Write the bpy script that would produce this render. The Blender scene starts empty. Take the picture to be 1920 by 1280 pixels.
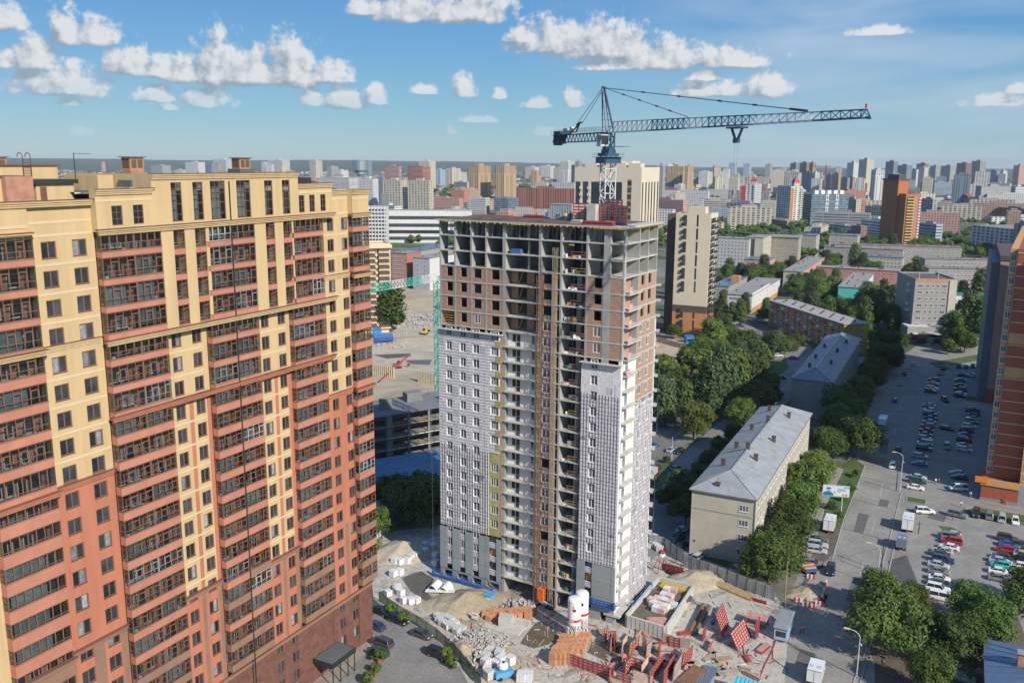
import bpy, math, random
import numpy as np
from mathutils import Vector, Matrix, noise
random.seed(7)
ORD = ['first', 'second', 'third', 'fourth', 'fifth', 'sixth', 'seventh', 'eighth', 'ninth', 'tenth', 'eleventh', 'twelfth', 'thirteenth', 'fourteenth', 'fifteenth', 'sixteenth', 'seventeenth', 'eighteenth', 'nineteenth', 'twentieth']
for _t in ('twenty', 'thirty', 'forty'):
 if _t != 'twenty': ORD.append(_t[:-1]+'ieth')
 ORD += [_t+'-'+w for w in ORD[:9]]
SC = bpy.context.scene
COL = SC.collection
PI = math.pi
F_PX, PITCH, ROLL, CAM_H = 1686.27, 0.197551519, 0.005796980, 86.904
FW = np.array([0, math.cos(PITCH), -math.sin(PITCH)])
_U0 = np.array([0, math.sin(PITCH), math.cos(PITCH)])
_R0 = np.array([1.0, 0, 0])
RT = _R0*math.cos(ROLL) + _U0*math.sin(ROLL)
UP = -_R0*math.sin(ROLL) + _U0*math.cos(ROLL)
CAM = np.array([0, 0, CAM_H])
cam_d = bpy.data.cameras.new('camera')
cam_d.sensor_width = 36.0
cam_d.lens = 36.0*F_PX/1920.0
cam_d.clip_start = 0.5
cam_d.clip_end = 60000
cam = bpy.data.objects.new('camera', cam_d)
COL.objects.link(cam)
cam.matrix_world = Matrix(((RT[0], UP[0], -FW[0], 0), (RT[1], UP[1], -FW[1], 0), (RT[2], UP[2], -FW[2], CAM_H), (0, 0, 0, 1)))
SC.camera = cam
def ray(x, y): return FW + RT*(x-960)/F_PX - UP*(y-640)/F_PX
def G(x, y, z=0.0):
 """point at height z seen at photo position x, y"""
 d = ray(x, y); t = (z-CAM_H)/d[2]; q = CAM + d*t
 return Vector(q)
def proj(P):
 d = np.array(P, float)-CAM; w = d @ FW
 return 960+F_PX*(d @ RT)/w, 640-F_PX*(d @ UP)/w
def height_at(P, ytop):
 """height above ground point P that shows at photo row ytop"""
 lo, hi = -5.0, 400.0
 for _ in range(50):
  m = (lo+hi)/2
  if proj((P[0], P[1], m))[1] > ytop: lo = m
  else: hi = m
 return lo
SUN_EL, SUN_AZ = math.radians(33), math.radians(-53)
SKY_STRENGTH, SUN_STRENGTH = 0.09, 5.0
SC.view_settings.view_transform = 'Standard'
SC.view_settings.look = 'None'
SC.view_settings.exposure = 0.04
SC.view_settings.gamma = 1.0
SC.view_settings.use_curve_mapping = False
sun_d = bpy.data.lights.new('sun', 'SUN')
sun_d.energy = SUN_STRENGTH
sun_d.angle = math.radians(0.5)
sun_d.color = (1.0, 0.93, 0.82)
sun = bpy.data.objects.new('sun', sun_d)
COL.objects.link(sun)
sv = Vector((math.cos(SUN_EL)*math.cos(SUN_AZ), math.cos(SUN_EL)*math.sin(SUN_AZ), math.sin(SUN_EL)))
sun.rotation_euler = sv.to_track_quat('Z', 'Y').to_euler()
sun.location = sv*300
world = bpy.data.worlds.new('World')
SC.world = world
world.use_nodes = True
WN, WL = world.node_tree.nodes, world.node_tree.links
WN.clear()
def wn(kind, **kw):
 n = WN.new(kind)
 for k, v in kw.items(): setattr(n, k, v)
 return n
def wmath(op, a, b=None, c=None, clamp=False):
 n = WN.new('ShaderNodeMath'); n.operation = op; n.use_clamp = clamp
 for i, v in enumerate((a, b, c)):
  if v is None: continue
  if isinstance(v, (int, float)): n.inputs[i].default_value = v
  else: WL.new(v, n.inputs[i])
 return n.outputs[0]
sky = wn('ShaderNodeTexSky', sky_type='NISHITA', sun_disc=False)
sky.sun_elevation = SUN_EL
sky.sun_rotation = math.radians(90)-SUN_AZ
sky.altitude = 150
sky.air_density = 1.0
sky.dust_density = 0.0
sky.ozone_density = 4.0
bg_sky = wn('ShaderNodeBackground'); bg_sky.inputs[1].default_value = SKY_STRENGTH
WL.new(sky.outputs[0], bg_sky.inputs[0])
tc = wn('ShaderNodeTexCoord')
sep = wn('ShaderNodeSeparateXYZ'); WL.new(tc.outputs['Generated'], sep.inputs[0])
az = wmath('MULTIPLY', wmath('ARCTAN2', sep.outputs[0], sep.outputs[1]), 180/PI)
el = wmath('MULTIPLY', wmath('ARCSINE', sep.outputs[2]), 180/PI)
comb = wn('ShaderNodeCombineXYZ'); WL.new(az, comb.inputs[0]); WL.new(el, comb.inputs[1])
P_AE = comb.outputs[0]
def azel(x, y):
 d = ray(x, y); d = d/np.linalg.norm(d)
 return math.degrees(math.atan2(d[0], d[1])), math.degrees(math.asin(d[2]))
gr = wn('ShaderNodeValToRGB'); WL.new(wmath('DIVIDE', wmath('MAXIMUM', el, 0.0), 90.0), gr.inputs[0])
cr_ = gr.color_ramp; cr_.elements[0].position = 0.0; cr_.elements[0].color = (0.31, 0.51, 0.61, 1); cr_.elements[1].position = 1.0; cr_.elements[1].color = (0.05, 0.16, 0.46, 1)
for p_, c_ in ((0.03, (0.21, 0.475, 0.67)), (0.07, (0.13, 0.39, 0.70)), (0.12, (0.075, 0.29, 0.69)), (0.3, (0.06, 0.22, 0.58))):
 e_ = cr_.elements.new(p_); e_.color = (*c_, 1)
bg_gr = wn('ShaderNodeBackground'); WL.new(gr.outputs[0], bg_gr.inputs[0]); bg_gr.inputs[1].default_value = 0.93
mx0 = wn('ShaderNodeMixShader'); mx0.inputs[0].default_value = 0.75; WL.new(bg_sky.outputs[0], mx0.inputs[1]); WL.new(bg_gr.outputs[0], mx0.inputs[2])
PUFFS = [(5, 48, 45, 52), (125, 74, 38, 62), (180, 78, 52, 48), (70, 122, 48, 62), (10, 122, 28, 34), (110, 172, 100, 46),
         (150, 172, 50, 62), (132, 196, 26, 18), (245, 132, 55, 54), (300, 140, 55, 40), (345, 148, 45, 50),
         (410, 148, 70, 92), (470, 150, 80, 70), (550, 150, 62, 96), (620, 150, 60, 45),
         (290, 186, 45, 34), (385, 196, 54, 44), (318, 205, 28, 12), (590, 194, 34, 32), (650, 198, 66, 44), (705, 192, 32, 36),
         (680, 24, 38, 34), (760, 34, 90, 54), (870, 34, 130, 60), (985, 76, 52, 28),
         (1040, 92, 100, 66), (1130, 100, 120, 74), (1240, 122, 120, 56), (1370, 122, 95, 38), (1170, 128, 100, 26),
         (1300, 178, 50, 30), (1355, 176, 60, 28), (1440, 176, 48, 50), (1320, 148, 45, 24),
         (798, 174, 32, 20), (868, 176, 32, 44), (936, 182, 18, 26), (1075, 196, 28, 32), (1010, 200, 45, 20),
         (895, 228, 46, 14), (848, 250, 14, 18), (155, 252, 26, 16), (1650, 64, 66, 16), (1870, 196, 60, 22), (1908, 172, 24, 22), (1030, 252, 60, 16)]
def cloud_field(dx, dy):
 """largest puff value at the sky position moved by dx, dy degrees"""
 off = wn('ShaderNodeVectorMath', operation='ADD'); WL.new(P_AE, off.inputs[0]); off.inputs[1].default_value = (dx, dy, 0)
 wob = wn('ShaderNodeTexNoise'); wob.inputs['Scale'].default_value = 1.0; wob.inputs['Detail'].default_value = 10; wob.inputs['Roughness'].default_value = 0.64
 WL.new(off.outputs[0], wob.inputs['Vector'])
 last = None
 for (x, yb, hw, h) in PUFFS:
  a, e = azel(x, yb)
  sx = math.degrees(hw*1.0/F_PX); sy = math.degrees(h*1.08/F_PX)
  s = wn('ShaderNodeVectorMath', operation='SUBTRACT'); WL.new(off.outputs[0], s.inputs[0]); s.inputs[1].default_value = (a, e, 0)
  m = wn('ShaderNodeVectorMath', operation='MULTIPLY'); WL.new(s.outputs[0], m.inputs[0]); m.inputs[1].default_value = (1/sx, 1/sy, 0)
  sp = wn('ShaderNodeSeparateXYZ'); WL.new(m.outputs[0], sp.inputs[0])
  v = wmath('MAXIMUM', sp.outputs[1], wmath('MULTIPLY', sp.outputs[1], -5.0))
  q = wmath('ADD', wmath('MULTIPLY', sp.outputs[0], sp.outputs[0]), wmath('MULTIPLY', v, v))
  last = q if last is None else wmath('MINIMUM', last, q, None)
 blob = wmath('SUBTRACT', 1.0, wmath('SQRT', wmath('MAXIMUM', last, 0.0)))
 big = wn('ShaderNodeTexNoise'); big.inputs['Scale'].default_value = 0.11; big.inputs['Detail'].default_value = 3
 WL.new(off.outputs[0], big.inputs['Vector'])
 inside = wmath('MULTIPLY', wmath('COMPARE', az, 0.0, 31.5), wmath('COMPARE', el, 2.0, 9.4))
 out = wmath('SUBTRACT', wmath('MULTIPLY', wmath('SUBTRACT', big.outputs[0], 0.68), 4.0), wmath('MULTIPLY', inside, 5.0))
 blob = wmath('MAXIMUM', blob, wmath('MINIMUM', out, 0.8))
 return wmath('ADD', blob, wmath('MULTIPLY', wmath('SUBTRACT', wob.outputs[0], 0.56), 1.75))
d0 = cloud_field(0, 0)
d1 = cloud_field(0.45, 0.55)
mask = wn('ShaderNodeMapRange', interpolation_type='SMOOTHSTEP')
mask.inputs['From Min'].default_value = -0.03; mask.inputs['From Max'].default_value = 0.40
WL.new(d0, mask.inputs['Value'])
lit = wmath('ADD', 0.48, wmath('MULTIPLY', wmath('SUBTRACT', d0, d1), 1.5), None, True)
up = wmath('GREATER_THAN', el, 0.3)
low_fade = wmath('MULTIPLY', wmath('SUBTRACT', el, 0.6), 0.25, None, True)
ramp = wn('ShaderNodeMixRGB'); WL.new(lit, ramp.inputs[0])
ramp.inputs[1].default_value = (0.30, 0.36, 0.44, 1); ramp.inputs[2].default_value = (0.74, 0.755, 0.77, 1)
bg_cloud = wn('ShaderNodeBackground'); bg_cloud.inputs[1].default_value = 1.0
WL.new(ramp.outputs[0], bg_cloud.inputs[0])
vmap = wn('ShaderNodeVectorMath', operation='MULTIPLY'); WL.new(P_AE, vmap.inputs[0]); vmap.inputs[1].default_value = (0.05, 0.30, 0)
vn = wn('ShaderNodeTexNoise'); vn.inputs['Scale'].default_value = 1.6; vn.inputs['Detail'].default_value = 4; vn.inputs['Distortion'].default_value = 0.5
WL.new(vmap.outputs[0], vn.inputs['Vector'])
veil = wmath('MULTIPLY', wmath('MULTIPLY', wmath('SUBTRACT', vn.outputs[0], 0.30), 2.2, None, True), wmath('MULTIPLY', wmath('ADD', az, 0.0), 0.06, None, True))
veil = wmath('MULTIPLY', wmath('MULTIPLY', veil, 0.68), up)
bg_veil = wn('ShaderNodeBackground'); bg_veil.inputs[0].default_value = (0.52, 0.62, 0.73, 1); bg_veil.inputs[1].default_value = 1.0
mx1 = wn('ShaderNodeMixShader'); WL.new(veil, mx1.inputs[0]); WL.new(mx0.outputs[0], mx1.inputs[1]); WL.new(bg_veil.outputs[0], mx1.inputs[2])
mx2 = wn('ShaderNodeMixShader'); WL.new(wmath('MULTIPLY', wmath('MULTIPLY', mask.outputs[0], 0.95), wmath('MULTIPLY', low_fade, up)), mx2.inputs[0])
WL.new(mx1.outputs[0], mx2.inputs[1]); WL.new(bg_cloud.outputs[0], mx2.inputs[2])
wout = wn('ShaderNodeOutputWorld'); WL.new(mx2.outputs[0], wout.inputs[0])
world.cycles.sampling_method = 'MANUAL'
world.cycles.sample_map_resolution = 512
SC.cycles.use_denoising = True
SC.cycles.max_bounces = 6
SC.cycles.diffuse_bounces = 2
SC.cycles.glossy_bounces = 2
SC.cycles.transmission_bounces = 2
SC.cycles.transparent_max_bounces = 12
SC.cycles.volume_bounces = 0
class MB:
 def __init__(s): s.v = []; s.f = []; s.m = []
 def face(s, pts, m=0):
  n = len(s.v); s.v.extend([tuple(p) for p in pts]); s.f.append(tuple(range(n, n+len(pts)))); s.m.append(m)
 def box(s, x0, x1, y0, y1, z0, z1, m=0):
  n = len(s.v)
  s.v += [(x0, y0, z0), (x1, y0, z0), (x1, y1, z0), (x0, y1, z0), (x0, y0, z1), (x1, y0, z1), (x1, y1, z1), (x0, y1, z1)]
  for q in ((0, 3, 2, 1), (4, 5, 6, 7), (0, 1, 5, 4), (1, 2, 6, 5), (2, 3, 7, 6), (3, 0, 4, 7)):
   s.f.append(tuple(n+i for i in q)); s.m.append(m)
 def bar(s, p, q, w, h=None, m=0):
  p, q = Vector(p), Vector(q); d = q-p
  if d.length < 1e-6: return
  d.normalize()
  a = Vector((0, 0, 1)) if abs(d.z) < 0.95 else Vector((1, 0, 0))
  x = d.cross(a).normalized()*(w/2); y = x.cross(d).normalized()*((h or w)/2)
  n = len(s.v)
  for c in (p, q):
   for e in (-x-y, x-y, x+y, -x+y): s.v.append(tuple(c+e))
  for k in ((0, 1, 2, 3), (7, 6, 5, 4), (0, 4, 5, 1), (1, 5, 6, 2), (2, 6, 7, 3), (3, 7, 4, 0)):
   s.f.append(tuple(n+i for i in k)); s.m.append(m)
 def tube(s, p, q, r, n=8, m=0, r2=None, caps=True):
  p, q = Vector(p), Vector(q); d = (q-p)
  if d.length < 1e-6: return
  d.normalize()
  a = Vector((0, 0, 1)) if abs(d.z) < 0.95 else Vector((1, 0, 0))
  x = d.cross(a).normalized(); y = d.cross(x)
  b = len(s.v); r2 = r if r2 is None else r2
  for c, rr in ((p, r), (q, r2)):
   for i in range(n):
    t = 2*PI*i/n; s.v.append(tuple(c+x*math.cos(t)*rr+y*math.sin(t)*rr))
  for i in range(n):
   j = (i+1) % n; s.f.append((b+i, b+j, b+n+j, b+n+i)); s.m.append(m)
  if caps:
   s.f.append(tuple(b+n-1-i for i in range(n))); s.m.append(m)
   s.f.append(tuple(b+n+i for i in range(n))); s.m.append(m)
 def lathe(s, prof, n=16, m=0, cx=0, cy=0):
  b = len(s.v)
  for (r, z) in prof:
   for i in range(n):
    t = 2*PI*i/n; s.v.append((cx+r*math.cos(t), cy+r*math.sin(t), z))
  for k in range(len(prof)-1):
   mm = m[k] if isinstance(m, (list, tuple)) else m
   for i in range(n):
    j = (i+1) % n; s.f.append((b+k*n+i, b+k*n+j, b+(k+1)*n+j, b+(k+1)*n+i)); s.m.append(mm)
 def prism(s, pts, z0, z1, m=0, mtop=None):
  n = len(s.v); k = len(pts)
  area = sum(pts[i][0]*pts[(i+1) % k][1]-pts[(i+1) % k][0]*pts[i][1] for i in range(k))
  if area < 0: pts = list(reversed(pts))
  for z in (z0, z1):
   for p in pts: s.v.append((p[0], p[1], z))
  for i in range(k):
   j = (i+1) % k; s.f.append((n+i, n+j, n+k+j, n+k+i)); s.m.append(m)
  s.f.append(tuple(n+k-1-i for i in range(k))); s.m.append(m)
  s.f.append(tuple(n+k+i for i in range(k))); s.m.append(m if mtop is None else mtop)
 def mesh(s, name, mats, smooth=False):
  me = bpy.data.meshes.new(name)
  me.from_pydata(s.v, [], s.f)
  if not isinstance(mats, (list, tuple)): mats = [mats]
  for q in mats: me.materials.append(q)
  if len(mats) > 1: me.polygons.foreach_set('material_index', s.m)
  if smooth: me.polygons.foreach_set('use_smooth', [True]*len(me.polygons))
  me.update()
  return me
 def build(s, name, mats, parent=None, loc=(0, 0, 0), rz=0.0, smooth=False, **tags):
  return put(name, s.mesh(name, mats, smooth), parent, loc, rz, **tags)
def put(name, me, parent=None, loc=(0, 0, 0), rz=0.0, **tags):
 o = bpy.data.objects.new(name, me); COL.objects.link(o)
 if parent is not None: o.parent = parent
 o.location = loc
 if rz: o.rotation_euler = (0, 0, rz)
 for k, v in tags.items():
  if v is not None: o[k] = v
 return o
def thing(name, label, cat, loc=(0, 0, 0), rz=0.0, group=None):
 o = bpy.data.objects.new(name, None); COL.objects.link(o)
 o.location = loc; o.rotation_euler = (0, 0, rz); o.empty_display_size = 0.5
 o['label'] = label; o['category'] = cat
 if group: o['group'] = group
 return o
def struct(name, mb, mats, **k): return mb.build(name, mats, kind='structure', **k)
def dup(root, loc, rz=None, label=None, scale=None, group=None):
 r = root.copy(); COL.objects.link(r); r.location = loc
 if rz is not None: r.rotation_euler = (0, 0, rz)
 if scale is not None: r.scale = (scale, scale, scale) if isinstance(scale, (int, float)) else scale
 if label: r['label'] = label
 if group: r['group'] = group
 for ch in list(root.children):
  c = ch.copy(); COL.objects.link(c); c.parent = r
  for g in list(ch.children):
   d = g.copy(); COL.objects.link(d); d.parent = c
 return r
MATS = {}
def mat(name, col, rough=0.8, var=0.12, scale=0.6, bump=0.0, bscale=8.0, metal=0.0, rnd=0.0, spec=None, col2=None, stretch=None, detail=5):
 """plain surface: base colour with a world-space mottle, optional fine bump and per-object shade"""
 if name in MATS: return MATS[name]
 m = bpy.data.materials.new(name); m.use_nodes = True
 nt = m.node_tree; b = nt.nodes['Principled BSDF']
 b.inputs['Roughness'].default_value = rough; b.inputs['Metallic'].default_value = metal
 if spec is not None: b.inputs['Specular IOR Level'].default_value = spec
 g = nt.nodes.new('ShaderNodeNewGeometry')
 src = g.outputs['Position']
 if stretch:
  vm = nt.nodes.new('ShaderNodeVectorMath'); vm.operation = 'MULTIPLY'; vm.inputs[1].default_value = stretch
  nt.links.new(src, vm.inputs[0]); src = vm.outputs[0]
 n = nt.nodes.new('ShaderNodeTexNoise'); n.inputs['Scale'].default_value = scale; n.inputs['Detail'].default_value = detail; n.inputs['Roughness'].default_value = 0.62
 nt.links.new(src, n.inputs['Vector'])
 r = nt.nodes.new('ShaderNodeMapRange'); r.inputs['From Min'].default_value = 0.3; r.inputs['From Max'].default_value = 0.7
 nt.links.new(n.outputs[0], r.inputs['Value'])
 mx = nt.nodes.new('ShaderNodeMixRGB'); nt.links.new(r.outputs[0], mx.inputs[0])
 c1 = tuple(c*(1-var) for c in col); c2 = col2 or tuple(min(1, c*(1+var)) for c in col)
 mx.inputs[1].default_value = (*c1, 1); mx.inputs[2].default_value = (*c2, 1)
 out = mx.outputs[0]
 if rnd:
  oi = nt.nodes.new('ShaderNodeObjectInfo')
  h = nt.nodes.new('ShaderNodeHueSaturation')
  mr = nt.nodes.new('ShaderNodeMapRange'); mr.inputs['To Min'].default_value = 1-rnd; mr.inputs['To Max'].default_value = 1+rnd
  nt.links.new(oi.outputs['Random'], mr.inputs['Value']); nt.links.new(mr.outputs[0], h.inputs['Value']); nt.links.new(out, h.inputs['Color']); out = h.outputs[0]
 nt.links.new(out, b.inputs['Base Color'])
 if bump:
  n2 = nt.nodes.new('ShaderNodeTexNoise'); n2.inputs['Scale'].default_value = bscale; n2.inputs['Detail'].default_value = 6
  nt.links.new(src, n2.inputs['Vector'])
  bp = nt.nodes.new('ShaderNodeBump'); bp.inputs['Strength'].default_value = bump; bp.inputs['Distance'].default_value = 0.1
  nt.links.new(n2.outputs[0], bp.inputs['Height']); nt.links.new(bp.outputs[0], b.inputs['Normal'])
 MATS[name] = m
 return m
def glass_mat(name, tint=(0.8, 0.85, 0.85), keep=0.95, rough=0.03):
 """thin pane: mostly clear, mirrors more at a slant"""
 if name in MATS: return MATS[name]
 m = bpy.data.materials.new(name); m.use_nodes = True
 nt = m.node_tree; nt.nodes.clear()
 o = nt.nodes.new('ShaderNodeOutputMaterial'); t = nt.nodes.new('ShaderNodeBsdfTransparent'); g = nt.nodes.new('ShaderNodeBsdfGlossy')
 t.inputs[0].default_value = (*[c*keep for c in tint], 1); g.inputs['Roughness'].default_value = rough
 gg = nt.nodes.new('ShaderNodeNewGeometry'); dt = nt.nodes.new('ShaderNodeVectorMath'); dt.operation = 'DOT_PRODUCT'
 nt.links.new(gg.outputs['Incoming'], dt.inputs[0]); nt.links.new(gg.outputs['Normal'], dt.inputs[1])
 def mt(op, a, b=None):
  n = nt.nodes.new('ShaderNodeMath'); n.operation = op; n.use_clamp = op != 'ABSOLUTE'
  for i, v in enumerate((a, b)):
   if v is None: continue
   if isinstance(v, (int, float)): n.inputs[i].default_value = v
   else: nt.links.new(v, n.inputs[i])
  return n.outputs[0]
 f = mt('ADD', mt('MULTIPLY', mt('POWER', mt('SUBTRACT', 1.0, mt('ABSOLUTE', dt.outputs['Value'])), 4.0), 0.5), 0.075)
 mx = nt.nodes.new('ShaderNodeMixShader'); nt.links.new(f, mx.inputs[0]); nt.links.new(t.outputs[0], mx.inputs[1]); nt.links.new(g.outputs[0], mx.inputs[2])
 nt.links.new(mx.outputs[0], o.inputs[0])
 MATS[name] = m
 return m
def brick_mat(name, c1, c2, mortar, bw=0.25, bh=0.08, var=0.2, rough=0.85):
 """brickwork that runs on any upright wall: along = x+y of the object, up = z"""
 if name in MATS: return MATS[name]
 m = bpy.data.materials.new(name); m.use_nodes = True
 nt = m.node_tree; b = nt.nodes['Principled BSDF']; b.inputs['Roughness'].default_value = rough
 t = nt.nodes.new('ShaderNodeTexCoord'); s = nt.nodes.new('ShaderNodeSeparateXYZ'); nt.links.new(t.outputs['Object'], s.inputs[0])
 a = nt.nodes.new('ShaderNodeMath'); nt.links.new(s.outputs[0], a.inputs[0]); nt.links.new(s.outputs[1], a.inputs[1])
 c = nt.nodes.new('ShaderNodeCombineXYZ'); nt.links.new(a.outputs[0], c.inputs[0]); nt.links.new(s.outputs[2], c.inputs[1])
 br = nt.nodes.new('ShaderNodeTexBrick'); nt.links.new(c.outputs[0], br.inputs['Vector'])
 br.inputs['Scale'].default_value = 1; br.inputs['Brick Width'].default_value = bw; br.inputs['Row Height'].default_value = bh; br.inputs['Mortar Size'].default_value = 0.012
 br.inputs['Color1'].default_value = (*c1, 1); br.inputs['Color2'].default_value = (*c2, 1); br.inputs['Mortar'].default_value = (*mortar, 1)
 n = nt.nodes.new('ShaderNodeTexNoise'); n.inputs['Scale'].default_value = 0.9; n.inputs['Detail'].default_value = 6; nt.links.new(c.outputs[0], n.inputs['Vector'])
 mr = nt.nodes.new('ShaderNodeMapRange'); mr.inputs['From Min'].default_value = 0.3; mr.inputs['From Max'].default_value = 0.7; mr.inputs['To Min'].default_value = 1-var; mr.inputs['To Max'].default_value = 1+var
 nt.links.new(n.outputs[0], mr.inputs['Value'])
 h = nt.nodes.new('ShaderNodeHueSaturation'); nt.links.new(br.outputs[0], h.inputs['Color']); nt.links.new(mr.outputs[0], h.inputs['Value'])
 nt.links.new(h.outputs[0], b.inputs['Base Color'])
 MATS[name] = m
 return m
def facade_mat(name, wall, win=(0.06, 0.08, 0.11), sx=3.2, sz=3.0, fx=(0.28, 0.72), fz=(0.3, 0.78), roof=(0.3, 0.3, 0.3), band=None):
 """far-off facade whose window rows are too small to tell apart: grid in object space, roof colour on top"""
 if name in MATS: return MATS[name]
 m = bpy.data.materials.new(name); m.use_nodes = True
 nt = m.node_tree; b = nt.nodes['Principled BSDF']; b.inputs['Roughness'].default_value = 0.7
 L = nt.links.new
 def mt(op, a, bb, cc=None):
  n = nt.nodes.new('ShaderNodeMath'); n.operation = op
  for i, v in enumerate((a, bb, cc)):
   if v is None: continue
   if isinstance(v, (int, float)): n.inputs[i].default_value = v
   else: L(v, n.inputs[i])
  return n.outputs[0]
 t = nt.nodes.new('ShaderNodeTexCoord'); s = nt.nodes.new('ShaderNodeSeparateXYZ'); L(t.outputs['Object'], s.inputs[0])
 u = mt('FRACT', mt('DIVIDE', mt('ADD', s.outputs[0], s.outputs[1]), sx), None)
 w = mt('FRACT', mt('DIVIDE', s.outputs[2], sz), None)
 cu, cw = (fx[0]+fx[1])/2, (fz[0]+fz[1])/2
 k = mt('MULTIPLY', mt('COMPARE', u, cu, (fx[1]-fx[0])/2), mt('COMPARE', w, cw, (fz[1]-fz[0])/2))
 wnz = nt.nodes.new('ShaderNodeTexWhiteNoise'); wnz.noise_dimensions = '2D'
 cb = nt.nodes.new('ShaderNodeCombineXYZ'); L(mt('FLOOR', mt('DIVIDE', mt('ADD', s.outputs[0], s.outputs[1]), sx), None), cb.inputs[0]); L(mt('FLOOR', mt('DIVIDE', s.outputs[2], sz), None), cb.inputs[1])
 L(cb.outputs[0], wnz.inputs['Vector'])
 wc = nt.nodes.new('ShaderNodeMixRGB'); L(mt('POWER', wnz.outputs[0], 2.0), wc.inputs[0]); wc.inputs[1].default_value = (*[c*0.6 for c in win], 1); wc.inputs[2].default_value = (*[min(1, c*2.6) for c in win], 1)
 mx = nt.nodes.new('ShaderNodeMixRGB'); L(k, mx.inputs[0]); mx.inputs[1].default_value = (*wall, 1); L(wc.outputs[0], mx.inputs[2])
 out = mx.outputs[0]
 if band:
  bm = nt.nodes.new('ShaderNodeMixRGB'); L(mt('MULTIPLY', mt('COMPARE', w, 0.08, 0.1), 1.0), bm.inputs[0]); L(out, bm.inputs[1]); bm.inputs[2].default_value = (*band, 1); out = bm.outputs[0]
 g = nt.nodes.new('ShaderNodeNewGeometry'); s2 = nt.nodes.new('ShaderNodeSeparateXYZ'); L(g.outputs['Normal'], s2.inputs[0])
 rm = nt.nodes.new('ShaderNodeMixRGB'); L(mt('GREATER_THAN', s2.outputs[2], 0.5), rm.inputs[0]); L(out, rm.inputs[1]); rm.inputs[2].default_value = (*roof, 1)
 L(rm.outputs[0], b.inputs['Base Color'])
 MATS[name] = m
 return m
YEL = mat('render_yellow', (0.56, 0.405, 0.215), 0.85, 0.10, 0.7, 0.15, 25, stretch=(1, 1, 0.10))
YEL2 = mat('render_pale', (0.63, 0.49, 0.30), 0.85, 0.06, 0.5)
ORG = mat('render_orange', (0.455, 0.17, 0.10), 0.85, 0.13, 0.6, 0.15, 25, stretch=(1, 1, 0.12))
SAL = mat('band_salmon', (0.47, 0.195, 0.13), 0.8, 0.10, 0.5, rnd=0.05)
BRN = mat('band_brown', (0.27, 0.155, 0.105), 0.85, 0.12, 0.5)
BASE = brick_mat('base_stone', (0.15, 0.065, 0.048), (0.19, 0.085, 0.06), (0.10, 0.045, 0.035), 1.2, 0.6)
FRB = mat('frame_brown', (0.20, 0.10, 0.07), 0.5, 0.1, 2.0)
FRW = mat('frame_pale', (0.42, 0.39, 0.36), 0.5); FRG = mat('frame_grey', (0.27, 0.22, 0.2), 0.5)
PANE = mat('pane_dark', (0.035, 0.042, 0.05), 0.06, 0.5, 0.5, spec=0.8, rnd=0.6)
PANEC = mat('pane_curtain', (0.26, 0.28, 0.30), 0.12, 0.4, 1.5, spec=0.7, rnd=0.3)
GLASS = glass_mat('loggia_glass')
LOGW = mat('loggia_wall', (0.46, 0.21, 0.15), 0.8, 0.15, 0.8, rnd=0.25)
WHT = mat('white_paint', (0.78, 0.78, 0.76), 0.5, 0.05, 2)
CON = mat('concrete', (0.36, 0.355, 0.33), 0.9, 0.16, 0.45, 0.25, 12)
CON2 = mat('concrete_pale', (0.50, 0.49, 0.45), 0.9, 0.15, 0.6, 0.2, 12)
DARK = mat('dark_metal', (0.035, 0.035, 0.038), 0.45, 0.2, 2)
GALV = mat('galvanised', (0.55, 0.58, 0.6), 0.32, 0.08, 1.5, metal=0.85)
ROOFB = mat('roof_flashing', (0.18, 0.085, 0.06), 0.45, 0.12, 1.0)
BITU = mat('roof_felt', (0.11, 0.11, 0.115), 0.9, 0.25, 0.3, 0.2, 6)
RBRICK = brick_mat('red_brick', (0.40, 0.15, 0.09), (0.48, 0.20, 0.12), (0.42, 0.30, 0.24), 0.26, 0.085)
CLUT = [mat('clutter_'+n, c, 0.7, 0.3, 3, rnd=0.2) for n, c in (('white', (0.7, 0.7, 0.68)), ('blue', (0.08, 0.16, 0.4)), ('green', (0.05, 0.16, 0.07)), ('tan', (0.4, 0.25, 0.12)))]
def wall(mb, x0, x1, z0, z1, y, holes, reveal, matfn, mrev=None, cuts=(), xcuts=()):
 """upright wall facing -y with real openings"""
 xs = sorted({x0, x1} | {min(max(h[i], x0), x1) for h in holes for i in (0, 1)} | {c for c in xcuts if x0 < c < x1})
 zs = sorted({z0, z1} | {min(max(h[i], z0), z1) for h in holes for i in (2, 3)} | {c for c in cuts if z0 < c < z1})
 for i in range(len(xs)-1):
  xa, xb = xs[i], xs[i+1]; xm = (xa+xb)/2
  cand = [h for h in holes if h[0] < xm < h[1]]
  run = None
  for j in range(len(zs)-1):
   za, zb = zs[j], zs[j+1]; zm = (za+zb)/2
   hole = any(h[2] < zm < h[3] for h in cand)
   mm = None if hole else matfn(xm, zm)
   if run and run[2] == mm: run[1] = zb
   else:
    if run and run[2] is not None: mb.face([(xa, y, run[0]), (xb, y, run[0]), (xb, y, run[1]), (xa, y, run[1])], run[2])
    run = [za, zb, mm]
  if run and run[2] is not None: mb.face([(xa, y, run[0]), (xb, y, run[0]), (xb, y, run[1]), (xa, y, run[1])], run[2])
 for (a, b, c, d) in holes:
  mm = matfn((a+b)/2, d+0.05) if mrev is None else mrev
  r = y+reveal
  mb.face([(a, y, c), (a, r, c), (a, r, d), (a, y, d)][::-1], mm); mb.face([(b, y, c), (b, y, d), (b, r, d), (b, r, c)][::-1], mm)
  mb.face([(a, y, d), (a, r, d), (b, r, d), (b, y, d)][::-1], mm); mb.face([(a, y, c), (b, y, c), (b, r, c), (a, r, c)][::-1], mm)
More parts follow.
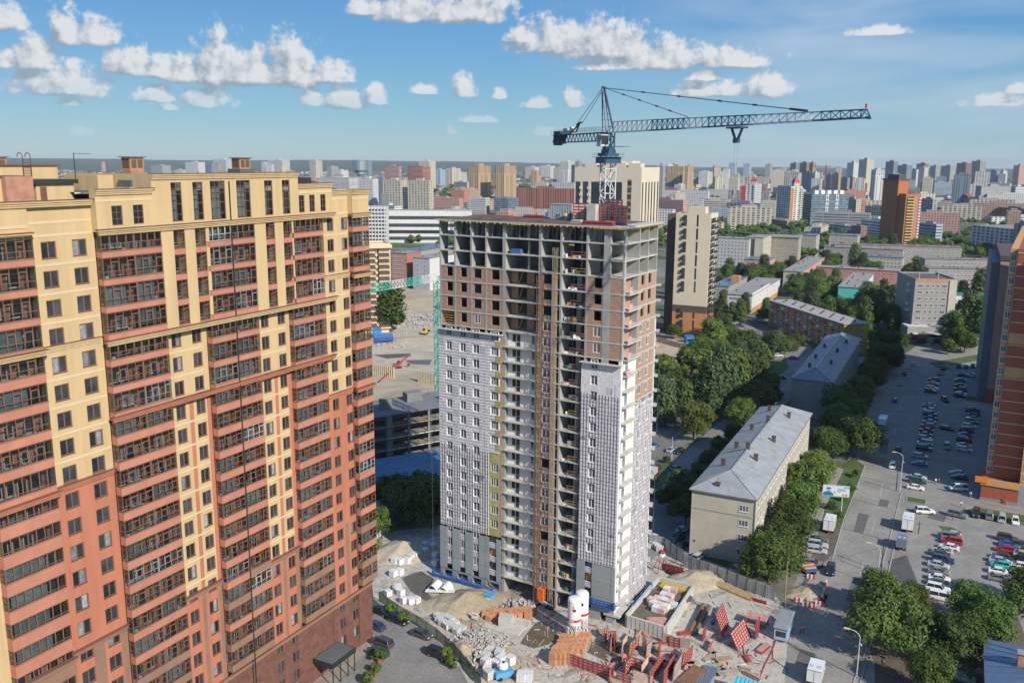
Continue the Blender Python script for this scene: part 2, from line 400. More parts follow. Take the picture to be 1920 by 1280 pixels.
class WinKit:
 """a framed window built once per size, then copied with its panes"""
 kits = {}
 def __new__(cls, w, h, fm, pm, n=2, sill=None, fw=0.09):
  key = (w, h, fm.name, pm.name, n, None if sill is None else sill.name, fw)
  if key in cls.kits: return cls.kits[key]
  s = super().__new__(cls); cls.kits[key] = s
  mb = MB(); x0, x1 = -w/2, w/2
  mb.box(x0, x0+fw, 0, 0.1, 0, h); mb.box(x1-fw, x1, 0, 0.1, 0, h); mb.box(x0+fw, x1-fw, 0, 0.1, 0, fw); mb.box(x0+fw, x1-fw, 0, 0.1, h-fw, h)
  cw = (w-2*fw)/n
  for i in range(1, n): mb.box(x0+fw+cw*i-fw*0.6, x0+fw+cw*i+fw*0.6, 0.005, 0.095, fw, h-fw)
  s.frame = mb.mesh('window_frame', fm)
  q = MB(); pw = cw-fw*0.6
  q.box(-pw/2, pw/2, 0.055, 0.075, 0, h-2*fw)
  s.pane = q.mesh('window_pane', pm)
  s.px = [x0+fw+cw*(i+0.5) for i in range(n)]; s.fw = fw
  s.sill = None
  if sill is not None:
   q = MB(); q.box(x0-0.06, x1+0.06, -0.12, 0.0, -0.06, 0); s.sill = q.mesh('window_sill', sill)
  return s
 def place(s, parent, x, y, z, pane_mats=None, name='window', panes=True, rz=0.0):
  o = put(name, s.frame, parent, (x, y, z), rz)
  if s.sill: put('sill', s.sill, o)
  if panes:
   for px in s.px:
    p = put('pane', s.pane, o, (px, 0, s.fw))
    if pane_mats:
     p.material_slots[0].link = 'OBJECT'; p.material_slots[0].material = random.choice(pane_mats)
  return o
# big yellow and orange apartment block
rA = random.Random(11)
LB_YAW = math.radians(62.2)
lb = thing('apartment_building', 'long yellow and orange apartment block with brown glazed loggias filling the left side', 'apartment block', (-25.54, 153.28, 0), LB_YAW)
FH = 3.325
ZC = [76.72-FH*k for k in range(23)]
PJ = 1.0
def lb_mat(x, z):
 if z < 10.9: return 3
 if x < -67: return 0
 if x < -52.0:
  if z > 48.6: return 0
  if z < 27.5 and (x < -59.6 or -57.1 < x < -55.4 or x > -53.0): return 2
  return 1
 if x < -11:
  lo = 27.0 if x < -35 else 25.6
  if z > 55.2: return 0
  pier = -39.4 < x < -38.7 or -22.75 < x < -22.05 or -36.3 < x < -35 or -19.75 < x < -18 or -43.1 < x < -42.3 or -26.6 < x < -25.7
  if z > lo: return 1 if pier else 0
  return 2 if pier else 1
 if z > 48.3: return 0
 if z < 25 and (-7.0 < x < -6.0 or x > -3.9 or x < -11): return 2
 return 1
wm = MB()
cols = {'B': (-58.0, -54.05), 'D': (-40.85, -37.35), 'F': (-24.2, -20.65), 'H': (-8.35, -4.75)}
WW, WHGT = 1.72, 1.95
wins = []
holes = []
for key, xs in cols.items():
 for x in xs:
  for k, zc in enumerate(ZC):
   if key in 'DF' and k < 4: continue
   w = 1.9 if key == 'B' else 1.62
   if k > 20 and rA.random() < 0.0: continue
   wins.append((x, zc, w)); holes.append((x-w/2, x+w/2, zc-WHGT/2, zc+WHGT/2))
secs = {'Z': (-76, -67.7), 'B': (-60.5, -52.0), 'D': (-43.0, -35.6), 'F': (-26.4, -19.0), 'H': (-11.3, -3.8)}
for key, (a, b) in secs.items():
 top = 82.3 if key in 'ZBH' else 65.2
 wall(wm, a, b, 0, top, 0, [h for h in holes if a < h[0] < b], 0.22, lb_mat, None, (48.6, 55.2, 27.5, 27.0, 25.6, 48.3, 25, 10.9), (-39.4, -38.7, -42.3, -36.3, -25.7, -22.75, -22.05, -19.75, -59.6, -57.0, -55.4, -53.0, -7.0, -6.0, -3.9))
 if key == 'B':
  for px in (-67.7,):
   pass
for a, b in ((-67.7, -60.5), (-52.0, -43.0), (-35.6, -26.4), (-19.0, -11.3), (-3.8, 0.0)):
 wall(wm, a, b, 0, 11.2, 0, [], 0.2, lb_mat)
 wm.face([(a, 0.5, 11.2), (b, 0.5, 11.2), (b, 0.5, 79), (a, 0.5, 79)], 4)
att = [(-49.3, 1.55, 79.05, 2.35), (-46.2, 1.55, 79.05, 2.35), (-43.2, 1.45, 79.05, 2.35), (-40.1, 1.75, 79.0, 5.0), (-36.5, 1.75, 79.0, 5.0), (-33.0, 2.7, 78.9, 5.2),
       (-28.2, 2.7, 78.9, 5.2), (-23.2, 1.7, 79.0, 5.0), (-19.5, 1.7, 79.0, 5.0), (-16.1, 1.3, 79.05, 2.6), (-13.7, 1.3, 79.05, 2.6), (-11.1, 1.3, 79.05, 2.6)]
nar = []
for x in (-40.1, -36.5, -23.2, -19.5):
 for k in range(4): nar.append((x-0.95, x+0.95, ZC[k]-1.25, ZC[k]+1.35))
uh = [(x-w/2, x+w/2, z, z+h) for (x, w, z, h) in att]
wall(wm, -52.2, -44.0, 78.4, 83.4, -PJ, [h for h in uh if -52.2 < h[0] < -43.9], 0.25, lambda x, z: 0)
wall(wm, -44.0, -16.8, 78.4, 85.1, -PJ, [h for h in uh if -43.9 < h[0] < -16.8 and h[0] > -43.9], 0.25, lambda x, z: 0)
wall(wm, -16.8, -8.9, 78.4, 83.4, -PJ, [h for h in uh if h[0] > -16.8], 0.25, lambda x, z: 0)
for a, b in ((-43.0, -35.0), (-26.4, -18.2)):
 wall(wm, a, b, 65.0, 78.4, -PJ, [h for h in nar if a < h[0] < b], 0.9, lambda x, z: 0, 0)
 wm.face([(a, 0, 65.0), (b, 0, 65.0), (b, -PJ, 65.0), (a, -PJ, 65.0)], 0)
wall(wm, -67.7, -60.5, 78.6, 82.3, -0.4, [], 0.2, lambda x, z: 0)
wall(wm, -3.8, 0.6, 78.2, 82.2, -PJ, [], 0.2, lambda x, z: 0)
for (x, z0, z1, ya) in ((-52.2, 78.4, 83.4, 0), (-8.9, 78.4, 83.4, 0), (-3.8, 78.2, 82.2, 0), (-44, 83.4, 85.1, 15), (-16.8, 83.4, 85.1, 15), (0.6, 78.2, 82.2, 4), (-60.5, 78.6, 82.3, 0)):
 y0 = -0.4 if x == -60.5 else -PJ
 wm.face([(x, y0, z0), (x, ya, z0), (x, ya, z1), (x, y0, z1)], 0)
wm.face([(0, 0, 0), (0, 16, 0), (0, 16, 78.2), (0, 0, 78.2)], 0)
wm.face([(-76, 0, 0), (-76, 0, 82.3), (-76, 16, 82.3), (-76, 16, 0)], 0)
wm.face([(-76, 16, 0), (-76, 16, 82.2), (0, 16, 82.2), (0, 16, 0)], 0)
for (a, b, z, y0) in ((-76, -52.2, 81.9, 0.0), (-52.2, -44, 83.0, -PJ), (-44, -16.8, 84.7, -PJ), (-16.8, -8.9, 83.0, -PJ), (-8.9, 0.6, 81.8, 0.0)):
 wm.face([(a, y0, z), (b, y0, z), (b, 16, z), (a, 16, z)], 5)
wm.build('wall', [YEL, ORG, BRN, BASE, LOGW, BITU], lb)
def sc_box(*a):
 q = MB(); q.box(*a); q.build('string_course', YEL2, lb)
for key, (a, b) in (('B', (-60.4, -52.1)), ('H', (-11.2, -3.9))):
 for k in range(0, 10):
  z = ZC[k]+FH/2-0.15
  if z > 49: sc_box(a, b, -0.035, 0.01, z, z+0.30)
for key, (a, b) in (('D', (-42.2, -36.4)), ('F', (-25.5, -19.9))):
 for k in range(4, 16):
  z = ZC[k]-FH/2-0.15
  if 27.5 < z: sc_box(a, b, -0.03, 0.01, z, z+0.28)
for (a, b, z, y) in ((-76, -60.6, 79.4, -0.43), (-60.4, -52.3, 79.7, 0), (-52.2, -44.1, 81.9, -PJ), (-43.9, -16.9, 84.3, -PJ), (-16.7, -9, 81.9, -PJ), (-8.8, -3.9, 80.6, 0), (-3.7, 0.6, 80.6, -PJ), (-8.8, -3.9, 78.35, 0)):
 sc_box(a, b, y-0.04, y+0.01, z, z+0.3)
def cornice(a, b, z, y, m, flash=ROOFB, side=True, k=1.0):
 c = MB()
 for dz, dy in ((0.0, 0.22), (0.22, 0.34), (0.46, 0.5)):
  c.box(a-(dy if side else 0), b+(dy*0.6 if side else 0), y-dy*k, y+0.02, z+dz, z+dz+0.21)
 o = c.build('cornice', m, lb)
 f = MB(); f.box(a-(0.58 if side else 0), b+0.3, y-0.6*k, y+0.05, z+0.68, z+0.75); f.build('flashing', flash, o)
cornice(-52.0, -8.9, 78.0, -PJ, YEL); cornice(-76, -60.5, 78.2, -0.4, YEL)
cornice(-52.0, -8.9, 64.6, -PJ, YEL); cornice(-60.4, -52.3, 65.1, 0, YEL, side=False, k=0.6); cornice(-76, -60.5, 65.1, -PJ, YEL)
cornice(-52.0, -9.6, 55.0, -PJ+0.2, ORG); cornice(-76, -60.5, 48.3, -PJ, ORG); cornice(-60.4, -52.2, 48.3, 0, ORG, side=False)
cornice(-11.2, -3.9, 48.1, 0, ORG, side=False, k=0.6); cornice(-3.8, 0.6, 47.9, -PJ, ORG); cornice(-3.8, 0.6, 67.6, -PJ, YEL); cornice(-11.2, -3.9, 67.9, 0, YEL, side=False, k=0.6)
cornice(-3.8, 0.6, 77.6, -PJ, YEL)
cornice(-60.4, -52.2, 27.1, 0, BRN, side=False); cornice(-43, -35.7, 26.4, 0, BRN, side=False); cornice(-26.3, -19.1, 25.0, 0, BRN, side=False)
cornice(-60.4, 0, 10.6, 0, BRN, side=False, k=0.6); cornice(-76, -60.5, 27.1, -PJ, BRN)
for (a, b, z, y) in ((-76, -52.4, 81.6, -0.42), (-52.2, -44, 82.7, -PJ), (-44, -16.8, 84.4, -PJ), (-16.8, -8.9, 82.7, -PJ), (-8.8, -3.8, 81.4, 0), (-3.8, 0.6, 81.4, -PJ)):
 cornice(a, b, z, y, YEL, side=False, k=0.8)
for (x, zc, w) in wins:
 kit = WinKit(w, WHGT, FRB, PANE, 2, FRB, 0.13)
 kit.place(lb, x, 0.1, zc-WHGT/2, [PANE]*9+[PANEC])
def grid_frame(w, h, nx, zs, th=0.07, dep=0.08):
 mb = MB()
 mb.box(-w/2, -w/2+th*1.4, 0, dep, 0, h); mb.box(w/2-th*1.4, w/2, 0, dep, 0, h)
 mb.box(-w/2+th*1.4, w/2-th*1.4, 0, dep, 0, th*1.3); mb.box(-w/2+th*1.4, w/2-th*1.4, 0, dep, h-th*1.3, h)
 for i in range(1, nx): x = -w/2+w*i/nx; mb.box(x-th/2, x+th/2, 0.005, dep-0.005, th, h-th)
 for z in zs: mb.box(-w/2+th, w/2-th, 0.01, dep-0.01, z-th/2, z+th/2)
 return mb
PALEI = mat('stair_interior', (0.42, 0.43, 0.42), 0.8, 0.35, 0.7)
for (x, w, z, h) in att:
 nx = 2 if w < 2.2 else 3
 fr = grid_frame(w, h, nx, (0.8, h-0.8) if h < 3 else (0.9, h*0.45, h*0.7, h-0.8)).build('attic_window', FRB, lb, (x, -PJ+0.1, z))
 for i in range(nx):
  q = MB(); q.box(-w/2+w*i/nx+0.05, -w/2+w*(i+1)/nx-0.05, 0.035, 0.045, 0.06, h-0.06); q.build('pane', GLASS, fr)
 q = MB(); q.box(-w/2, w/2, 0.145, 0.6, 0, h) if h < 3 else q.box(-w/2-0.2, w/2+0.2, 1.3, 1.4, -0.2, h)
 q.build('backing', PANE if h < 3 else PALEI, fr)
for (a, b, z0, z1) in nar:
 w, h = b-a, z1-z0; x = (a+b)/2
 fr = grid_frame(w, h, 2, (0.85,)).build('narrow_loggia', FRB, lb, (x, -PJ+0.06, z0))
 c = MB(); c.box(0.12, w/2-0.1, -0.01, 0.09, h-0.55, h-0.45); c.build('vent_bar', FRB, fr)
 for i in range(2):
  q = MB(); q.box(-w/2+w*i/2+0.06, -w/2+w*(i+1)/2-0.06, 0.035, 0.045, 0.07, h-0.07); q.build('pane', GLASS, fr)
 q = MB(); q.box(-w/2, w/2, 0.8, 0.86, 0, h, 0); q.box(-w/2+0.3, w/2-0.7, 0.76, 0.8, 0.4, 2.1, 1); q.box(-w/2+0.2, w/2-0.5, 0.6, 0.79, 0.28, 0.4, 2); q.build('back_wall', [LOGW, PANE, WHT], fr)
 p = MB(); p.box(a, b, -PJ-0.03, -PJ+0.2, z0-0.72, z0); p.build('parapet', SAL, lb)
_fr, _bk, _pp, _sd = {}, {}, {}, {}
pane_budget = [300]
rest = MB()
def loggia_row(xa, xb, zf, hb, nseg, seed, band, low=False, kind=0):
 """one storey of a projecting bay: parapet band, glazing in nseg groups, back wall"""
 r = random.Random(seed)
 key = (round(xb-xa, 2), round(hb, 2), band.name)
 if key not in _pp:
  p = MB(); p.box(0, xb-xa, -PJ, -PJ+0.14, 0, hb, 0); p.box(0, 0.14, -PJ+0.14, 0, 0, hb, 0); p.box(xb-xa-0.14, xb-xa, -PJ+0.14, 0.0, 0, hb, 0)
  p.box(0.14, xb-xa-0.14, -PJ+0.14, 0.5, -0.02, 0.16, 1); p.box(-0.05, xb-xa+0.03, -PJ-0.06, -PJ+0.1, hb-0.05, hb+0.03, 2)
  _pp[key] = p.mesh('parapet', [band, CON, BRN])
 put('parapet', _pp[key], lb, (xa, 0, zf))
 gz = zf+hb+0.03; gh = FH-hb-0.07
 x = xa
 for (frac, n) in nseg:
  w = (xb-xa)*frac; k = (round(w, 2), n, round(gh, 2), low)
  cw = w/n
  if k not in _fr:
   f = MB(); th = 0.075
   f.box(0, th*1.7, 0, 0.09, 0, gh); f.box(w-th*1.7, w, 0, 0.09, 0, gh); f.box(th, w-th, 0, 0.09, 0, th); f.box(th, w-th, 0, 0.09, gh-th, gh)
   for i in range(1, n): f.box(cw*i-th/2, cw*i+th/2, 0.005, 0.085, th, gh-th)
   zt = 0.3 if low else gh*0.34
   f.box(th, w-th, 0.01, 0.08, zt-th/2, zt+th/2)
   for i in range(n):
    if (i % 2 == (1 if n > 2 else 0)) and not low:
     f.box(cw*i+th/2, cw*(i+1)-th/2, -0.005, 0.07, gh-0.62, gh-0.5); f.box(cw*i+th/2, cw*i+th/2+0.1, -0.005, 0.07, zt, gh-0.6); f.box(cw*(i+1)-th/2-0.1, cw*(i+1)-th/2, -0.005, 0.07, zt, gh-0.6)
    elif low: f.box(cw*i+th/2, cw*i+th/2+0.05, -0.005, 0.07, zt, gh-0.06)
   q = MB(); q.box(-cw/2+0.03, cw/2-0.03, 0.04, 0.05, 0.04, gh-0.04)
   _fr[k] = (f.mesh('loggia_frame', FRB), q.mesh('loggia_pane', GLASS))
  fo = put('loggia_glazing', _fr[k][0], lb, (x, -PJ+0.02, gz))
  if r.random() < 0.08: fo.material_slots[0].link = 'OBJECT'; fo.material_slots[0].material = r.choice([FRW, FRG, FRG])
  for i in range(n):
   if pane_budget[0] > 0 and xa < -42:
    put('pane', _fr[k][1], fo, (cw*(i+0.5), 0, 0)); pane_budget[0] -= 1
   else:
    rest.box(x+cw*i+0.03, x+cw*(i+1)-0.03, -PJ+0.06, -PJ+0.07, gz+0.04, gz+gh-0.04)
  v = r.randrange(6)
  bk = (round(w, 2), round(gh, 2), v)
  if bk not in _bk:
   rr = random.Random(v*13+int(w*10)); b = MB(); H = gh+hb-0.2
   b.box(0.03, w-0.03, 0.4, 0.47, 0, H, 0)
   x1 = 0.25+rr.random()*0.4
   while x1 < w-1.2:
    ww = rr.choice((0.8, 0.95, 1.3)); door = rr.random() < 0.45
    z0 = 0.15 if door else 0.85
    b.box(x1-0.09, min(w-0.1, x1+ww+0.09), 0.35, 0.4, z0-0.1, 2.3, 2 if rr.random() < 0.75 else 3)
    b.box(x1, min(w-0.2, x1+ww), 0.33, 0.352, z0, 2.2, 1 if rr.random() < 0.8 else 4)
    if not door: b.box(x1-0.15, min(w-0.05, x1+ww+0.15), 0.12, 0.36, z0-0.18, z0-0.08, 2)
    x1 += ww+0.35+rr.random()*0.9
   for _ in range(rr.randrange(1, 4)):
    cx = rr.uniform(0.2, w-0.7); ch = rr.uniform(0.3, 1.2); b.box(cx, cx+rr.uniform(0.2, 0.5), -0.5+rr.random()*0.3, -0.05, 0, ch, rr.choice((2, 5, 6, 3)))
   if v > 3: b.box(0.3+0.3*(v-4), w*0.7, -0.55, -0.52, 0.9*(v-4), H-0.05, 4)
   _bk[bk] = b.mesh('loggia_back_wall', [LOGW, PANE, WHT, FRB, PANEC, CLUT[1], CLUT[3]])
  put('back_wall', _bk[bk], fo, (0, PJ-0.02, 0.16-hb))
  x += w
 k = round(gh, 2)
 if k not in _sd:
  f = MB(); th = 0.07
  f.box(0, 0.08, 0, th*1.5, 0, gh); f.box(0, 0.08, PJ-th-0.1, PJ-0.06, 0, gh)
  for z in (0, gh*0.34, gh-0.6, gh-th): f.box(0.01, 0.07, th, PJ-0.1, z, z+th)
  q = MB(); q.box(0.035, 0.045, th, PJ-0.1, 0.05, gh-0.05)
  _sd[k] = (f.mesh('side_glazing', FRB), q.mesh('side_pane', GLASS))
 for xx in (xa+0.01, xb-0.09):
  so = put('side_glazing', _sd[k][0], lb, (xx, -PJ+0.02, gz)); put('pane', _sd[k][1], so)
for bi, (xa, xb, seg) in enumerate(((-67.7, -60.5, ((1.0, 7),)), (-51.9, -43.0, ((0.53, 4), (0.47, 4))), (-35.5, -31.0, ((1.0, 4),)), (-30.9, -26.4, ((1.0, 4),)), (-19.0, -11.3, ((0.62, 4), (0.38, 3))), (-3.8, 0.6, ((1.0, 4),)))):
 for k in range(20):
  zf = ZC[k]-FH/2+0.25
  hb = 0.72
  low = False
  if bi == 0: hb = 0.75 if k < 4 else (1.05 if k < 9 else 1.5); low = k >= 8
  elif bi == 5: hb = 0.8 if k < 4 else 1.15
  elif k >= 4: hb = 0.8 if k < 7 else 1.05
  band = SAL
  if k >= 15 and (k+bi) % 3 == 0 or k >= 18: band = BRN
  if zf < 9.5: continue
  loggia_row(xa, xb, zf, hb, seg, bi*100+k, band, low)
rest.build('pane', GLASS, lb, kind='stuff')
dp = MB(); dp.box(-31.02, -30.88, -PJ-0.14, -PJ+0.02, 2, 84); dp.build('drainpipe', DARK, lb)
for x in (-11.1, -3.95):
 d = MB(); d.tube((x, -0.1, 0.5), (x, -0.1, 46), 0.07, 6); d.build('drainpipe', ROOFB, lb)
def roof_chimney(x, y, z, h):
 c = MB(); c.box(x-1.05, x+1.05, y-0.8, y+0.8, z, z+h)
 o = c.build('chimney', RBRICK, lb)
 v = MB()
 for (a, b) in ((-0.85, -0.1), (0.1, 0.85)): v.box(x+a, x+b, y-0.83, y-0.78, z+h-1.3, z+h-0.25)
 v.box(x-1.08, x-1.03, y-0.6, y+0.6, z+h-1.3, z+h-0.25)
 v.build('louvre', mat('louvre_brown', (0.13, 0.09, 0.05), 0.7), o)
 t = MB(); t.box(x-1.3, x+1.3, y-1.05, y+1.05, z+h+0.02, z+h+0.12); t.build('cap', ROOFB, o)
 k = MB(); k.box(x-1.5, x+1.5, y-1.2, y+1.2, z, z+0.9); k.build('flashing', mat('zinc_dark', (0.11, 0.12, 0.13), 0.5), o)
def roof_vent(x, y, z, r=1.05, h=1.5):
 c = MB(); c.lathe([(r*0.55, z), (r*0.55, z+0.35), (r, z+0.36), (r, z+0.36+h), (r*0.8, z+0.38+h), (0.01, z+0.45+h)], 20)
 c.build('roof_vent', GALV, lb, smooth=False)
roof_chimney(-42.8, 3.5, 83.4, 3.7); roof_chimney(-23.7, 3.6, 84.7, 2.4); roof_chimney(-55.0, 13.0, 84.0, 3.0)
roof_vent(-27.5, 5.5, 84.7); roof_vent(-13.1, 5.5, 84.3); roof_vent(-58.6, 5.5, 84.9, 1.4, 1.6)
def rbox(nm, m, *a): q = MB(); q.box(*a); return q.build(nm, m, lb)
rh = rbox('roof_house', YEL, -67, -56.6, 4.0, 11, 81.9, 84.8); rbox('roof_house', YEL, -56.5, -51.6, 3.4, 8, 81.9, 84.0); rbox('roof_house', YEL, -57, -49.5, 9.0, 15.5, 81.9, 86.0); rbox('roof_house', YEL, -46.6, -44.3, 5.5, 12, 83.0, 84.9); rbox('roof_house', DARK, -15.6, -10.8, 1.5, 8, 83.0, 84.2)
rbox('brick_shaft', RBRICK, -60.2, -56.9, 3.2, 3.98, 81.9, 84.9); rbox('roof_cover', DARK, -56.9, -51.2, 3.0, 8.2, 84.02, 84.5); rbox('roof_edge', ROOFB, -57.3, -49.2, 8.8, 15.7, 86.02, 86.2); rbox('roof_edge', ROOFB, -67.2, -56.5, 3.8, 11.2, 84.82, 84.96); rbox('roof_door', ROOFB, -56.0, -55.2, 3.34, 3.39, 81.9, 83.7)
ld = MB()
for x in (-54.2, -53.2):
 pts = [(x, 8.7, 84.2), (x, 8.7, 87.1)]+[(x, 8.7+0.5*(1-math.cos(t)), 87.1+0.5*math.sin(t)) for t in (0.6, 1.2, 1.9, 2.6, 3.14)]
 for i in range(len(pts)-1): ld.tube(pts[i], pts[i+1], 0.05, 5)
for i in range(8): ld.tube((-54.2, 8.7, 84.4+i*0.33), (-53.2, 8.7, 84.4+i*0.33), 0.03, 5)
ld.build('roof_ladder', mat('ladder_maroon', (0.16, 0.04, 0.05), 0.5), lb)
an = MB(); an.tube((-51.4, 3.2, 84), (-51.4, 3.2, 87.6), 0.05, 5); an.tube((-51.4, 3.2, 87.5), (-49.2, 3.2, 87.5), 0.03, 5); an.build('roof_antenna', DARK, lb)
for x in (-13.6, -41.0):
 c = MB(); c.box(x-3.2, x+3.2, -4.2, -0.02, 3.6, 4.4)
 o = c.build('entrance_canopy', mat('canopy_black', (0.03, 0.032, 0.036), 0.4, 0.2, 1), lb)
 g = MB(); g.box(x-3.0, x+3.0, -4.0, -0.2, 4.41, 4.45); g.build('canopy_roof', mat('canopy_grey', (0.11, 0.13, 0.14), 0.35), o)
 for px in (-2.9, -0.9, 1.1, 2.9):
  l = MB(); l.box(x+px-0.07, x+px+0.07, -4.1, -3.96, 0, 3.6); l.build('post', DARK, o)
 d = MB(); d.box(x-0.9, x+0.9, -0.06, 0.0, 0, 2.6); d.build('door', FRB, o)
# ground sheets
def poly(pts, z=0.0): return [G(x, y, z) for x, y in pts]
def flat(name, pts, z, m, label=None):
 mb = MB(); mb.face([(p.x, p.y, z) for p in poly(pts, z)], 0)
 n = mb.f[0]; a = sum(mb.v[n[i]][0]*mb.v[n[(i+1) % len(n)]][1]-mb.v[n[(i+1) % len(n)]][0]*mb.v[n[i]][1] for i in range(len(n)))
 if a < 0: mb.f[0] = n[::-1]
 return struct(name, mb, m)
def ground_mat(name, stops, scale, detail=8, bump=0.0, bscale=3.0, dist=0.0, fine=None):
 """several earth colours stepped through one broad noise"""
 m = bpy.data.materials.new(name); m.use_nodes = True
 nt = m.node_tree; b = nt.nodes['Principled BSDF']; b.inputs['Roughness'].default_value = 0.92
 g = nt.nodes.new('ShaderNodeNewGeometry')
 n = nt.nodes.new('ShaderNodeTexNoise'); n.inputs['Scale'].default_value = scale; n.inputs['Detail'].default_value = detail; n.inputs['Roughness'].default_value = 0.6; n.inputs['Distortion'].default_value = dist
 nt.links.new(g.outputs['Position'], n.inputs['Vector'])
 r = nt.nodes.new('ShaderNodeValToRGB'); nt.links.new(n.outputs[0], r.inputs[0])
 e = r.color_ramp.elements; e[0].position = stops[0][0]; e[0].color = (*stops[0][1], 1); e[1].position = stops[-1][0]; e[1].color = (*stops[-1][1], 1)
 for p, c in stops[1:-1]: q = e.new(p); q.color = (*c, 1)
 n2 = nt.nodes.new('ShaderNodeTexNoise'); n2.inputs['Scale'].default_value = fine or 1.3; n2.inputs['Detail'].default_value = 9; n2.inputs['Roughness'].default_value = 0.7
 nt.links.new(g.outputs['Position'], n2.inputs['Vector'])
 mr = nt.nodes.new('ShaderNodeMapRange'); mr.inputs['From Min'].default_value = 0.3; mr.inputs['From Max'].default_value = 0.7; mr.inputs['To Min'].default_value = 0.78; mr.inputs['To Max'].default_value = 1.2
 nt.links.new(n2.outputs[0], mr.inputs['Value'])
 h = nt.nodes.new('ShaderNodeHueSaturation'); nt.links.new(r.outputs[0], h.inputs['Color']); nt.links.new(mr.outputs[0], h.inputs['Value'])
 nt.links.new(h.outputs[0], b.inputs['Base Color'])
 if bump:
  bp = nt.nodes.new('ShaderNodeBump'); bp.inputs['Strength'].default_value = bump; bp.inputs['Distance'].default_value = 0.3
  n3 = nt.nodes.new('ShaderNodeTexNoise'); n3.inputs['Scale'].default_value = bscale; n3.inputs['Detail'].default_value = 8; nt.links.new(g.outputs['Position'], n3.inputs['Vector'])
  nt.links.new(n3.outputs[0], bp.inputs['Height']); nt.links.new(bp.outputs[0], b.inputs['Normal'])
 MATS[name] = m
 return m
CITY = ground_mat('city_ground', [(0.35, (0.04, 0.075, 0.03)), (0.47, (0.07, 0.10, 0.045)), (0.53, (0.17, 0.165, 0.14)), (0.65, (0.23, 0.22, 0.20))], 0.02, 10, fine=0.12)
ASPH = ground_mat('asphalt_dusty', [(0.3, (0.22, 0.208, 0.188)), (0.5, (0.27, 0.257, 0.232)), (0.7, (0.33, 0.312, 0.28))], 0.12, 8, 0.1, 10, 0.5)
ASPH2 = ground_mat('asphalt_yard', [(0.3, (0.18, 0.178, 0.17)), (0.5, (0.225, 0.222, 0.212)), (0.7, (0.27, 0.265, 0.25))], 0.15, 8)
PAVE = ground_mat('pavement', [(0.3, (0.24, 0.22, 0.19)), (0.7, (0.33, 0.30, 0.26))], 0.3, 8)
YARD = ground_mat('site_concrete', [(0.3, (0.22, 0.19, 0.15)), (0.42, (0.34, 0.31, 0.26)), (0.50, (0.50, 0.47, 0.42)), (0.60, (0.44, 0.40, 0.34)), (0.75, (0.28, 0.235, 0.17))], 0.16, 9, 0.25, 4, 1.2)
SAND = ground_mat('site_sand', [(0.3, (0.30, 0.235, 0.15)), (0.5, (0.41, 0.345, 0.245)), (0.7, (0.47, 0.41, 0.32))], 0.05, 9, 0.4, 2, 0.8)
GRASS = ground_mat('lawn', [(0.3, (0.05, 0.085, 0.025)), (0.5, (0.08, 0.13, 0.035)), (0.7, (0.13, 0.155, 0.06))], 0.3, 9, 0.5, 12)
SOIL = ground_mat('soil', [(0.3, (0.10, 0.08, 0.06)), (0.7, (0.17, 0.14, 0.11))], 0.4, 8, 0.4, 6)
MUD = mat('wet_mud', (0.13, 0.115, 0.085), 0.35, 0.25, 0.5)
g = MB(); g.face([(-16000, -400, 0), (16000, -400, 0), (16000, 16000, 0), (-16000, 16000, 0)]); struct('ground', g, CITY)
flat('site_ground', [(690, 1000), (830, 985), (1000, 1000), (1180, 1010), (1260, 1030), (1330, 1075), (1455, 1118), (1480, 1150), (1470, 1290), (870, 1290), (700, 1120)], 0.03, YARD)
flat('back_site_ground', [(640, 560), (830, 520), (830, 790), (640, 790)], 0.03, SAND)
flat('back_yard_ground', [(1225, 628), (1300, 640), (1320, 680), (1300, 740), (1225, 760)], 0.03, SAND)
SAND2 = ground_mat('site_sand_pale', [(0.3, (0.36, 0.30, 0.21)), (0.5, (0.46, 0.41, 0.32)), (0.7, (0.52, 0.47, 0.39))], 0.07, 9, 0.4, 2, 0.8)
flat('back_site_ground', [(645, 590), (830, 585), (830, 700), (645, 700)], 0.05, SAND2)
flat('parking_ground', [(560, 1300), (690, 1170), (712, 1128), (760, 1150), (815, 1195), (860, 1245), (885, 1300)], 0.05, ASPH2)
flat('pavement', [(560, 1290), (694, 1185), (712, 1195), (610, 1300)], 0.09, PAVE)
flat('main_road_ground', [(1440, 1300), (1455, 1200), (1480, 1120), (1525, 1000), (1590, 860), (1640, 740), (1690, 668), (1730, 640), (1990, 640), (2100, 900), (2200, 1300)], 0.018, ASPH)
flat('side_road', [(1205, 1060), (1230, 940), (1262, 866), (1350, 790), (1420, 750), (1455, 770), (1375, 850), (1295, 930), (1300, 1040), (1420, 1085), (1400, 1110), (1250, 1030)], 0.04, ASPH2)
flat('side_road', [(1310, 590), (1345, 585), (1400, 600), (1420, 620), (1395, 660), (1345, 640), (1355, 615), (1310, 605)], 0.04, ASPH)
flat('yard_road', [(1430, 665), (1510, 640), (1530, 660), (1500, 730), (1470, 760), (1420, 750)], 0.04, ASPH2)
flat('lawn', [(1405, 680), (1475, 672), (1478, 690), (1430, 735), (1390, 745)], 0.05, GRASS)
flat('lawn', [(1560, 880), (1600, 858), (1620, 872), (1598, 940), (1580, 985), (1545, 960), (1560, 905)], 0.06, GRASS)
flat('soil_strip', [(1500, 1110), (1535, 1000), (1545, 962), (1582, 968), (1560, 1040), (1525, 1075)], 0.05, SOIL)
flat('footpath', [(1520, 960), (1570, 875), (1582, 880), (1545, 955), (1520, 1010), (1490, 1075), (1470, 1070)], 0.08, PAVE)
flat('lawn', [(1700, 930), (1737, 937), (1735, 946), (1700, 940)], 0.09, GRASS)
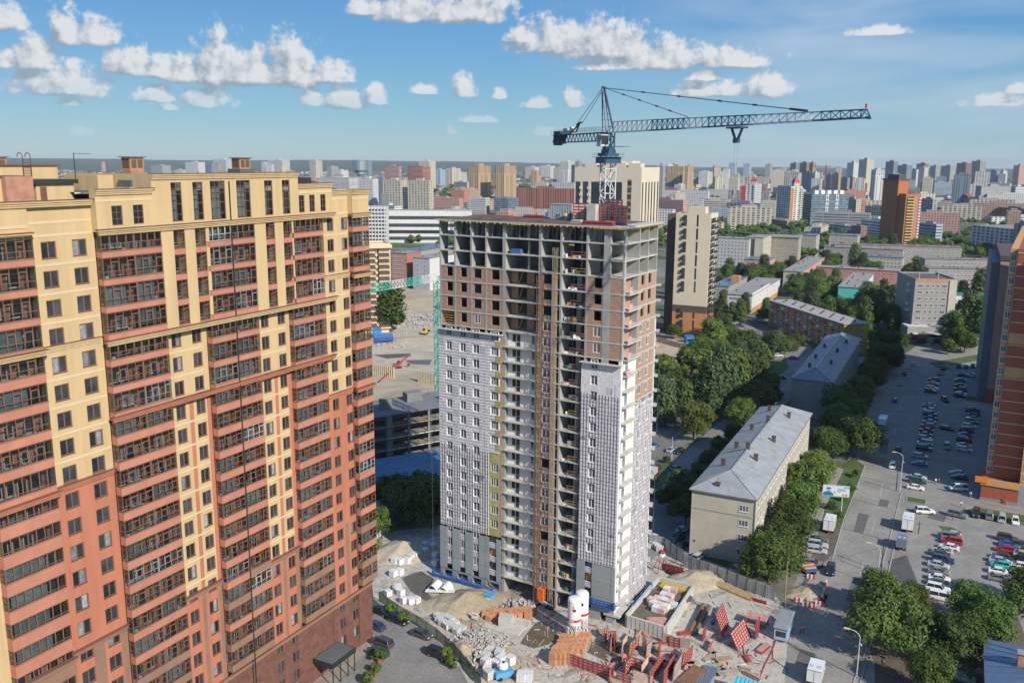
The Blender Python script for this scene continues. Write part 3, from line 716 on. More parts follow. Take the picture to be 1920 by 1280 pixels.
flat('lawn', [(1808, 955), (1830, 950), (1920, 965), (1925, 985), (1820, 968)], 0.09, GRASS)
flat('lawn', [(1760, 985), (1785, 988), (1806, 998), (1770, 994)], 0.09, GRASS)
flat('lawn', [(1815, 742), (1832, 744), (1830, 752), (1812, 750)], 0.09, GRASS)
flat('lawn', [(1740, 680), (1830, 665), (1850, 672), (1760, 690)], 0.09, GRASS)
flat('pavement', [(1822, 925), (1840, 930), (1920, 948), (1925, 960), (1815, 935)], 0.08, PAVE)
flat('lawn', [(1640, 1240), (1600, 1150), (1660, 1090), (1750, 1110), (1800, 1200), (1900, 1130), (1960, 1300), (1640, 1300)], 0.07, SOIL)
flat('wet_patch', [(1665, 1050), (1700, 1040), (1720, 1090), (1680, 1120)], 0.06, mat('wet_asphalt', (0.10, 0.09, 0.08), 0.3, 0.2, 0.6))
flat('wet_patch', [(752, 1082), (790, 1070), (815, 1085), (800, 1110), (850, 1150), (820, 1140), (770, 1108)], 0.05, MUD)
flat('wet_patch', [(985, 1190), (1010, 1160), (1040, 1180), (1055, 1200), (1000, 1215), (975, 1205)], 0.05, MUD)
flat('wet_patch', [(1110, 1205), (1140, 1200), (1180, 1230), (1190, 1250), (1140, 1240), (1100, 1222)], 0.05, MUD)
for pts in ([(700, 665), (770, 662), (770, 668), (725, 672)], [(760, 675), (810, 674), (805, 684), (770, 682)]): flat('puddle', pts, 0.08, MUD)
for pts in ([(800, 1130), (900, 1175), (980, 1230), (1000, 1280), (960, 1280), (930, 1225), (860, 1180)], ): flat('dirt_track', pts, 0.045, SAND)
KERB = mat('kerb_stone', (0.36, 0.35, 0.32), 0.85, 0.12, 1)
def kerb(pts, w=0.25, h=0.14):
 q = MB(); P = [G(*p) for p in pts]
 for a, b in zip(P, P[1:]): q.bar((a.x, a.y, h/2), (b.x, b.y, h/2), w, h)
 struct('kerb', q, KERB)
kerb([(1600, 1285), (1640, 1105), (1668, 1010), (1690, 925)]); kerb([(1612, 1285), (1660, 1100), (1680, 1010)])
kerb([(1560, 1050), (1582, 975), (1606, 915), (1622, 872)]); kerb([(1700, 930), (1737, 937), (1735, 946), (1700, 940), (1700, 930)]); kerb([(1830, 950), (1812, 953), (1808, 960), (1820, 968)])
kerb([(1715, 880), (1722, 800), (1738, 690)]); kerb([(711, 1130), (760, 1152), (815, 1195), (860, 1247), (883, 1290)]); kerb([(1545, 955), (1520, 1010), (1490, 1075)])
PAINT = mat('road_paint', (0.55, 0.54, 0.5), 0.7, 0.25, 1.5)
ln = MB()
for (p, q_) in (((1590, 1150), (1583, 1180)), ((1618, 1055), (1612, 1080)), ((1640, 975), (1634, 1000)), ((1655, 905), (1650, 930)), ((1668, 850), (1664, 870)), ((1680, 800), (1677, 815)), ((1690, 755), (1687, 768))):
 a, b = G(*p), G(*q_); ln.bar((a.x, a.y, 0.05), (b.x, b.y, 0.05), 0.12, 0.008)
o = ln.build('road_marking', PAINT, kind='structure')
SEAM = mat('tar_seam', (0.06, 0.058, 0.055), 0.6)
sm = MB()
for (p, q_) in (((1580, 990), (1672, 1015)), ((1598, 935), (1675, 955)), ((1612, 893), (1690, 912)), ((1500, 1130), (1640, 1180)), ((1480, 1210), (1560, 1250)), ((1490, 1190), (1440, 1150)), ((1575, 1050), (1640, 1075))):
 a, b = G(*p), G(*q_); sm.bar((a.x, a.y, 0.045), (b.x, b.y, 0.045), 0.16, 0.008)
PATCH = mat('asphalt_patch', (0.13, 0.125, 0.118), 0.85, 0.2, 0.8)
for pts in ([(1610, 960), (1630, 965), (1618, 1000), (1600, 996)], [(1600, 1080), (1616, 1086), (1600, 1130), (1586, 1122)], [(1655, 820), (1668, 823), (1662, 850), (1648, 848)], [(1500, 1215), (1530, 1225), (1520, 1250), (1492, 1238)], [(1745, 960), (1775, 966), (1770, 978), (1738, 970)], [(1650, 935), (1668, 938), (1664, 950), (1646, 947)]): flat('asphalt_patch', pts, 0.028, PATCH)
sm.build('road_seam', SEAM, kind='structure')
rH = random.Random(3)
HILL = ground_mat('hill_forest', [(0.3, (0.025, 0.045, 0.02)), (0.5, (0.04, 0.065, 0.03)), (0.66, (0.06, 0.085, 0.04)), (0.75, (0.14, 0.15, 0.08))], 0.0016, 10, fine=0.02)
hb = MB(); NA, NR = 220, 9
def hill_top(a):
 base = 82 if a < -3 else (82-(a+3)*3.6 if a < 12 else 28)
 return base+14*noise.noise((a*0.13, 3.1, 0))+6*noise.noise((a*0.5, 1.7, 0))
for i in range(NA+1):
 a = -50+100*i/NA
 for k in range(NR+1):
  d = 7200+k*650; t = k/NR
  h = hill_top(a)*(math.sin(min(1, t*1.25)*PI/2)**1.4)+(5*noise.noise((a*1.3, k*0.7, 2)) if k else -3)
  hb.v.append((d*math.sin(math.radians(a)), d*math.cos(math.radians(a)), h))
for i in range(NA):
 for k in range(NR):
  b = i*(NR+1)+k; hb.f.append((b, b+NR+1, b+NR+2, b+1)); hb.m.append(0)
o = struct('hills', hb, HILL)
# tower under construction
TW_YAW = -0.533765
TW_O = Vector((-14.55, 179.21, 0))
tw = thing('unfinished_tower', 'unfinished concrete residential tower, brick and white membrane facade below an open top', 'building', TW_O, TW_YAW)
def TWP(x, y, z=0):
 c, s = math.cos(TW_YAW), math.sin(TW_YAW)
 return Vector((TW_O.x+x*c-y*s, TW_O.y+x*s+y*c, z))
rT = random.Random(5)
RZ = 75.7
BRK = brick_mat('infill_brick', (0.37, 0.20, 0.135), (0.45, 0.26, 0.175), (0.40, 0.33, 0.27), 0.26, 0.1, 0.12)
MEMB = mat('membrane', (0.72, 0.69, 0.71), 0.7, 0.16, 1.9, 0.8, 4.0, stretch=(1, 1, 0.7))
RAIL = mat('rail_dark', (0.14, 0.13, 0.15), 0.5)
WOOL = mat('mineral_wool', (0.40, 0.36, 0.15), 0.95, 0.25, 0.9)
WPL = mat('white_plaster', (0.78, 0.77, 0.72), 0.85, 0.06, 0.5)
GPAN = mat('grey_panel', (0.29, 0.32, 0.32), 0.6, 0.06, 0.4, rnd=0.03)
SHUT = mat('plywood', (0.15, 0.105, 0.08), 0.85, 0.35, 0.35)
TIMB = mat('timber_yellow', (0.55, 0.34, 0.06), 0.7, 0.25, 1.5)
ORNG = mat('rail_orange', (0.45, 0.21, 0.11), 0.6, 0.15, 2)
STEEL = mat('steel_grey', (0.36, 0.37, 0.38), 0.45, 0.15, 2, metal=0.4)
WFR = mat('frame_white', (0.75, 0.75, 0.75), 0.4, 0.03)
PANE2 = mat('pane_grey', (0.11, 0.125, 0.14), 0.08, 0.5, 0.6, spec=0.8, rnd=0.4)
def inside(j): return RZ-3*j
for j in range(0, 25):
 z = inside(j)
 m = MB()
 if j == 0: m.box(-0.6, 40.7, -0.7, 16.2, z-0.24, z, 0)
 else: m.box(-0.03, 40.03, -0.03, 15.53, z-0.22, z, 0)
 m.build('floor_slab', CON2 if j < 8 else CON2, tw)
m = MB(); m.box(-0.5, 37.5, -0.5, 16.0, RZ+0.004, RZ+0.03); m.build('deck_plywood', SHUT, tw)
FINS = [(0, 0.28, 2.6), (3.5, 3.85, 5.2), (7.35, 7.7, 5.2), (10.75, 11.1, 5.2), (14.7, 15.4, 6.0), (22.6, 23.1, 5.2), (27.1, 27.5, 6.0), (32.4, 32.8, 5.2), (35.9, 37.25, 0.6), (39.7, 40.0, 0.8)]
for (a, b, d) in FINS:
 for j in range(1, 4):
  z = inside(j); m = MB(); m.box(a, b, 0.0, d, z, z+2.78); m.build('cross_wall', CON, tw)
 m = MB(); m.box(a, b, 0.0, min(d, 4.0), 0, inside(3)-0.22); m.build('cross_wall', CON, tw)
for (y, x0) in ((6.6, 34), (10.8, 33), (15.15, 32)):
 for j in range(1, 4):
  z = inside(j); m = MB(); m.box(x0, 40.0, y, y+0.3, z, z+2.78); m.build('cross_wall', CON, tw)
 m = MB(); m.box(37, 39.96, y, y+0.3, 0, inside(3)-0.22); m.build('cross_wall', CON, tw)
for j in range(1, 4):
 z = inside(j)
 m = MB(); m.box(4.5, 33.5, 7.4, 7.7, z, z+2.78); m.build('core_wall', CON, tw)
 m = MB(); m.box(19.6, 20.0, 1.2, 1.6, z, z+2.78); m.box(29.6, 30.0, 3.6, 7.3, z, z+2.78); m.build('column', CON, tw)
m = MB(); m.box(0.02, 39.9, 15.2, 15.5, 0, inside(3)-0.2); m.build('rear_wall', BRK, tw)
m = MB(); m.box(0.02, 0.3, 0.3, 15.2, 0, inside(3)-0.2); m.build('side_wall', BRK, tw)
m = MB(); m.box(4, 36, 7.4, 7.7, 0, inside(3)-0.2); m.build('core_wall', CON, tw)
_bw = {}
def brick_bay(x0, x1, j, hole=None, y=0.06, side=False):
 key = (round(x1-x0, 2), hole, side)
 if key not in _bw:
  m = MB(); H = 2.78
  if hole is None: m.box(0, x1-x0, 0, 0.25, 0, H)
  else:
   a, b, c, d = hole
   m.box(0, a, 0, 0.25, 0, H); m.box(b, x1-x0, 0, 0.25, 0, H); m.box(a, b, 0, 0.25, 0, c); m.box(a, b, 0, 0.25, d, H)
  _bw[key] = m.mesh('brick_wall', BRK)
 if side: return put('brick_wall', _bw[key], tw, (40.0-y, x0, inside(j)), PI/2)
 return put('brick_wall', _bw[key], tw, (x0, y, inside(j)))
HZ = (0.8, 2.6)
for j in range(4, 8):
 for (x0, x1, h) in ((0.28, 3.5, (1.4, 2.85)), (3.85, 7.35, (1.15, 2.6)), (7.7, 10.75, (0.4, 2.15)), (11.1, 14.7, (1.1, 2.9))):
  if j == 7 and x0 == 0.28: continue
  brick_bay(x0, x1, j, (*h, *HZ))
for j in range(4, 25):
 brick_bay(23.1, 26.4, j, (0.5, 2.3, *HZ))
for j in range(4, 9):
 brick_bay(32.8, 35.9, j, (1.3, 2.85, *HZ)); brick_bay(37.25, 39.7, j)
for j in range(4, 12):
 brick_bay(6.9, 10.8, j, (1.25, 2.7, *HZ), side=True); brick_bay(11.1, 15.15, j, (0.5, 1.9, *HZ), side=True)
wkL = WinKit(1.5, 1.8, WFR, PANE2, 2, None, 0.12)
wk14 = WinKit(1.4, 1.75, WFR, PANE2, 2, None, 0.12)
wk18 = WinKit(1.8, 1.8, WFR, PANE2, 3, None, 0.12)
wkB = WinKit(1.8, 1.8, WFR, PANE2, 2, None, 0.12)
wkL.place(tw, 8.98, 0.1, inside(7)+0.8)
for j in range(7, 25):
 if j not in (16, 21): wkB.place(tw, 24.5, 0.12, inside(j)+0.8)
for j in (7, 8): wkL.place(tw, 34.87, 0.12, inside(j)+0.8)
for j in range(7, 12):
 wk14.place(tw, 39.88, 8.87, inside(j)+0.8, rz=PI/2); wk14.place(tw, 39.88, 12.3, inside(j)+0.8, rz=PI/2)
def memb(x0, x1, z0, z1, y, wins, name='membrane_facade', m=MEMB, side=False):
 mb = MB(); wall(mb, x0, x1, z0, z1, y, wins, 0.25, lambda x, z: 0)
 for (a, b, c, d, n) in ((x0, x1, z1, z1, 0),): mb.face([(a, y, c), (b, y, c), (b, 0.2, c), (a, 0.2, c)], 0)
 mb.face([(x0, y, z0), (x0, y, z1), (x0, 0.2, z1), (x0, 0.2, z0)], 0); mb.face([(x1, y, z0), (x1, 0.2, z0), (x1, 0.2, z1), (x1, y, z1)], 0)
 if side: return mb.build(name, m, tw, (40.0, 0, 0), PI/2)
 return mb.build(name, m, tw)
def rails(x0, x1, z0, z1, y, wins, dx, dz, off=0.0, side=False, joined=False):
 """cladding rails, cut where a window stands; one part per rail"""
 zs = []; z = z0+0.2
 while z < z1: zs.append(z); z += dz
 out = []
 for k, z in enumerate(zs):
  segs = [(x0, x1)]
  for (a, b, c, d) in wins:
   if c-0.05 < z < d+0.05:
    segs = [s for (p, q) in segs for s in (((p, a), (b, q)) if p < a and b < q else ((p, q),))]
  mb = MB()
  if rT.random() < 0.06: segs = [(p, p+(q-p)*rT.uniform(0.3, 0.8)) for p, q in segs]
  for (p, q) in segs: mb.box(p, q, y-0.04, y, z-0.025, z+0.025)
  out.append(mb)
 if dx:
  x = x0+0.15
  while x < x1:
   segs = [(z0, z1)]
   for (a, b, c, d) in wins:
    if a-0.05 < x < b+0.05:
     segs = [s for (p, q) in segs for s in (((p, c), (d, q)) if p < c and d < q else ((p, q),))]
   mb = MB()
   for (p, q) in segs: mb.box(x-0.04, x+0.04, y-0.08, y-0.03, p, q)
   out.append(mb); x += dx
 if joined:
  big = MB()
  for o in out:
   n = len(big.v); big.v += o.v; big.f += [tuple(i+n for i in f) for f in o.f]; big.m += o.m
  out = [big]
 for o in out:
  if side: o.build('cladding_rail', RAIL, tw, (40.0, 0, 0), PI/2, kind='stuff' if joined else None)
  else: o.build('cladding_rail', RAIL, tw, kind='stuff' if joined else None)
def patches(x0, x1, z0, z1, y, n, side=False):
 for _ in range(n):
  x, z = rT.uniform(x0, x1-1.2), rT.uniform(z0, z1-2); q = MB(); q.box(x, x+rT.uniform(0.5, 1.3), y-0.02, y-0.004, z, z+rT.uniform(0.6, 2.0)); q.build('membrane_patch', rT.choice([MEMD, MEMD, MEML]), tw, (40.0, 0, 0) if side else (0, 0, 0), PI/2 if side else 0)
MEMD = mat('membrane_dull', (0.56, 0.53, 0.55), 0.75, 0.2, 2.5, 0.6, 5); MEML = mat('membrane_white', (0.78, 0.76, 0.77), 0.6, 0.12, 2.5, 0.6, 5)
def winrow(xs, js, w, z0=0.8, z1=2.6): return [(x-w/2, x+w/2, inside(j)+z0, inside(j)+z1) for x in xs for j in js]
wl = winrow((2.25, 5.6), range(8, 22), 1.4)+winrow((8.75,), range(8, 22), 1.5)
memb(-0.28, 11.7, 11.8, 53.7, -0.28, wl)
rails(-0.28, 11.7, 29.8, 53.6, -0.28, wl, 0, 0.6)
rails(-0.28, 11.7, 11.9, 29.6, -0.28, wl, 0.62, 0.75)
w2 = winrow((13.05,), range(8, 22), 1.8)
memb(11.7, 14.2, 29.6, 53.7, -0.27, [(a, min(b, 14.15), c, d) for a, b, c, d in w2 if c > 29.6]); memb(11.7, 14.1, 11.8, 29.6, -0.14, [(a, min(b, 14.05), c, d) for a, b, c, d in w2 if d < 29.6], 'wool_facade', WOOL); q = MB(); q.box(14.1, 14.68, -0.07, -0.01, 11.8, 53.7); q.build('brick_strip', BRK, tw)
for j in range(8, 16):
 q = MB(); q.box(13.3, 14.6, -0.31, -0.2, inside(j)-0.55, inside(j)+0.75); q.build('wool_slab', WOOL, tw)
rails(11.7, 14.15, 29.8, 53.6, -0.27, w2, 0, 0.6)
for x_ in (0.1, 3.3, 6.6, 9.8): patches(x_-0.3, x_+1.6, 12, 53, -0.28, 9)
patches(36, 39.9, 12, 50, -0.28, 16); patches(32.1, 33.9, 12, 50, -0.28, 8); patches(6.4, 8.2, 2, 41, -0.22, 8, True); patches(9.6, 12, 2, 41, -0.22, 8, True); patches(13.3, 15.2, 2, 41, -0.22, 8, True)
kL = WinKit(1.4, 1.8, WFR, PANE2, 2, None, 0.12)
for j in range(8, 22):
 for x in (2.25, 5.6): kL.place(tw, x, -0.1, inside(j)+0.8)
 wkL.place(tw, 8.75, -0.1, inside(j)+0.8); wk18.place(tw, 13.05, -0.06, inside(j)+0.8)
wr = winrow((34.65,), range(9, 22), 1.4)
memb(32.05, 40.0, 11.5, 50.6, -0.28, wr)
rails(32.05, 40.0, 11.6, 44.8, -0.28, wr, 0.62, 0.75)
for j in range(9, 22): kL.place(tw, 34.65, -0.1, inside(j)+0.8)
ws = winrow((8.9, 12.6), range(12, 25), 1.3)
memb(6.3, 15.3, 1.5, 41.5, -0.22, ws, side=True)
rails(6.3, 15.3, 1.6, 41.4, -0.22, ws, 0.7, 0.75, side=True)
for j in range(12, 25):
 for yy in (8.9, 12.6): wk14.place(tw, 39.95, yy, inside(j)+0.8, rz=PI/2)
def panels(x0, x1, side=False):
 for (z0, z1) in ((2.1, 4.9), (4.95, 7.9), (7.95, 11.4)):
  q = MB(); q.box(x0, x1-0.03, -0.42, -0.3, z0, z1); q.build('cladding_panel', GPAN, tw)
for a, b in ((-0.3, 1.45), (2.85, 4.75), (6.1, 7.9), (9.45, 12.0), (13.7, 14.75), (32.0, 33.75), (35.25, 40.05)): panels(a, b)
for (x, w) in ((2.15, 1.36), (5.43, 1.3), (8.68, 1.5), (12.85, 1.7), (34.5, 1.45)):
 for j in (22, 23, 24):
  wkx = WinKit(w, 1.75, WFR, PANE2, 2 if w < 1.6 else 1, None, 0.1)
  if x > 12: 
   q = MB(); q.box(x-w/2, x+w/2, 0.12, 0.16, inside(j)+0.8, inside(j)+2.6); q.build('board', mat('board_tan', (0.42, 0.25, 0.12), 0.8, 0.2, 1) if j in (23,) else PANE, tw)
  else: wkx.place(tw, x, -0.16, inside(j)+0.75)
  q = MB(); q.box(x-w/2, x+w/2, -0.27, -0.1, inside(j)-0.5, inside(j)+0.7); q.build('membrane_strip', MEMB, tw)
  for zz in (-0.3, 0.1, 0.5):
   q = MB(); q.box(x-w/2, x+w/2, -0.33, -0.27, inside(j)+zz, inside(j)+zz+0.06); q.build('cladding_rail', RAIL, tw)
gw = MB(); gh = [(0.5, 2.7, 0.1, 1.7), (3.9, 6.6, 0.1, 1.65), (7.8, 10.0, 0.1, 1.6), (11.2, 14.3, 0.1, 1.6)]
wall(gw, -0.3, 14.75, 0, 2.05, -0.3, gh, 0.4, lambda x, z: 0); gw.build('plinth_wall', GPAN, tw); gw = MB(); wall(gw, 31.9, 40.05, 0, 2.05, -0.3, [(37.2, 38.4, 0.1, 1.9)], 0.4, lambda x, z: 0)
gw.face([(40.05, -0.3, 0), (40.05, 6, 0), (40.05, 6, 2.05), (40.05, -0.3, 2.05)], 0); gw.build('plinth_wall', GPAN, tw)
def recess(x0, x1, dep, j0, j1, m, slabm=CON2):
 q = MB(); zt, zb = inside(j0)+2.78, inside(j1)
 q.face([(x0, dep, zb), (x1, dep, zb), (x1, dep, zt), (x0, dep, zt)], 0)
 q.face([(x0, 0, zb), (x0, dep, zb), (x0, dep, zt), (x0, 0, zt)], 0); q.face([(x1, 0, zb), (x1, 0, zt), (x1, dep, zt), (x1, dep, zb)], 0)
 return q
q = MB(); zt, zb = inside(8)+2.78, inside(24)
pl = [(15.4, -0.02), (15.4, 1.0), (20.6, 1.0), (22.75, 0.02)]
for (p0, p1) in zip(pl, pl[1:]): q.face([(*p0, zb), (*p1, zb), (*p1, zt), (*p0, zt)], 0)
q.build('recess_wall', WPL, tw)
recess(15.4, 22.6, 2.2, 4, 7, 0).build('recess_wall', BRK, tw)
ca = math.atan2(-0.98, 2.15)
for j in range(8, 25):
 z = inside(j)
 q = MB(); q.box(16.5, 17.3, 0.93, 0.99, z+0.9, z+2.3, 1); q.box(17.45, 18.2, 0.93, 0.99, z+0.05, z+2.3, 1); q.box(17.3, 17.45, 0.9, 0.985, z+0.05, z+2.35, 0); q.box(17.45, 18.2, 0.91, 0.985, z+0.85, z+0.93, 0)
 q.build('balcony_door', [WFR, PANE], tw)
 q = MB(); q.box(0.35, 1.25, -0.05, 0.0, 0.8, 2.35, 1); q.box(1.4, 2.1, -0.05, 0.0, 0.1, 2.4, 2); q.box(1.25, 1.4, -0.06, 0.0, 0.1, 2.4, 0); q.build('chamfer_window', [WFR, PANE2, BRK], tw, (20.6, 0.99, z), ca)
 q = MB(); q.box(15.35, 22.78, -0.35, 0.0, z-0.2, z+0.03); q.build('balcony_slab', CON2, tw)
q = MB(); q.box(22.62, 22.8, -0.42, -0.36, 2, 54); q.build('guide_strip', WOOL, tw)
for j in range(4, 8):
 z = inside(j); q = MB(); q.box(17.0, 18.9, 2.1, 2.19, z+0.1, z+2.4); q.box(20.6, 22.5, 2.1, 2.19, z+0.3, z+2.5); q.build('opening', PANE, tw)
 q = MB(); q.bar((17.2, 2.0, z+0.1), (18.6, 1.0, z+2.4), 0.1); q.build('prop', TIMB, tw)
q = MB(); q.box(27.5, 32.3, 4.6, 4.8, 0, inside(3)); q.box(29.4, 30.4, 2.6, 3.0, 0, inside(3)-0.3); q.build('stair_wall', CON, tw)
for j in range(2, 25):
 z = inside(j)
 if j < 22:
  for (h, w) in ((1.1, 0.07), (0.6, 0.07)):
   q = MB(); q.box(29.3, 32.3, 0.05, 0.1, z+h-w/2, z+h+w/2); q.build('guard_rail', ORNG if (j*7) % 3 else TIMB, tw)
  q = MB()
  for x in (29.4, 32.1): q.box(x-0.03, x+0.03, 0.08, 0.16, z, z+1.2)
  q.build('guard_post', mat('post_red', (0.45, 0.05, 0.05), 0.5), tw)
 for _ in range(rT.randrange(2, 6)):
  x = rT.uniform(28.0, 31.5); y = rT.uniform(0.3, 1.8); q = MB()
  s = rT.uniform(0.2, 0.6); q.box(-s, s, -s*0.6, s*0.6, 0, rT.uniform(0.15, 0.8)); q.build('site_bundle', rT.choice([CON2, WHT, CLUT[0], CLUT[2], CLUT[3], WPL]), tw, (x, y, z), rT.random()*3)
 q = MB(); q.box(28.0, 28.9, 4.5, 4.59, z+0.1, z+2.2); q.box(30.7, 31.9, 4.5, 4.59, z+0.1, z+2.2); q.build('opening', PANE, tw)
q = MB()
zt, zb = inside(9)+2.78, 1.0
q.face([(39.75, 0.0, zb), (39.75, 6.3, zb), (39.75, 6.3, zt), (39.75, 0.0, zt)], 0); q.box(39.4, 40.04, -0.02, 0.45, zb, zt, 0); q.box(39.4, 40.04, 5.7, 6.4, zb, zt, 0)
q.build('recess_wall', WPL, tw)
q = MB(); q.face([(38.6, 0.4, inside(8)), (38.6, 6.3, inside(8)), (38.6, 6.3, inside(4)+2.8), (38.6, 0.4, inside(4)+2.8)], 0); q.build('recess_wall', BRK, tw)
for j in range(4, 25):
 z = inside(j)
 q = MB()
 if j < 9: q.box(38.6, 41.0, 0.3, 6.4, z-0.2, z+0.03)
 else: q.box(39.7, 40.95, 0.5, 5.6, z-0.2, z+0.03)
 q.build('balcony_slab', CON2, tw)
 q = MB(); q.prism([(39.0, 15.5), (40.9, 15.5), (40.2, 17.7), (39.0, 17.7)], z-0.2, z); q.build('balcony_slab', CON2, tw)
 if j > 6:
  q = MB(); q.box(38.5, 40.1, 15.53, 15.8, z, z+2.8); q.build('balcony_wall', WPL, tw)
 xx = 38.63 if j < 9 else 39.76
 q = MB(); q.box(xx, xx+0.03, 2.2, 3.4, z+0.1, z+2.2); q.build('opening', PANE if j < 9 else PANEC, tw)
 if j < 10:
  q = MB(); q.box(40.8, 40.9, 0.5, 2.0, z+0.1, z+1.3); q.build('warning_sheet', mat('sheet_redwhite', (0.7, 0.35, 0.33), 0.7, 0.5, 3), tw)
q = MB(); q.box(38.0, 41.3, -0.6, 7.0, 1.6, 2.0); q.build('porch_slab', CON2, tw)
for (a, b) in ((0.4, 3.4), (4.0, 7.2), (7.8, 10.6), (11.2, 14.6), (15.5, 22.5), (23.2, 27.0), (27.6, 32.3), (32.9, 35.8)):
 n = max(2, int((b-a)/1.6)); z = inside(1)
 for i in range(n):
  x = a+(b-a)*(i+0.5)/n; p = MB(); p.tube((x, 0.6, z), (x, 0.6, z+2.75), 0.05, 6)
  p.bar((x-0.6, 0.7, z+0.3), (x+0.6, 0.7, z+2.3), 0.06); p.bar((x-0.7, 0.65, z+2.2), (x+0.7, 0.65, z+2.2), 0.05); p.tube((x+0.5, 1.6, z), (x+0.5, 1.6, z+2.7), 0.05, 6)
  p.build('slab_prop', STEEL, tw)
x = 0.5
while x < 40.5:
 q = MB(); q.box(x-0.09, x+0.09, -0.95, 1.0, RZ-0.45, RZ-0.26); q.build('beam_end', TIMB, tw); x += rT.choice((1.0, 1.3, 1.6, 0.8))
y = 0.6
while y < 16:
 q = MB(); q.box(39.0, 40.95, y-0.09, y+0.09, RZ-0.45, RZ-0.26); q.build('beam_end', TIMB, tw); y += 1.1
for (a, b, yy) in ((1.0, 4.0, -0.6), (34, 40.4, -0.65), (17, 21, -0.62)):
 q = MB(); q.box(a, b, yy-0.08, yy+0.08, RZ-0.47, RZ-0.3); q.build('edge_beam', TIMB, tw)
for (x, y, z, w, d, h, m) in ((8.2, 0.0, inside(3), 2.2, 0.3, 0.14, TIMB), (28.8, 0.1, inside(2)+2.2, 1.0, 0.4, 0.25, TIMB), (16.2, 0.3, inside(2), 2.2, 1.2, 0.9, CLUT[1])):
 q = MB(); q.box(0, w, 0, d, 0, h); q.build('beam_stack' if m is TIMB else 'blue_crate', m, tw, (x, y, z))
q = MB()
for k in range(5): q.box(0.4, 3.4, 0.1+0.02*k, 0.18, inside(7)+0.3+0.5*k, inside(7)+0.42+0.5*k)
q.build('guard_board', TIMB, tw)
for (a, b, z) in ((-0.6, 14.9, 53.75), (31.9, 40.3, 50.65)):
 q = MB(); q.box(a, b, -1.1, 0.0, z, z+0.14); q.build('ledge', CON2, tw)
def lattice(mb, p, q, w, n, r=0.05, x=None, m=0, diag=True, h=None, mats=None):
 """square lattice of n panels from p to q"""
 p, q = Vector(p), Vector(q); d = (q-p).normalized()
 if x is None: x = Vector((1, 0, 0)) if abs(d.x) < 0.9 else Vector((0, 1, 0))
 x = Vector(x); y = d.cross(x).normalized(); x = y.cross(d).normalized(); h = h or w
 cs = [x*(a*w/2)+y*(b*h/2) for a, b in ((-1, -1), (1, -1), (1, 1), (-1, 1))]
 for k in range(n):
  a, b = p+(q-p)*(k/n), p+(q-p)*((k+1)/n)
  mm = m if mats is None else mats[k]
  for i in range(4):
   j = (i+1) % 4
   mb.bar(a+cs[i], b+cs[i], r*2, m=mm); mb.bar(a+cs[i], a+cs[j], r*1.3, m=mm)
   if diag: mb.bar(a+cs[i], b+cs[j], r*1.3, m=mm) if (k+i) % 2 else mb.bar(a+cs[j], b+cs[i], r*1.3, m=mm)
HBR = mat('hoist_brown', (0.21, 0.115, 0.08), 0.6, 0.25, 1.5)
HGR = mat('hoist_grey', (0.32, 0.28, 0.22), 0.6, 0.25, 1.5)
for (x, ztop, m, lab, w) in ((23.4, 66.2, HBR, 'brown lattice mast hoist rising up the tower front, left of the pair', 0.8), (26.6, 71.5, HGR, 'grey lattice mast hoist rising up the tower front, right of the pair', 0.7)):
 t = thing('mast_hoist', lab, 'construction hoist', TWP(x, -1.0), TW_YAW, 'mast hoists on the tower front')
 q = MB(); lattice(q, (0, 0, 0), (0, 0, ztop), w, int(ztop/1.5), 0.035); q.build('mast', m, t)
 for k in range(3, int(ztop/3)):
  a = MB(); a.bar((-0.4, 0.4, k*3.0), (-0.4, 0.95, k*3.0), 0.08); a.bar((0.4, 0.4, k*3.0), (0.4, 0.95, k*3.0), 0.08); a.build('wall_tie', m, t)
 b = MB(); b.box(-0.9, 0.9, -0.7, 0.7, 0, 0.25); b.build('base_frame', DARK, t)
 if x < 25:
  c = MB(); c.box(0.55, 1.9, -0.6, 0.6, 1.4, 3.6); c.box(0.5, 1.95, -0.66, 0.66, 3.6, 3.75); c.build('hoist_cage', mat('cage_orange', (0.7, 0.16, 0.03), 0.5), t)
GONB = mat('gondola_blue', (0.03, 0.12, 0.38), 0.5, 0.15, 2)
def gondola(p, ang, L, label):
 t = thing('suspended_platform', label, 'work platform', p, ang, 'blue work platforms hung on the tower')
 q = MB(); q.box(0, L, 0, 0.7, 0, 0.08); q.build('deck', GONB, t)
 for y in (0, 0.7):
  q = MB()
  for z in (0.1, 0.6, 1.1): q.bar((0, y, z), (L, y, z), 0.06)
  n = int(L/0.75)
  for k in range(n+1):
   x = L*k/n; q.bar((x, y, 0.05), (x, y, 1.1), 0.05)
   if k < n: q.bar((x, y, 0.1), (x+L/n, y, 0.6), 0.04)
  q.build('side_frame', GONB, t)
 for x in (0.1, L-0.1, L*0.5):
  q = MB(); q.box(x-0.1, x+0.1, 0.1, 0.6, 0.1, 1.5); q.build('stirrup', GONB, t)
 for x in (0.1, L-0.1):
  q = MB(); q.bar((x, 0.35, 1.4), (x, 0.35, 48-p[2]), 0.025); q.build('rope', STEEL, t)
gondola(TWP(-1.6, -1.7, 0.15), TW_YAW, 15.0, 'long blue suspended platform resting at the left foot of the tower')
gondola(TWP(31.2, -1.2, 3.2), TW_YAW, 9.2, 'blue suspended platform hanging behind the white silos')
gondola(TWP(42.2, 4.0, 1.5), TW_YAW+PI/2, 10.0, 'blue suspended platform along the right side of the tower beside the concrete basin')
CB = mat('crane_blue', (0.025, 0.075, 0.14), 0.45, 0.12, 1)
CW = mat('crane_white', (0.58, 0.59, 0.58), 0.45, 0.08, 1)
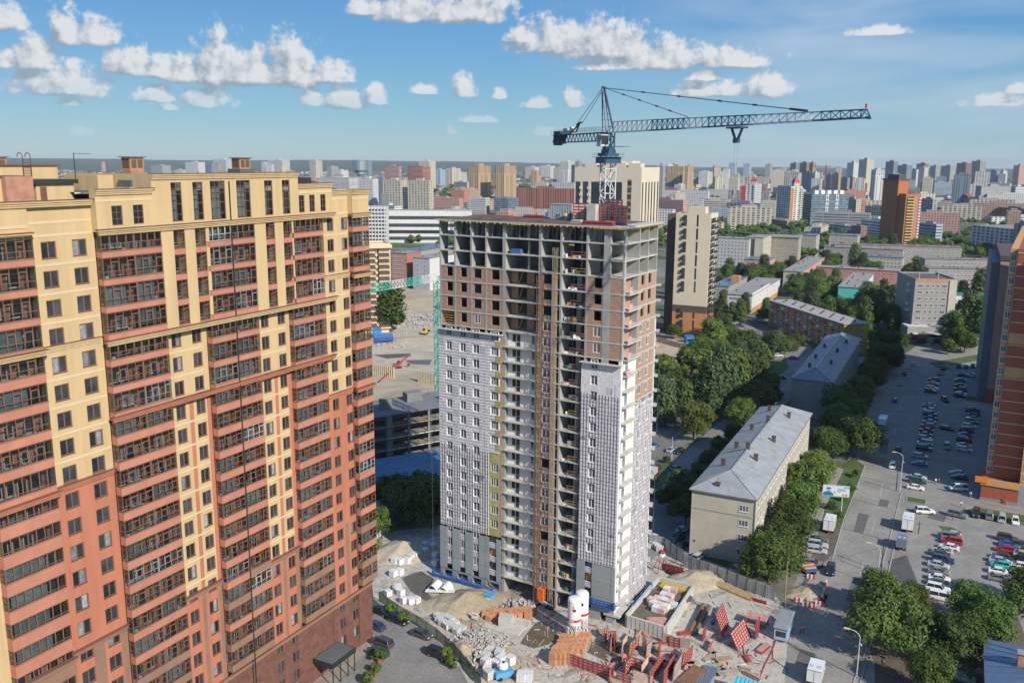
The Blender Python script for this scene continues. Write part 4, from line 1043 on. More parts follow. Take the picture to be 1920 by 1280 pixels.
cr = thing('tower_crane', 'tall blue and white tower crane with long jib above the unfinished tower', 'tower crane', (19.2, 185.0, -0.4), math.atan2(-67.5, 25.7))
q = MB(); lattice(q, (0, 0, 0), (0, 0, 88.4), 2.3, 36, 0.1); q.build('mast', CW, cr)
q = MB(); q.box(-1.6, 1.6, -1.6, 1.6, 88.4, 89.0); q.lathe([(1.5, 89.0), (1.5, 89.7), (1.3, 89.7), (1.3, 90.4)], 14); q.box(-1.9, 1.9, -1.9, 1.9, 87.0, 88.2); q.build('slewing_ring', CB, cr)
q = MB(); q.box(-2.6, 2.4, -2.4, 2.4, 88.22, 88.3); q.box(-3.0, 2.6, 1.8, 3.6, 90.3, 90.38)
for (a, b) in (((-2.6, -2.4), (2.4, -2.4)), ((-2.6, 2.4), (2.4, 2.4)), ((-2.6, -2.4), (-2.6, 2.4))):
 for z in (89.0, 88.7): q.bar((*a, z), (*b, z), 0.05)
q.build('service_platform', CB, cr)
q = MB(); lattice(q, (0, 0, 90.2), (0, 0, 93.2), 1.7, 2, 0.12); q.build('turntable_frame', CB, cr)
c = MB(); c.box(0.4, 2.3, -2.9, -1.2, 90.3, 92.6, 0); c.box(2.3, 2.36, -2.8, -1.3, 90.7, 92.4, 1); c.box(0.9, 2.2, -2.96, -2.9, 91.2, 92.4, 1); c.build('cab', [CW, PANE], cr)
apex = Vector((-3.0, 0, 101.9))
q = MB()
for y in (-0.8, 0.8): q.bar((0.6, y, 93.0), (apex.x, y*0.3, apex.z), 0.28); q.bar((-1.2, y, 93.0), (apex.x-0.1, y*0.3, apex.z), 0.2)
for k in range(7):
 t = k/7; a = Vector((0.6, 0, 93))*(1-t)+apex*t; b = Vector((-1.2, 0, 93))*(1-t)+apex*t; w = 0.8*(1-t)+0.24*t
 q.bar(a+Vector((0, -w, 0)), a+Vector((0, w, 0)), 0.1); q.bar(a+Vector((0, -w, 0)), b+Vector((0, -w, 0)), 0.08); q.bar(a+Vector((0, w, 0)), b+Vector((0, w, 0)), 0.08)
q.box(apex.x-0.3, apex.x+0.4, -0.3, 0.3, apex.z-0.1, apex.z+0.3); q.build('apex_frame', CB, cr)
JL = 72.0
def jib_z(x): return 93.0
secs_ = [(1.0, 16.5, 1), (16.5, 29.0, 0), (29.0, 35.0, 1), (35.0, 48.0, 0), (48.0, 62.5, 1), (62.5, JL, 0)]
for (a, b, col) in secs_:
 q = MB(); n = max(2, round((b-a)/1.9))
 for k in range(n):
  x0 = a+(b-a)*k/n; x1 = a+(b-a)*(k+1)/n; xm = (x0+x1)/2
  h0 = 2.1-1.1*xm/JL; hm = h0
  for y in (-0.75, 0.75): q.bar((x0, y, 93.0), (x1, y, 93.0), 0.16); q.bar((x0, y, 93.0), (xm, 0, 93.0+hm), 0.1); q.bar((xm, 0, 93.0+hm), (x1, y, 93.0), 0.1)
  q.bar((x0, -0.75, 93.0), (x0, 0.75, 93.0), 0.08); q.bar((x0, -0.75, 93.0), (x1, 0.75, 93.0), 0.06)
  x2 = min(JL, xm+(b-a)/n); q.bar((xm, 0, 93.0+hm), (x2, 0, 93.0+2.1-1.1*x2/JL), 0.17)
 q.build('jib_section', CW if col else CB, cr)
q = MB(); q.bar((JL, -0.75, 93.0), (JL, 0.75, 93.0), 0.14); q.bar((JL, -0.75, 93), (JL, 0, 94.1), 0.12); q.bar((JL, 0.75, 93), (JL, 0, 94.1), 0.12); q.bar((JL, 0, 93.0), (JL+0.8, 0, 92.9), 0.3); q.build('jib_tip', CB, cr)
q = MB(); q.box(JL-0.2, JL, -0.1, 0.1, 94.2, 94.7); q.build('warning_light', mat('lamp_red', (0.6, 0.02, 0.03), 0.4), cr)
q = MB(); CJ = -26.5
for y in (-0.8, 0.8):
 for z in (91.5, 93.1): q.bar((-1, y, z), (CJ, y, z), 0.18)
 n = 15
 for k in range(n):
  x0 = -1+(CJ+1)*k/n; x1 = -1+(CJ+1)*(k+1)/n; q.bar((x0, y, 91.5), ((x0+x1)/2, y, 93.1), 0.1); q.bar(((x0+x1)/2, y, 93.1), (x1, y, 91.5), 0.1)
 for z in (93.7, 94.2): q.bar((-2, y*1.6, z), (CJ, y*1.6, z), 0.05)
 for k in range(12): x0 = -2+(CJ+2)*k/11; q.bar((x0, y*1.6, 93.1), (x0, y*1.6, 94.2), 0.05)
q.box(CJ, -2, -1.2, 1.2, 93.1, 93.16)
q.build('counter_jib', CB, cr)
for k in range(4):
 q = MB(); x = CJ+0.2+k*0.95; q.box(x, x+0.85, -0.75, 0.75, 90.9 if k < 2 else 91.2, 94.0); q.build('counterweight', mat('weight_dark', (0.05, 0.06, 0.075), 0.7), cr)
q = MB(); q.box(CJ+5.5, CJ+7.6, -0.7, 0.7, 93.16, 94.5); q.box(CJ+8.6, CJ+9.7, -0.6, 0.6, 93.16, 94.7); q.build('winch_house', CW, cr)
q = MB(); q.bar((CJ+9, -0.6, 93.2), (CJ+12.5, 0, 95.3), 0.25); q.bar((CJ+9, 0.6, 93.2), (CJ+12.5, 0, 95.3), 0.25); q.bar((CJ+11, 0, 95.1), (CJ+13.5, 0, 95.6), 0.3); q.build('pendant_frame', DARK, cr)
for y in (-0.35, 0.35):
 q = MB(); q.tube((apex.x, y*0.5, apex.z), (CJ+12.5, y*1.6, 95.3), 0.06, 5); q.build('pendant', DARK, cr)
for (x, r) in ((29.5, 0.06), (60.5, 0.07)):
 q = MB(); a = apex+Vector((0.3, 0, 0)); b = Vector((x, 0, 93.2+2.1-1.1*x/JL)); q.tube(a, b, r, 5)
 for k in (0.25, 0.45, 0.65, 0.8): c = a+(b-a)*k; q.tube(c, c+(b-a).normalized()*0.9, r*2.3, 6)
 if x > 40: q.tube(a+(b-a)*0.94, b, r*2.6, 6)
 q.build('pendant', DARK, cr)
q = MB(); xt = 44.0; q.box(xt-1.7, xt+1.7, -0.9, 0.9, 92.5, 92.75); q.bar((xt-1.4, 0, 92.5), (xt-0.35, 0, 90.9), 0.3); q.bar((xt+1.4, 0, 92.5), (xt+0.35, 0, 90.9), 0.3); q.box(xt-0.5, xt+0.5, -0.35, 0.35, 90.3, 91.0); q.build('trolley', CB, cr)
q = MB()
for dx in (-0.45, 0.45): q.tube((xt+dx, 0, 90.5), (xt+dx*0.6, 0, 83.0), 0.02, 4)
q.build('hoist_rope', STEEL, cr)
q = MB(); q.box(xt-0.28, xt+0.28, -0.15, 0.15, 82.4, 83.0); q.bar((xt, 0, 82.4), (xt+0.12, 0, 81.9), 0.1); q.build('hook_block', STEEL, cr)
TQ = mat('crane_turquoise', (0.06, 0.42, 0.34), 0.5, 0.1, 1)
gp = G(820, 520, 50.0); gp = Vector((gp.x*278/gp.y, 278, 0))
g2 = thing('tower_crane', 'turquoise tower crane with pale jib behind the left edge of the unfinished tower', 'tower crane', (gp.x, gp.y, 0), math.atan2(-25, -16))
q = MB(); lattice(q, (0, 0, 0), (0, 0, 50.5), 1.7, 25, 0.09); q.build('mast', TQ, g2)
for (a, b, m) in ((0.5, 8, CW), (8, 16, TQ), (16, 22, CW), (22, 52, TQ)):
 q = MB(); n = round((b-a)/1.6)
 for k in range(n):
  x0 = a+(b-a)*k/n; x1 = a+(b-a)*(k+1)/n; xm = (x0+x1)/2
  for y in (-0.6, 0.6): q.bar((x0, y, 50.5), (x1, y, 50.5), 0.18); q.bar((x0, y, 50.5), (xm, 0, 52.6), 0.13); q.bar((xm, 0, 52.6), (x1, y, 50.5), 0.13)
  q.bar((xm-(x1-x0)/2, 0, 52.6), (xm+(x1-x0)/2, 0, 52.6), 0.18)
 q.build('jib_section', m, g2)
q = MB(); lattice(q, (-0.5, 0, 51), (-12, 0, 51), 1.2, 8, 0.08); q.box(-13, -10, -0.9, 0.9, 49.5, 51.8); q.build('counter_jib', TQ, g2)
FRED = mat('form_red', (0.36, 0.06, 0.06), 0.6, 0.25, 1.2)
FWOOD = mat('form_ply', (0.62, 0.47, 0.36), 0.8, 0.2, 1.5)
FPINK = mat('form_pink', (0.50, 0.27, 0.24), 0.7, 0.2, 1.2)
FGREY = mat('form_face', (0.36, 0.32, 0.26), 0.8, 0.25, 0.6)
_fp = {}
def form_panel(loc, rz, w, h, label, group, face=FWOOD, tilt=0.0, front=True):
 """steel wall form: plywood skin with red ribs and edge frame on the back, two push-pull props"""
 t = thing('formwork_panel', label, 'formwork', loc, rz, group)
 if tilt: t.rotation_euler = (tilt, 0, rz)
 q = MB(); q.box(-w/2, w/2, 0, 0.03, 0, h); q.build('skin', face, t)
 f = MB()
 for x in (-w/2, w/2): f.box(x-0.05, x+0.05, -0.13, 0.0, 0, h)
 n = max(2, int(w/0.9))
 for i in range(1, n): x = -w/2+w*i/n; f.box(x-0.04, x+0.04, -0.12, 0.0, 0.02, h-0.02)
 f.build('upright', FRED, t)
 k = max(3, int(h/0.5))
 for i in range(k+1):
  z = h*i/k; r = MB(); r.box(-w/2+0.05, w/2-0.05, -0.16, -0.02, max(0, z-0.05), min(h, z+0.05)); r.build('rib', FRED, t)
 return t
TOPG = 'red wall forms stacked on the tower roof'
for i, (x, y, w, h, rz, lab) in enumerate(((27.2, 8.5, 3.4, 3.4, 0.25, 'red formwork panels with pale plywood on the tower roof, left of the concrete shaft'), (32.6, 8.2, 3.6, 3.5, -0.1, 'red formwork panel upright on the tower roof, just right of the concrete shaft'),
  (35.8, 7.0, 3.0, 3.3, -0.2, 'red formwork panel on the tower roof nearest its right edge'), (33.2, 9.6, 3.6, 4.3, 0.05, 'tallest red formwork panel on the tower roof, before the crane mast'), (25.6, 10.5, 2.4, 3.2, 0.5, 'red formwork panel turned sideways at the left end of the roof forms'))):
 form_panel(TWP(x, y, RZ+0.03), TW_YAW+rz, w, h, lab, TOPG, FWOOD)
q = MB(); q.box(-0.9, 0.9, -0.8, 0.8, 0, 3.4); t = q.build('lift_shaft', CON2, None, TWP(29.9, 7.6, RZ+0.03), TW_YAW, label='pale concrete shaft stub standing among the red forms on the tower roof', category='concrete shaft')
q = MB(); q.box(-1.0, 1.0, -0.05, 0.0, 0.3, 2.8); q.build('form_board', FWOOD, t)
t = thing('site_cabin', 'grey metal site cabin on the roof of the unfinished tower', 'cabin', TWP(21.0, 13.0, RZ+0.03), TW_YAW)
q = MB(); q.box(-2.4, 2.4, -1.3, 1.3, 0, 2.9); q.build('body', mat('cabin_grey', (0.36, 0.40, 0.43), 0.5, 0.1, 1), t)
for k in range(9):
 q = MB(); q.box(-2.3+k*0.55, -2.2+k*0.55, -1.36, -1.3, 0.1, 2.8); q.build('rib', mat('cabin_grey', (0.4, 0.43, 0.45)), t)
q = MB(); q.box(-2.5, 2.5, -1.4, 1.4, 2.9, 3.0); q.build('roof', mat('cabin_grey', (0.4, 0.43, 0.45)), t)
for i, (x, y, w, d, m) in enumerate(((33.5, 2.5, 6.5, 1.2, FRED), (36.0, 4.4, 4.5, 1.0, FPINK), (28.5, 4.0, 2.6, 1.2, CON2), (14.5, 12.5, 5.0, 0.8, FRED))):
 t = thing('form_stack', ['long red forms lying flat near the right front of the tower roof', 'pink forms lying at the right edge of the tower roof', 'small heap of pale timber at the foot of the roof forms', 'red forms lying at the back left of the tower roof'][i], 'formwork', TWP(x, y, RZ+0.03), TW_YAW)
 for k in range(4):
  q = MB(); q.box(-w/2+0.1*k, w/2-0.15*k, -d/2+0.1*(k % 2), d/2, 0.16*k, 0.16*k+0.13); q.build('form', m, t)
SKIN = mat('skin', (0.5, 0.31, 0.22), 0.6, 0.05)
HAIR = mat('hair_dark', (0.03, 0.022, 0.018), 0.7)
_pose = {}
def person_mesh(pose):
 if pose in _pose: return _pose[pose]
 P = {'hip': (0, 0, 0.93), 'chest': (0, 0.02, 1.25), 'neck': (0, 0.03, 1.48), 'head': (0, 0.0, 1.6), 'crown': (0, 0.0, 1.72)}
 if pose == 'walk': L = [((0.1, 0, 0.9), (0.1, -0.16, 0.5), (0.1, -0.24, 0.08), (0.1, -0.4, 0.03)), ((-0.1, 0, 0.9), (-0.1, 0.06, 0.48), (-0.1, 0.3, 0.12), (-0.1, 0.18, 0.03))]
 elif pose == 'bend': L = [((0.13, 0.02, 0.86), (0.14, -0.06, 0.47), (0.14, 0.05, 0.08), (0.14, -0.12, 0.03)), ((-0.13, 0.02, 0.86), (-0.14, -0.06, 0.47), (-0.14, 0.05, 0.08), (-0.14, -0.12, 0.03))]
 else: L = [((0.11, 0, 0.9), (0.12, -0.02, 0.49), (0.12, 0.03, 0.08), (0.13, -0.12, 0.03)), ((-0.11, 0, 0.9), (-0.12, -0.02, 0.49), (-0.12, 0.03, 0.08), (-0.13, -0.12, 0.03))]
 if pose == 'bend': P.update({'chest': (0, -0.22, 1.15), 'neck': (0, -0.42, 1.25), 'head': (0, -0.52, 1.3), 'crown': (0, -0.6, 1.38)})
 ch = P['chest']
 if pose == 'walk': A = [((0.2, 0.04, 1.42), (0.26, 0.16, 1.16), (0.25, 0.04, 0.93), (0.24, -0.03, 0.84)), ((-0.2, 0.02, 1.42), (-0.26, -0.06, 1.16), (-0.24, -0.24, 1.0), (-0.23, -0.3, 0.93))]
 elif pose == 'bend': A = [((0.2, -0.34, 1.2), (0.24, -0.42, 0.95), (0.18, -0.55, 0.72), (0.15, -0.6, 0.64)), ((-0.2, -0.34, 1.2), (-0.24, -0.42, 0.95), (-0.18, -0.55, 0.72), (-0.15, -0.6, 0.64))]
 else: A = [((0.2, 0.03, 1.42), (0.27, 0.04, 1.15), (0.25, -0.08, 0.92), (0.24, -0.12, 0.83)), ((-0.2, 0.03, 1.42), (-0.27, 0.0, 1.15), (-0.2, -0.22, 1.02), (-0.15, -0.28, 1.0))]
 mb = MB()
 def limb(pts, rs, n=8):
  for (a, b), (r1, r2) in zip(zip(pts, pts[1:]), zip(rs, rs[1:])): mb.tube(a, b, r1, n, 0, r2)
 vs, es, rs = [], [], []
 def chain(pts, rad, start=None):
  k = start
  for p, r in zip(pts, rad):
   vs.append(p); rs.append(r); i = len(vs)-1
   if k is not None: es.append((k, i))
   k = i
  return k
 chain([P['hip'], ch, P['neck'], P['head'], P['crown']], [0.15, 0.165, 0.06, 0.1, 0.085])
 for l in L: chain(l, [0.1, 0.065, 0.045, 0.04], 0)
 for a in A: chain(a, [0.07, 0.05, 0.038, 0.03], 1)
 me = bpy.data.meshes.new('person_body'); me.from_pydata([tuple(v) for v in vs], es, [])
 o = bpy.data.objects.new('person_body', me); COL.objects.link(o)
 md = o.modifiers.new('skin', 'SKIN'); sk = me.skin_vertices[0].data
 for i, r in enumerate(rs): sk[i].radius = (r, r); sk[i].use_root = i == 0
 sb = o.modifiers.new('sub', 'SUBSURF'); sb.levels = 1; sb.render_levels = 1
 dg = bpy.context.evaluated_depsgraph_get(); em = bpy.data.meshes.new_from_object(o.evaluated_get(dg))
 bpy.data.objects.remove(o)
 for z in range(3): em.materials.append(SKIN)
 neck_z, hip_z = P['neck'][2], P['hip'][2]
 for p in em.polygons:
  c = p.center; p.use_smooth = True
  hd = (c-Vector(P['head'])).length
  if hd < 0.2 and (c.z > neck_z-0.02 or pose == 'bend' and c.y < -0.42 and c.z > 1.15): p.material_index = 0
  elif c.z < (hip_z-0.02) and abs(c.x) < 0.22 and not (pose == 'bend' and c.y < -0.3): p.material_index = 2
  else: p.material_index = 1
  for a in A:
   if (c-Vector(a[3])).length < 0.09: p.material_index = 0
 hm = MB(); hc = Vector(P['crown'])*0.55+Vector(P['head'])*0.45
 hm.lathe([(0.118, -0.02), (0.115, 0.05), (0.085, 0.11), (0.03, 0.135), (0.001, 0.138)], 10)
 hm.v = [(x+hc.x, y+hc.y+0.01, z+hc.z-0.01) for x, y, z in hm.v]
 hmesh = hm.mesh('hair', HAIR, True)
 fm = MB(); hp = Vector(P['head'])
 for sx in (-0.035, 0.035): fm.box(hp.x+sx-0.012, hp.x+sx+0.012, hp.y-0.105, hp.y-0.09, hp.z+0.02, hp.z+0.035)
 fm.box(hp.x-0.012, hp.x+0.012, hp.y-0.125, hp.y-0.09, hp.z-0.03, hp.z+0.01); fm.box(hp.x-0.03, hp.x+0.03, hp.y-0.1, hp.y-0.085, hp.z-0.065, hp.z-0.055)
 fmesh = fm.mesh('face_features', mat('face_shade', (0.22, 0.11, 0.08), 0.6))
 hn = MB()
 for a in A:
  p = Vector(a[3]); d = (Vector(a[3])-Vector(a[2])).normalized(); s = d.cross(Vector((0, 0, 1)))
  s = s.normalized() if s.length > 0.05 else Vector((1, 0, 0))
  for k in range(4): b = p+s*(k-1.5)*0.017; hn.tube(b, b+d*(0.075 if k in (1, 2) else 0.06)+Vector((0, -0.015, -0.01)), 0.009, 5, 0, 0.006)
  hn.tube(p-s*0.02, p-s*0.05+d*0.04, 0.01, 5, 0, 0.007)
 nmesh = hn.mesh('fingers', SKIN)
 _pose[pose] = (em, hmesh, fmesh, nmesh)
 return _pose[pose]
HAT = {}
def person(loc, rz, label, top, legs, pose='stand', hat=None, group=None, scale=1.0):
 em, hm, fm, nm = person_mesh(pose)
 t = thing('person', label, 'person', loc, rz, group); t.scale = (scale,)*3
 b = put('body', em, t)
 for i, c in ((1, top), (2, legs)):
  b.material_slots[i].link = 'OBJECT'
  nm_ = 'cloth_%02x%02x%02x' % tuple(int(255*min(1, v)) for v in c); b.material_slots[i].material = mat(nm_, c, 0.85, 0.15, 6)
 h = put('helmet' if hat else 'hair', hm, t)
 if hat:
  h.material_slots[0].link = 'OBJECT'; h.material_slots[0].material = mat('helmet_%02x%02x%02x' % tuple(int(255*v) for v in hat), hat, 0.4)
 put('face', fm, t); put('fingers', nm, t)
 return t
WORK = 'workers on the tower roof'
for (x, y, top, legs, pose, hat, lab) in ((19.5, 8.6, (0.04, 0.1, 0.5), (0.03, 0.06, 0.25), 'stand', (0.8, 0.8, 0.8), 'worker in bright blue overalls, leftmost on the tower roof'),
  (21.6, 8.8, (0.05, 0.12, 0.45), (0.05, 0.05, 0.08), 'bend', (0.8, 0.75, 0.1), 'bending worker in a blue jacket on the tower roof'), (22.6, 8.2, (0.25, 0.3, 0.08), (0.05, 0.06, 0.05), 'bend', None, 'bending worker in olive clothes on the tower roof'),
  (23.8, 8.3, (0.85, 0.6, 0.02), (0.1, 0.12, 0.1), 'stand', None, 'worker in a yellow raincoat on the tower roof'), (24.7, 8.6, (0.03, 0.06, 0.07), (0.02, 0.04, 0.05), 'stand', (0.1, 0.3, 0.3), 'worker in dark clothes beside the yellow raincoat'),
  (17.6, 12.5, (0.75, 0.18, 0.02), (0.12, 0.1, 0.09), 'stand', (0.8, 0.1, 0.05), 'worker in an orange vest left of the roof cabin'), (14.6, 13.3, (0.7, 0.2, 0.05), (0.1, 0.1, 0.1), 'walk', (0.7, 0.1, 0.05), 'worker in orange at the back left of the tower roof'), (18.8, 13.6, (0.1, 0.1, 0.1), (0.08, 0.08, 0.08), 'stand', None, 'worker in black beside the roof cabin')):
 person(TWP(x, y, RZ+0.03), TW_YAW+rT.uniform(-2, 2), lab, top, legs, pose, hat, WORK)
rb = MB()
for k in range(160):
 x, y = rT.uniform(1, 27), rT.uniform(9.5, 15.5); rb.tube((x, y, RZ+0.03), (x+rT.uniform(-0.1, 0.1), y, RZ+0.03+rT.uniform(0.3, 1.0)), 0.018, 4)
for k in range(40):
 x, y = rT.uniform(1, 26), rT.uniform(1, 15); a = rT.uniform(-0.3, 0.3); rb.bar((x, y, RZ+0.07), (x+2.5*math.cos(a), y+2.5*math.sin(a), RZ+0.07), 0.08)
rb.build('rebar', mat('rebar_rust', (0.16, 0.1, 0.07), 0.8, 0.3, 2), tw, kind='stuff')
# buildings of the middle distance
GRID = math.radians(-26.5)
_wu = {}
def win_unit(w, h, fm, pm, n=2, sill=True):
 """small framed window in one mesh: white frame bars round dark panes, sill below"""
 k = (w, h, fm.name, pm.name, n)
 if k not in _wu:
  q = MB(); f = 0.09
  q.box(-w/2, w/2, -0.02, 0.06, 0, h, 1)
  q.box(-w/2, -w/2+f, -0.06, 0.0, 0, h, 0); q.box(w/2-f, w/2, -0.06, 0.0, 0, h, 0); q.box(-w/2+f, w/2-f, -0.06, 0.0, 0, f, 0); q.box(-w/2+f, w/2-f, -0.06, 0.0, h-f, h, 0)
  for i in range(1, n): x = -w/2+w*i/n; q.box(x-f/2, x+f/2, -0.055, 0.0, f, h-f, 0)
  if sill: q.box(-w/2-0.08, w/2+0.08, -0.14, 0.0, -0.07, 0.0, 0)
  _wu[k] = q.mesh('window', [fm, pm])
 return _wu[k]
def solve_len(P, dirx, diry, z, xpix, far=200):
 """length along a ground direction from P (at height z) until photo column xpix"""
 lo, hi = 0.0, far; s0 = proj((P[0], P[1], z))[0] < xpix
 for _ in range(40):
  m = (lo+hi)/2
  if (proj((P[0]+dirx*m, P[1]+diry*m, z))[0] < xpix) == s0: lo = m
  else: hi = m
 return lo
class Block:
 """box building with its corner at photo column xC; the front runs left (side R) or right (side L) from there"""
 def __init__(s, name, label, cat, xL, xC, xR, ybase, ytop, m, yaw=GRID, side='R', roof=None, parapet=0.6, group=None, w=None, d=None, h=None, corner=None):
  P = Vector(corner) if corner else G(xC, ybase); s.P = P
  s.h = h or height_at(P, ytop); s.side = side
  c, sn = math.cos(yaw), math.sin(yaw); z = s.h
  if side == 'R': s.w = w or solve_len(P, -c, -sn, z, xL); s.d = d or solve_len(P, -sn, c, z, xR)
  else: s.w = w or solve_len(P, c, sn, z, xR); s.d = d or solve_len(P, -sn, c, z, xL)
  s.d = max(4, min(s.d, 120)); s.w = max(4, min(s.w, 160))
  s.x0, s.x1 = (-s.w, 0.0) if side == 'R' else (0.0, s.w)
  s.t = thing(name, label, cat, (P.x, P.y, 0), yaw, group)
  q = MB(); q.box(s.x0, s.x1, 0, s.d, 0, s.h, 0); s.wall = q.build('wall', m, s.t)
  rm = roof or BITU
  q = MB(); q.box(s.x0+0.3, s.x1-0.3, 0.3, s.d-0.3, s.h+0.005, s.h+0.1); q.build('roof', rm, s.t)
  if parapet:
   for (a, b, cc, dd) in ((s.x0, s.x1, 0, 0.3), (s.x0, s.x1, s.d-0.3, s.d), (s.x0, s.x0+0.3, 0.3, s.d-0.3), (s.x1-0.3, s.x1, 0.3, s.d-0.3)):
    q = MB(); q.box(a, b, cc, dd, s.h+0.002, s.h+parapet); q.build('parapet', m, s.t)
 def box(s, name, m, x0, x1, y0, y1, z0, z1, parent=None):
  q = MB(); q.box(x0, x1, y0, y1, z0, z1); return q.build(name, m, parent or s.t)
 def front_windows(s, xs, zs, w=1.5, h=1.6, fm=None, pm=None, n=2, skip=0.0, y=-0.02):
  me = win_unit(w, h, fm or WFR, pm or PANE2, n)
  for z in zs:
   for x in xs:
    if skip and random.random() < skip: continue
    put('window', me, s.t, (x, y, z))
 def side_windows(s, ys, zs, w=1.5, h=1.6, fm=None, pm=None, n=2, skip=0.0):
  me = win_unit(w, h, fm or WFR, pm or PANE2, n)
  for z in zs:
   for y in ys:
    if skip and random.random() < skip: continue
    if s.side == 'R': put('window', me, s.t, (0.02, y, z), PI/2)
    else: put('window', me, s.t, (-0.02, y, z), -PI/2)
 def roof_box(s, m, fx, fy, w, d, h):
  x = s.x0+fx*s.w; y = fy*s.d
  q = MB(); q.box(x-w/2, x+w/2, y-d/2, y+d/2, s.h, s.h+h); return q.build('roof_house', m, s.t)
def lin(a, b, n): return [a+(b-a)*(i+0.5)/n for i in range(n)]
BEIGE = mat('plaster_beige', (0.48, 0.44, 0.36), 0.9, 0.08, 0.35, 0.1, 8)
GREYP = mat('plaster_grey', (0.33, 0.31, 0.28), 0.9, 0.10, 0.3)
SHEET = mat('roof_sheet', (0.42, 0.43, 0.42), 0.42, 0.16, 0.35, metal=0.3)
SHEETB = mat('roof_blue', (0.20, 0.27, 0.33), 0.45, 0.18, 0.5, metal=0.3)
SLATE = mat('roof_slate', (0.24, 0.22, 0.205), 0.85, 0.22, 0.4)
TAN = mat('panel_tan', (0.66, 0.58, 0.45), 0.85, 0.05, 0.2)
TAND = mat('panel_brown', (0.10, 0.075, 0.065), 0.8, 0.1, 0.3)
OCH = mat('brick_ochre', (0.50, 0.235, 0.10), 0.85, 0.08, 0.3)
WOFF = mat('panel_white', (0.62, 0.62, 0.60), 0.7, 0.08, 0.3)
CHIM = mat('chimney_dark', (0.10, 0.075, 0.065), 0.8, 0.15, 1)
def hip_house(label, corner, w, d, h, ridge, wallm, roofm, hip=7.0, over=0.5, name='apartment_house'):
 """long house under a hipped sheet roof, front gable end of width w facing the camera"""
 t = thing(name, label, 'apartment house', corner, GRID)
 q = MB(); q.box(-w, 0, 0, d, 0, h); q.build('wall', wallm, t)
 o = over; a, b, c_, e = (-w-o, -o, h+0.02), (o, -o, h+0.02), (o, d+o, h+0.02), (-w-o, d+o, h+0.02)
 r1, r2 = (-w/2, hip, h+ridge), (-w/2, d-hip, h+ridge)
 q = MB(); q.face([a, b, r1]); q.face([b, c_, r2, r1]); q.face([c_, e, r2]); q.face([e, a, r1, r2]); q.face([a, e, c_, b])
 rf = q.build('roof', roofm, t)
 q = MB()
 for p0, p1 in ((a, b), (b, c_), (c_, e), (e, a)): q.bar((p0[0], p0[1], h-0.1), (p1[0], p1[1], h-0.1), 0.22, 0.18)
 q.build('eaves_gutter', mat('gutter_rust', (0.22, 0.17, 0.14), 0.6, 0.35, 1.2), t)
 q = MB(); q.bar((r1[0], r1[1], h+ridge+0.05), (r2[0], r2[1], h+ridge+0.05), 0.35, 0.12)
 for p0 in (a, b): q.bar((p0[0], p0[1], p0[2]+0.08), (r1[0], r1[1], r1[2]+0.05), 0.25, 0.08)
 q.build('ridge_cap', SHEET, rf)
 return t, rf
def roof_z(x, y, w, h, ridge): return h+ridge*(1-abs(x+w/2)/(w/2))
h1, rf = hip_house('beige four-storey house with pale sheet-metal hipped roof beside the leafy street', (53.0, 184.6, 0), 14.0, 76.6, 15.4, 3.4, BEIGE, SHEET)
for (x, y) in ((-10.5, 14), (-10.8, 29), (-4.2, 20), (-3.4, 38), (-3.8, 62), (-10.6, 46), (-9.9, 66), (-7, 24), (-7.4, 51)):
 q = MB(); z = roof_z(x, y, 14, 15.4, 3.4); q.box(x-0.45, x+0.45, y-0.4, y+0.4, z-0.3, z+1.5, 0); q.box(x-0.55, x+0.55, y-0.5, y+0.5, z+1.5, z+1.65, 0); q.build('chimney', CHIM, rf)
for y in (31, 43.5, 56):
 q = MB(); q.face([(-1.6, y-0.2, 16.3), (-1.6, y+1.5, 16.3), (-1.6, y+0.6, 17.2)]); q.face([(-1.6, y-0.2, 16.3), (-1.6, y+0.6, 17.2), (-4.6, y+0.6, 17.35)]); q.face([(-1.6, y+0.6, 17.2), (-1.6, y+1.5, 16.3), (-4.6, y+0.6, 17.35)]); q.build('dormer', SHEET, rf)
q = MB(); q.box(-9.3, -8.2, 1.5, 2.4, 16.2, 17.2); q.bar((-8.7, 1.6, 16.6), (-8.7, 1.6, 18.6), 0.08); q.build('roof_hatch', CHIM, rf)
for (x, y) in ((-7, 18), (-6, 34), (-7.2, 60)):
 q = MB(); z = roof_z(x, y, 14, 15.4, 3.4); q.tube((x, y, z), (x, y, z+3.2), 0.05, 5); q.bar((x-0.5, y, z+2.9), (x+0.5, y, z+2.9), 0.04); q.build('antenna', STEEL, rf)
wf = win_unit(2.1, 1.5, WFR, PANE2, 3)
for z in (1.9, 5.3, 8.7, 12.1):
 put('window', wf, h1, (-2.3, -0.02, z))
 for i, y in enumerate(lin(2, 75, 21)):
  put('window', win_unit(1.3, 1.7, WFR, PANE2, 2), h1, (0.02, y, z), PI/2)
for z in (10.9,):
 q = MB(); q.box(-14.06, 0.06, -0.07, 0.0, z, z+0.25); q.build('string_course', GREYP, h1)
 q = MB(); q.box(0.0, 0.07, 0.1, 76.5, z, z+0.25); q.build('string_course', GREYP, h1)
q = MB(); q.tube((0.12, -0.12, 0), (0.12, -0.12, 15.3), 0.09, 6); q.build('drainpipe', STEEL, h1)
q = MB(); q.tube((-13.9, -0.14, 0), (-13.9, -0.14, 15.3), 0.08, 6); q.build('drainpipe', SHEET, h1)
for y in (9, 22, 40, 58):
 q = MB(); q.box(0.03, 0.35, y, y+0.7, 6.6, 7.2); q.build('air_conditioner', WHT, h1)
q = MB(); q.box(-13.2, -12.7, -0.06, -0.01, 3.0, 3.5); q.build('number_plate', mat('plate_blue', (0.08, 0.12, 0.35), 0.5), h1)
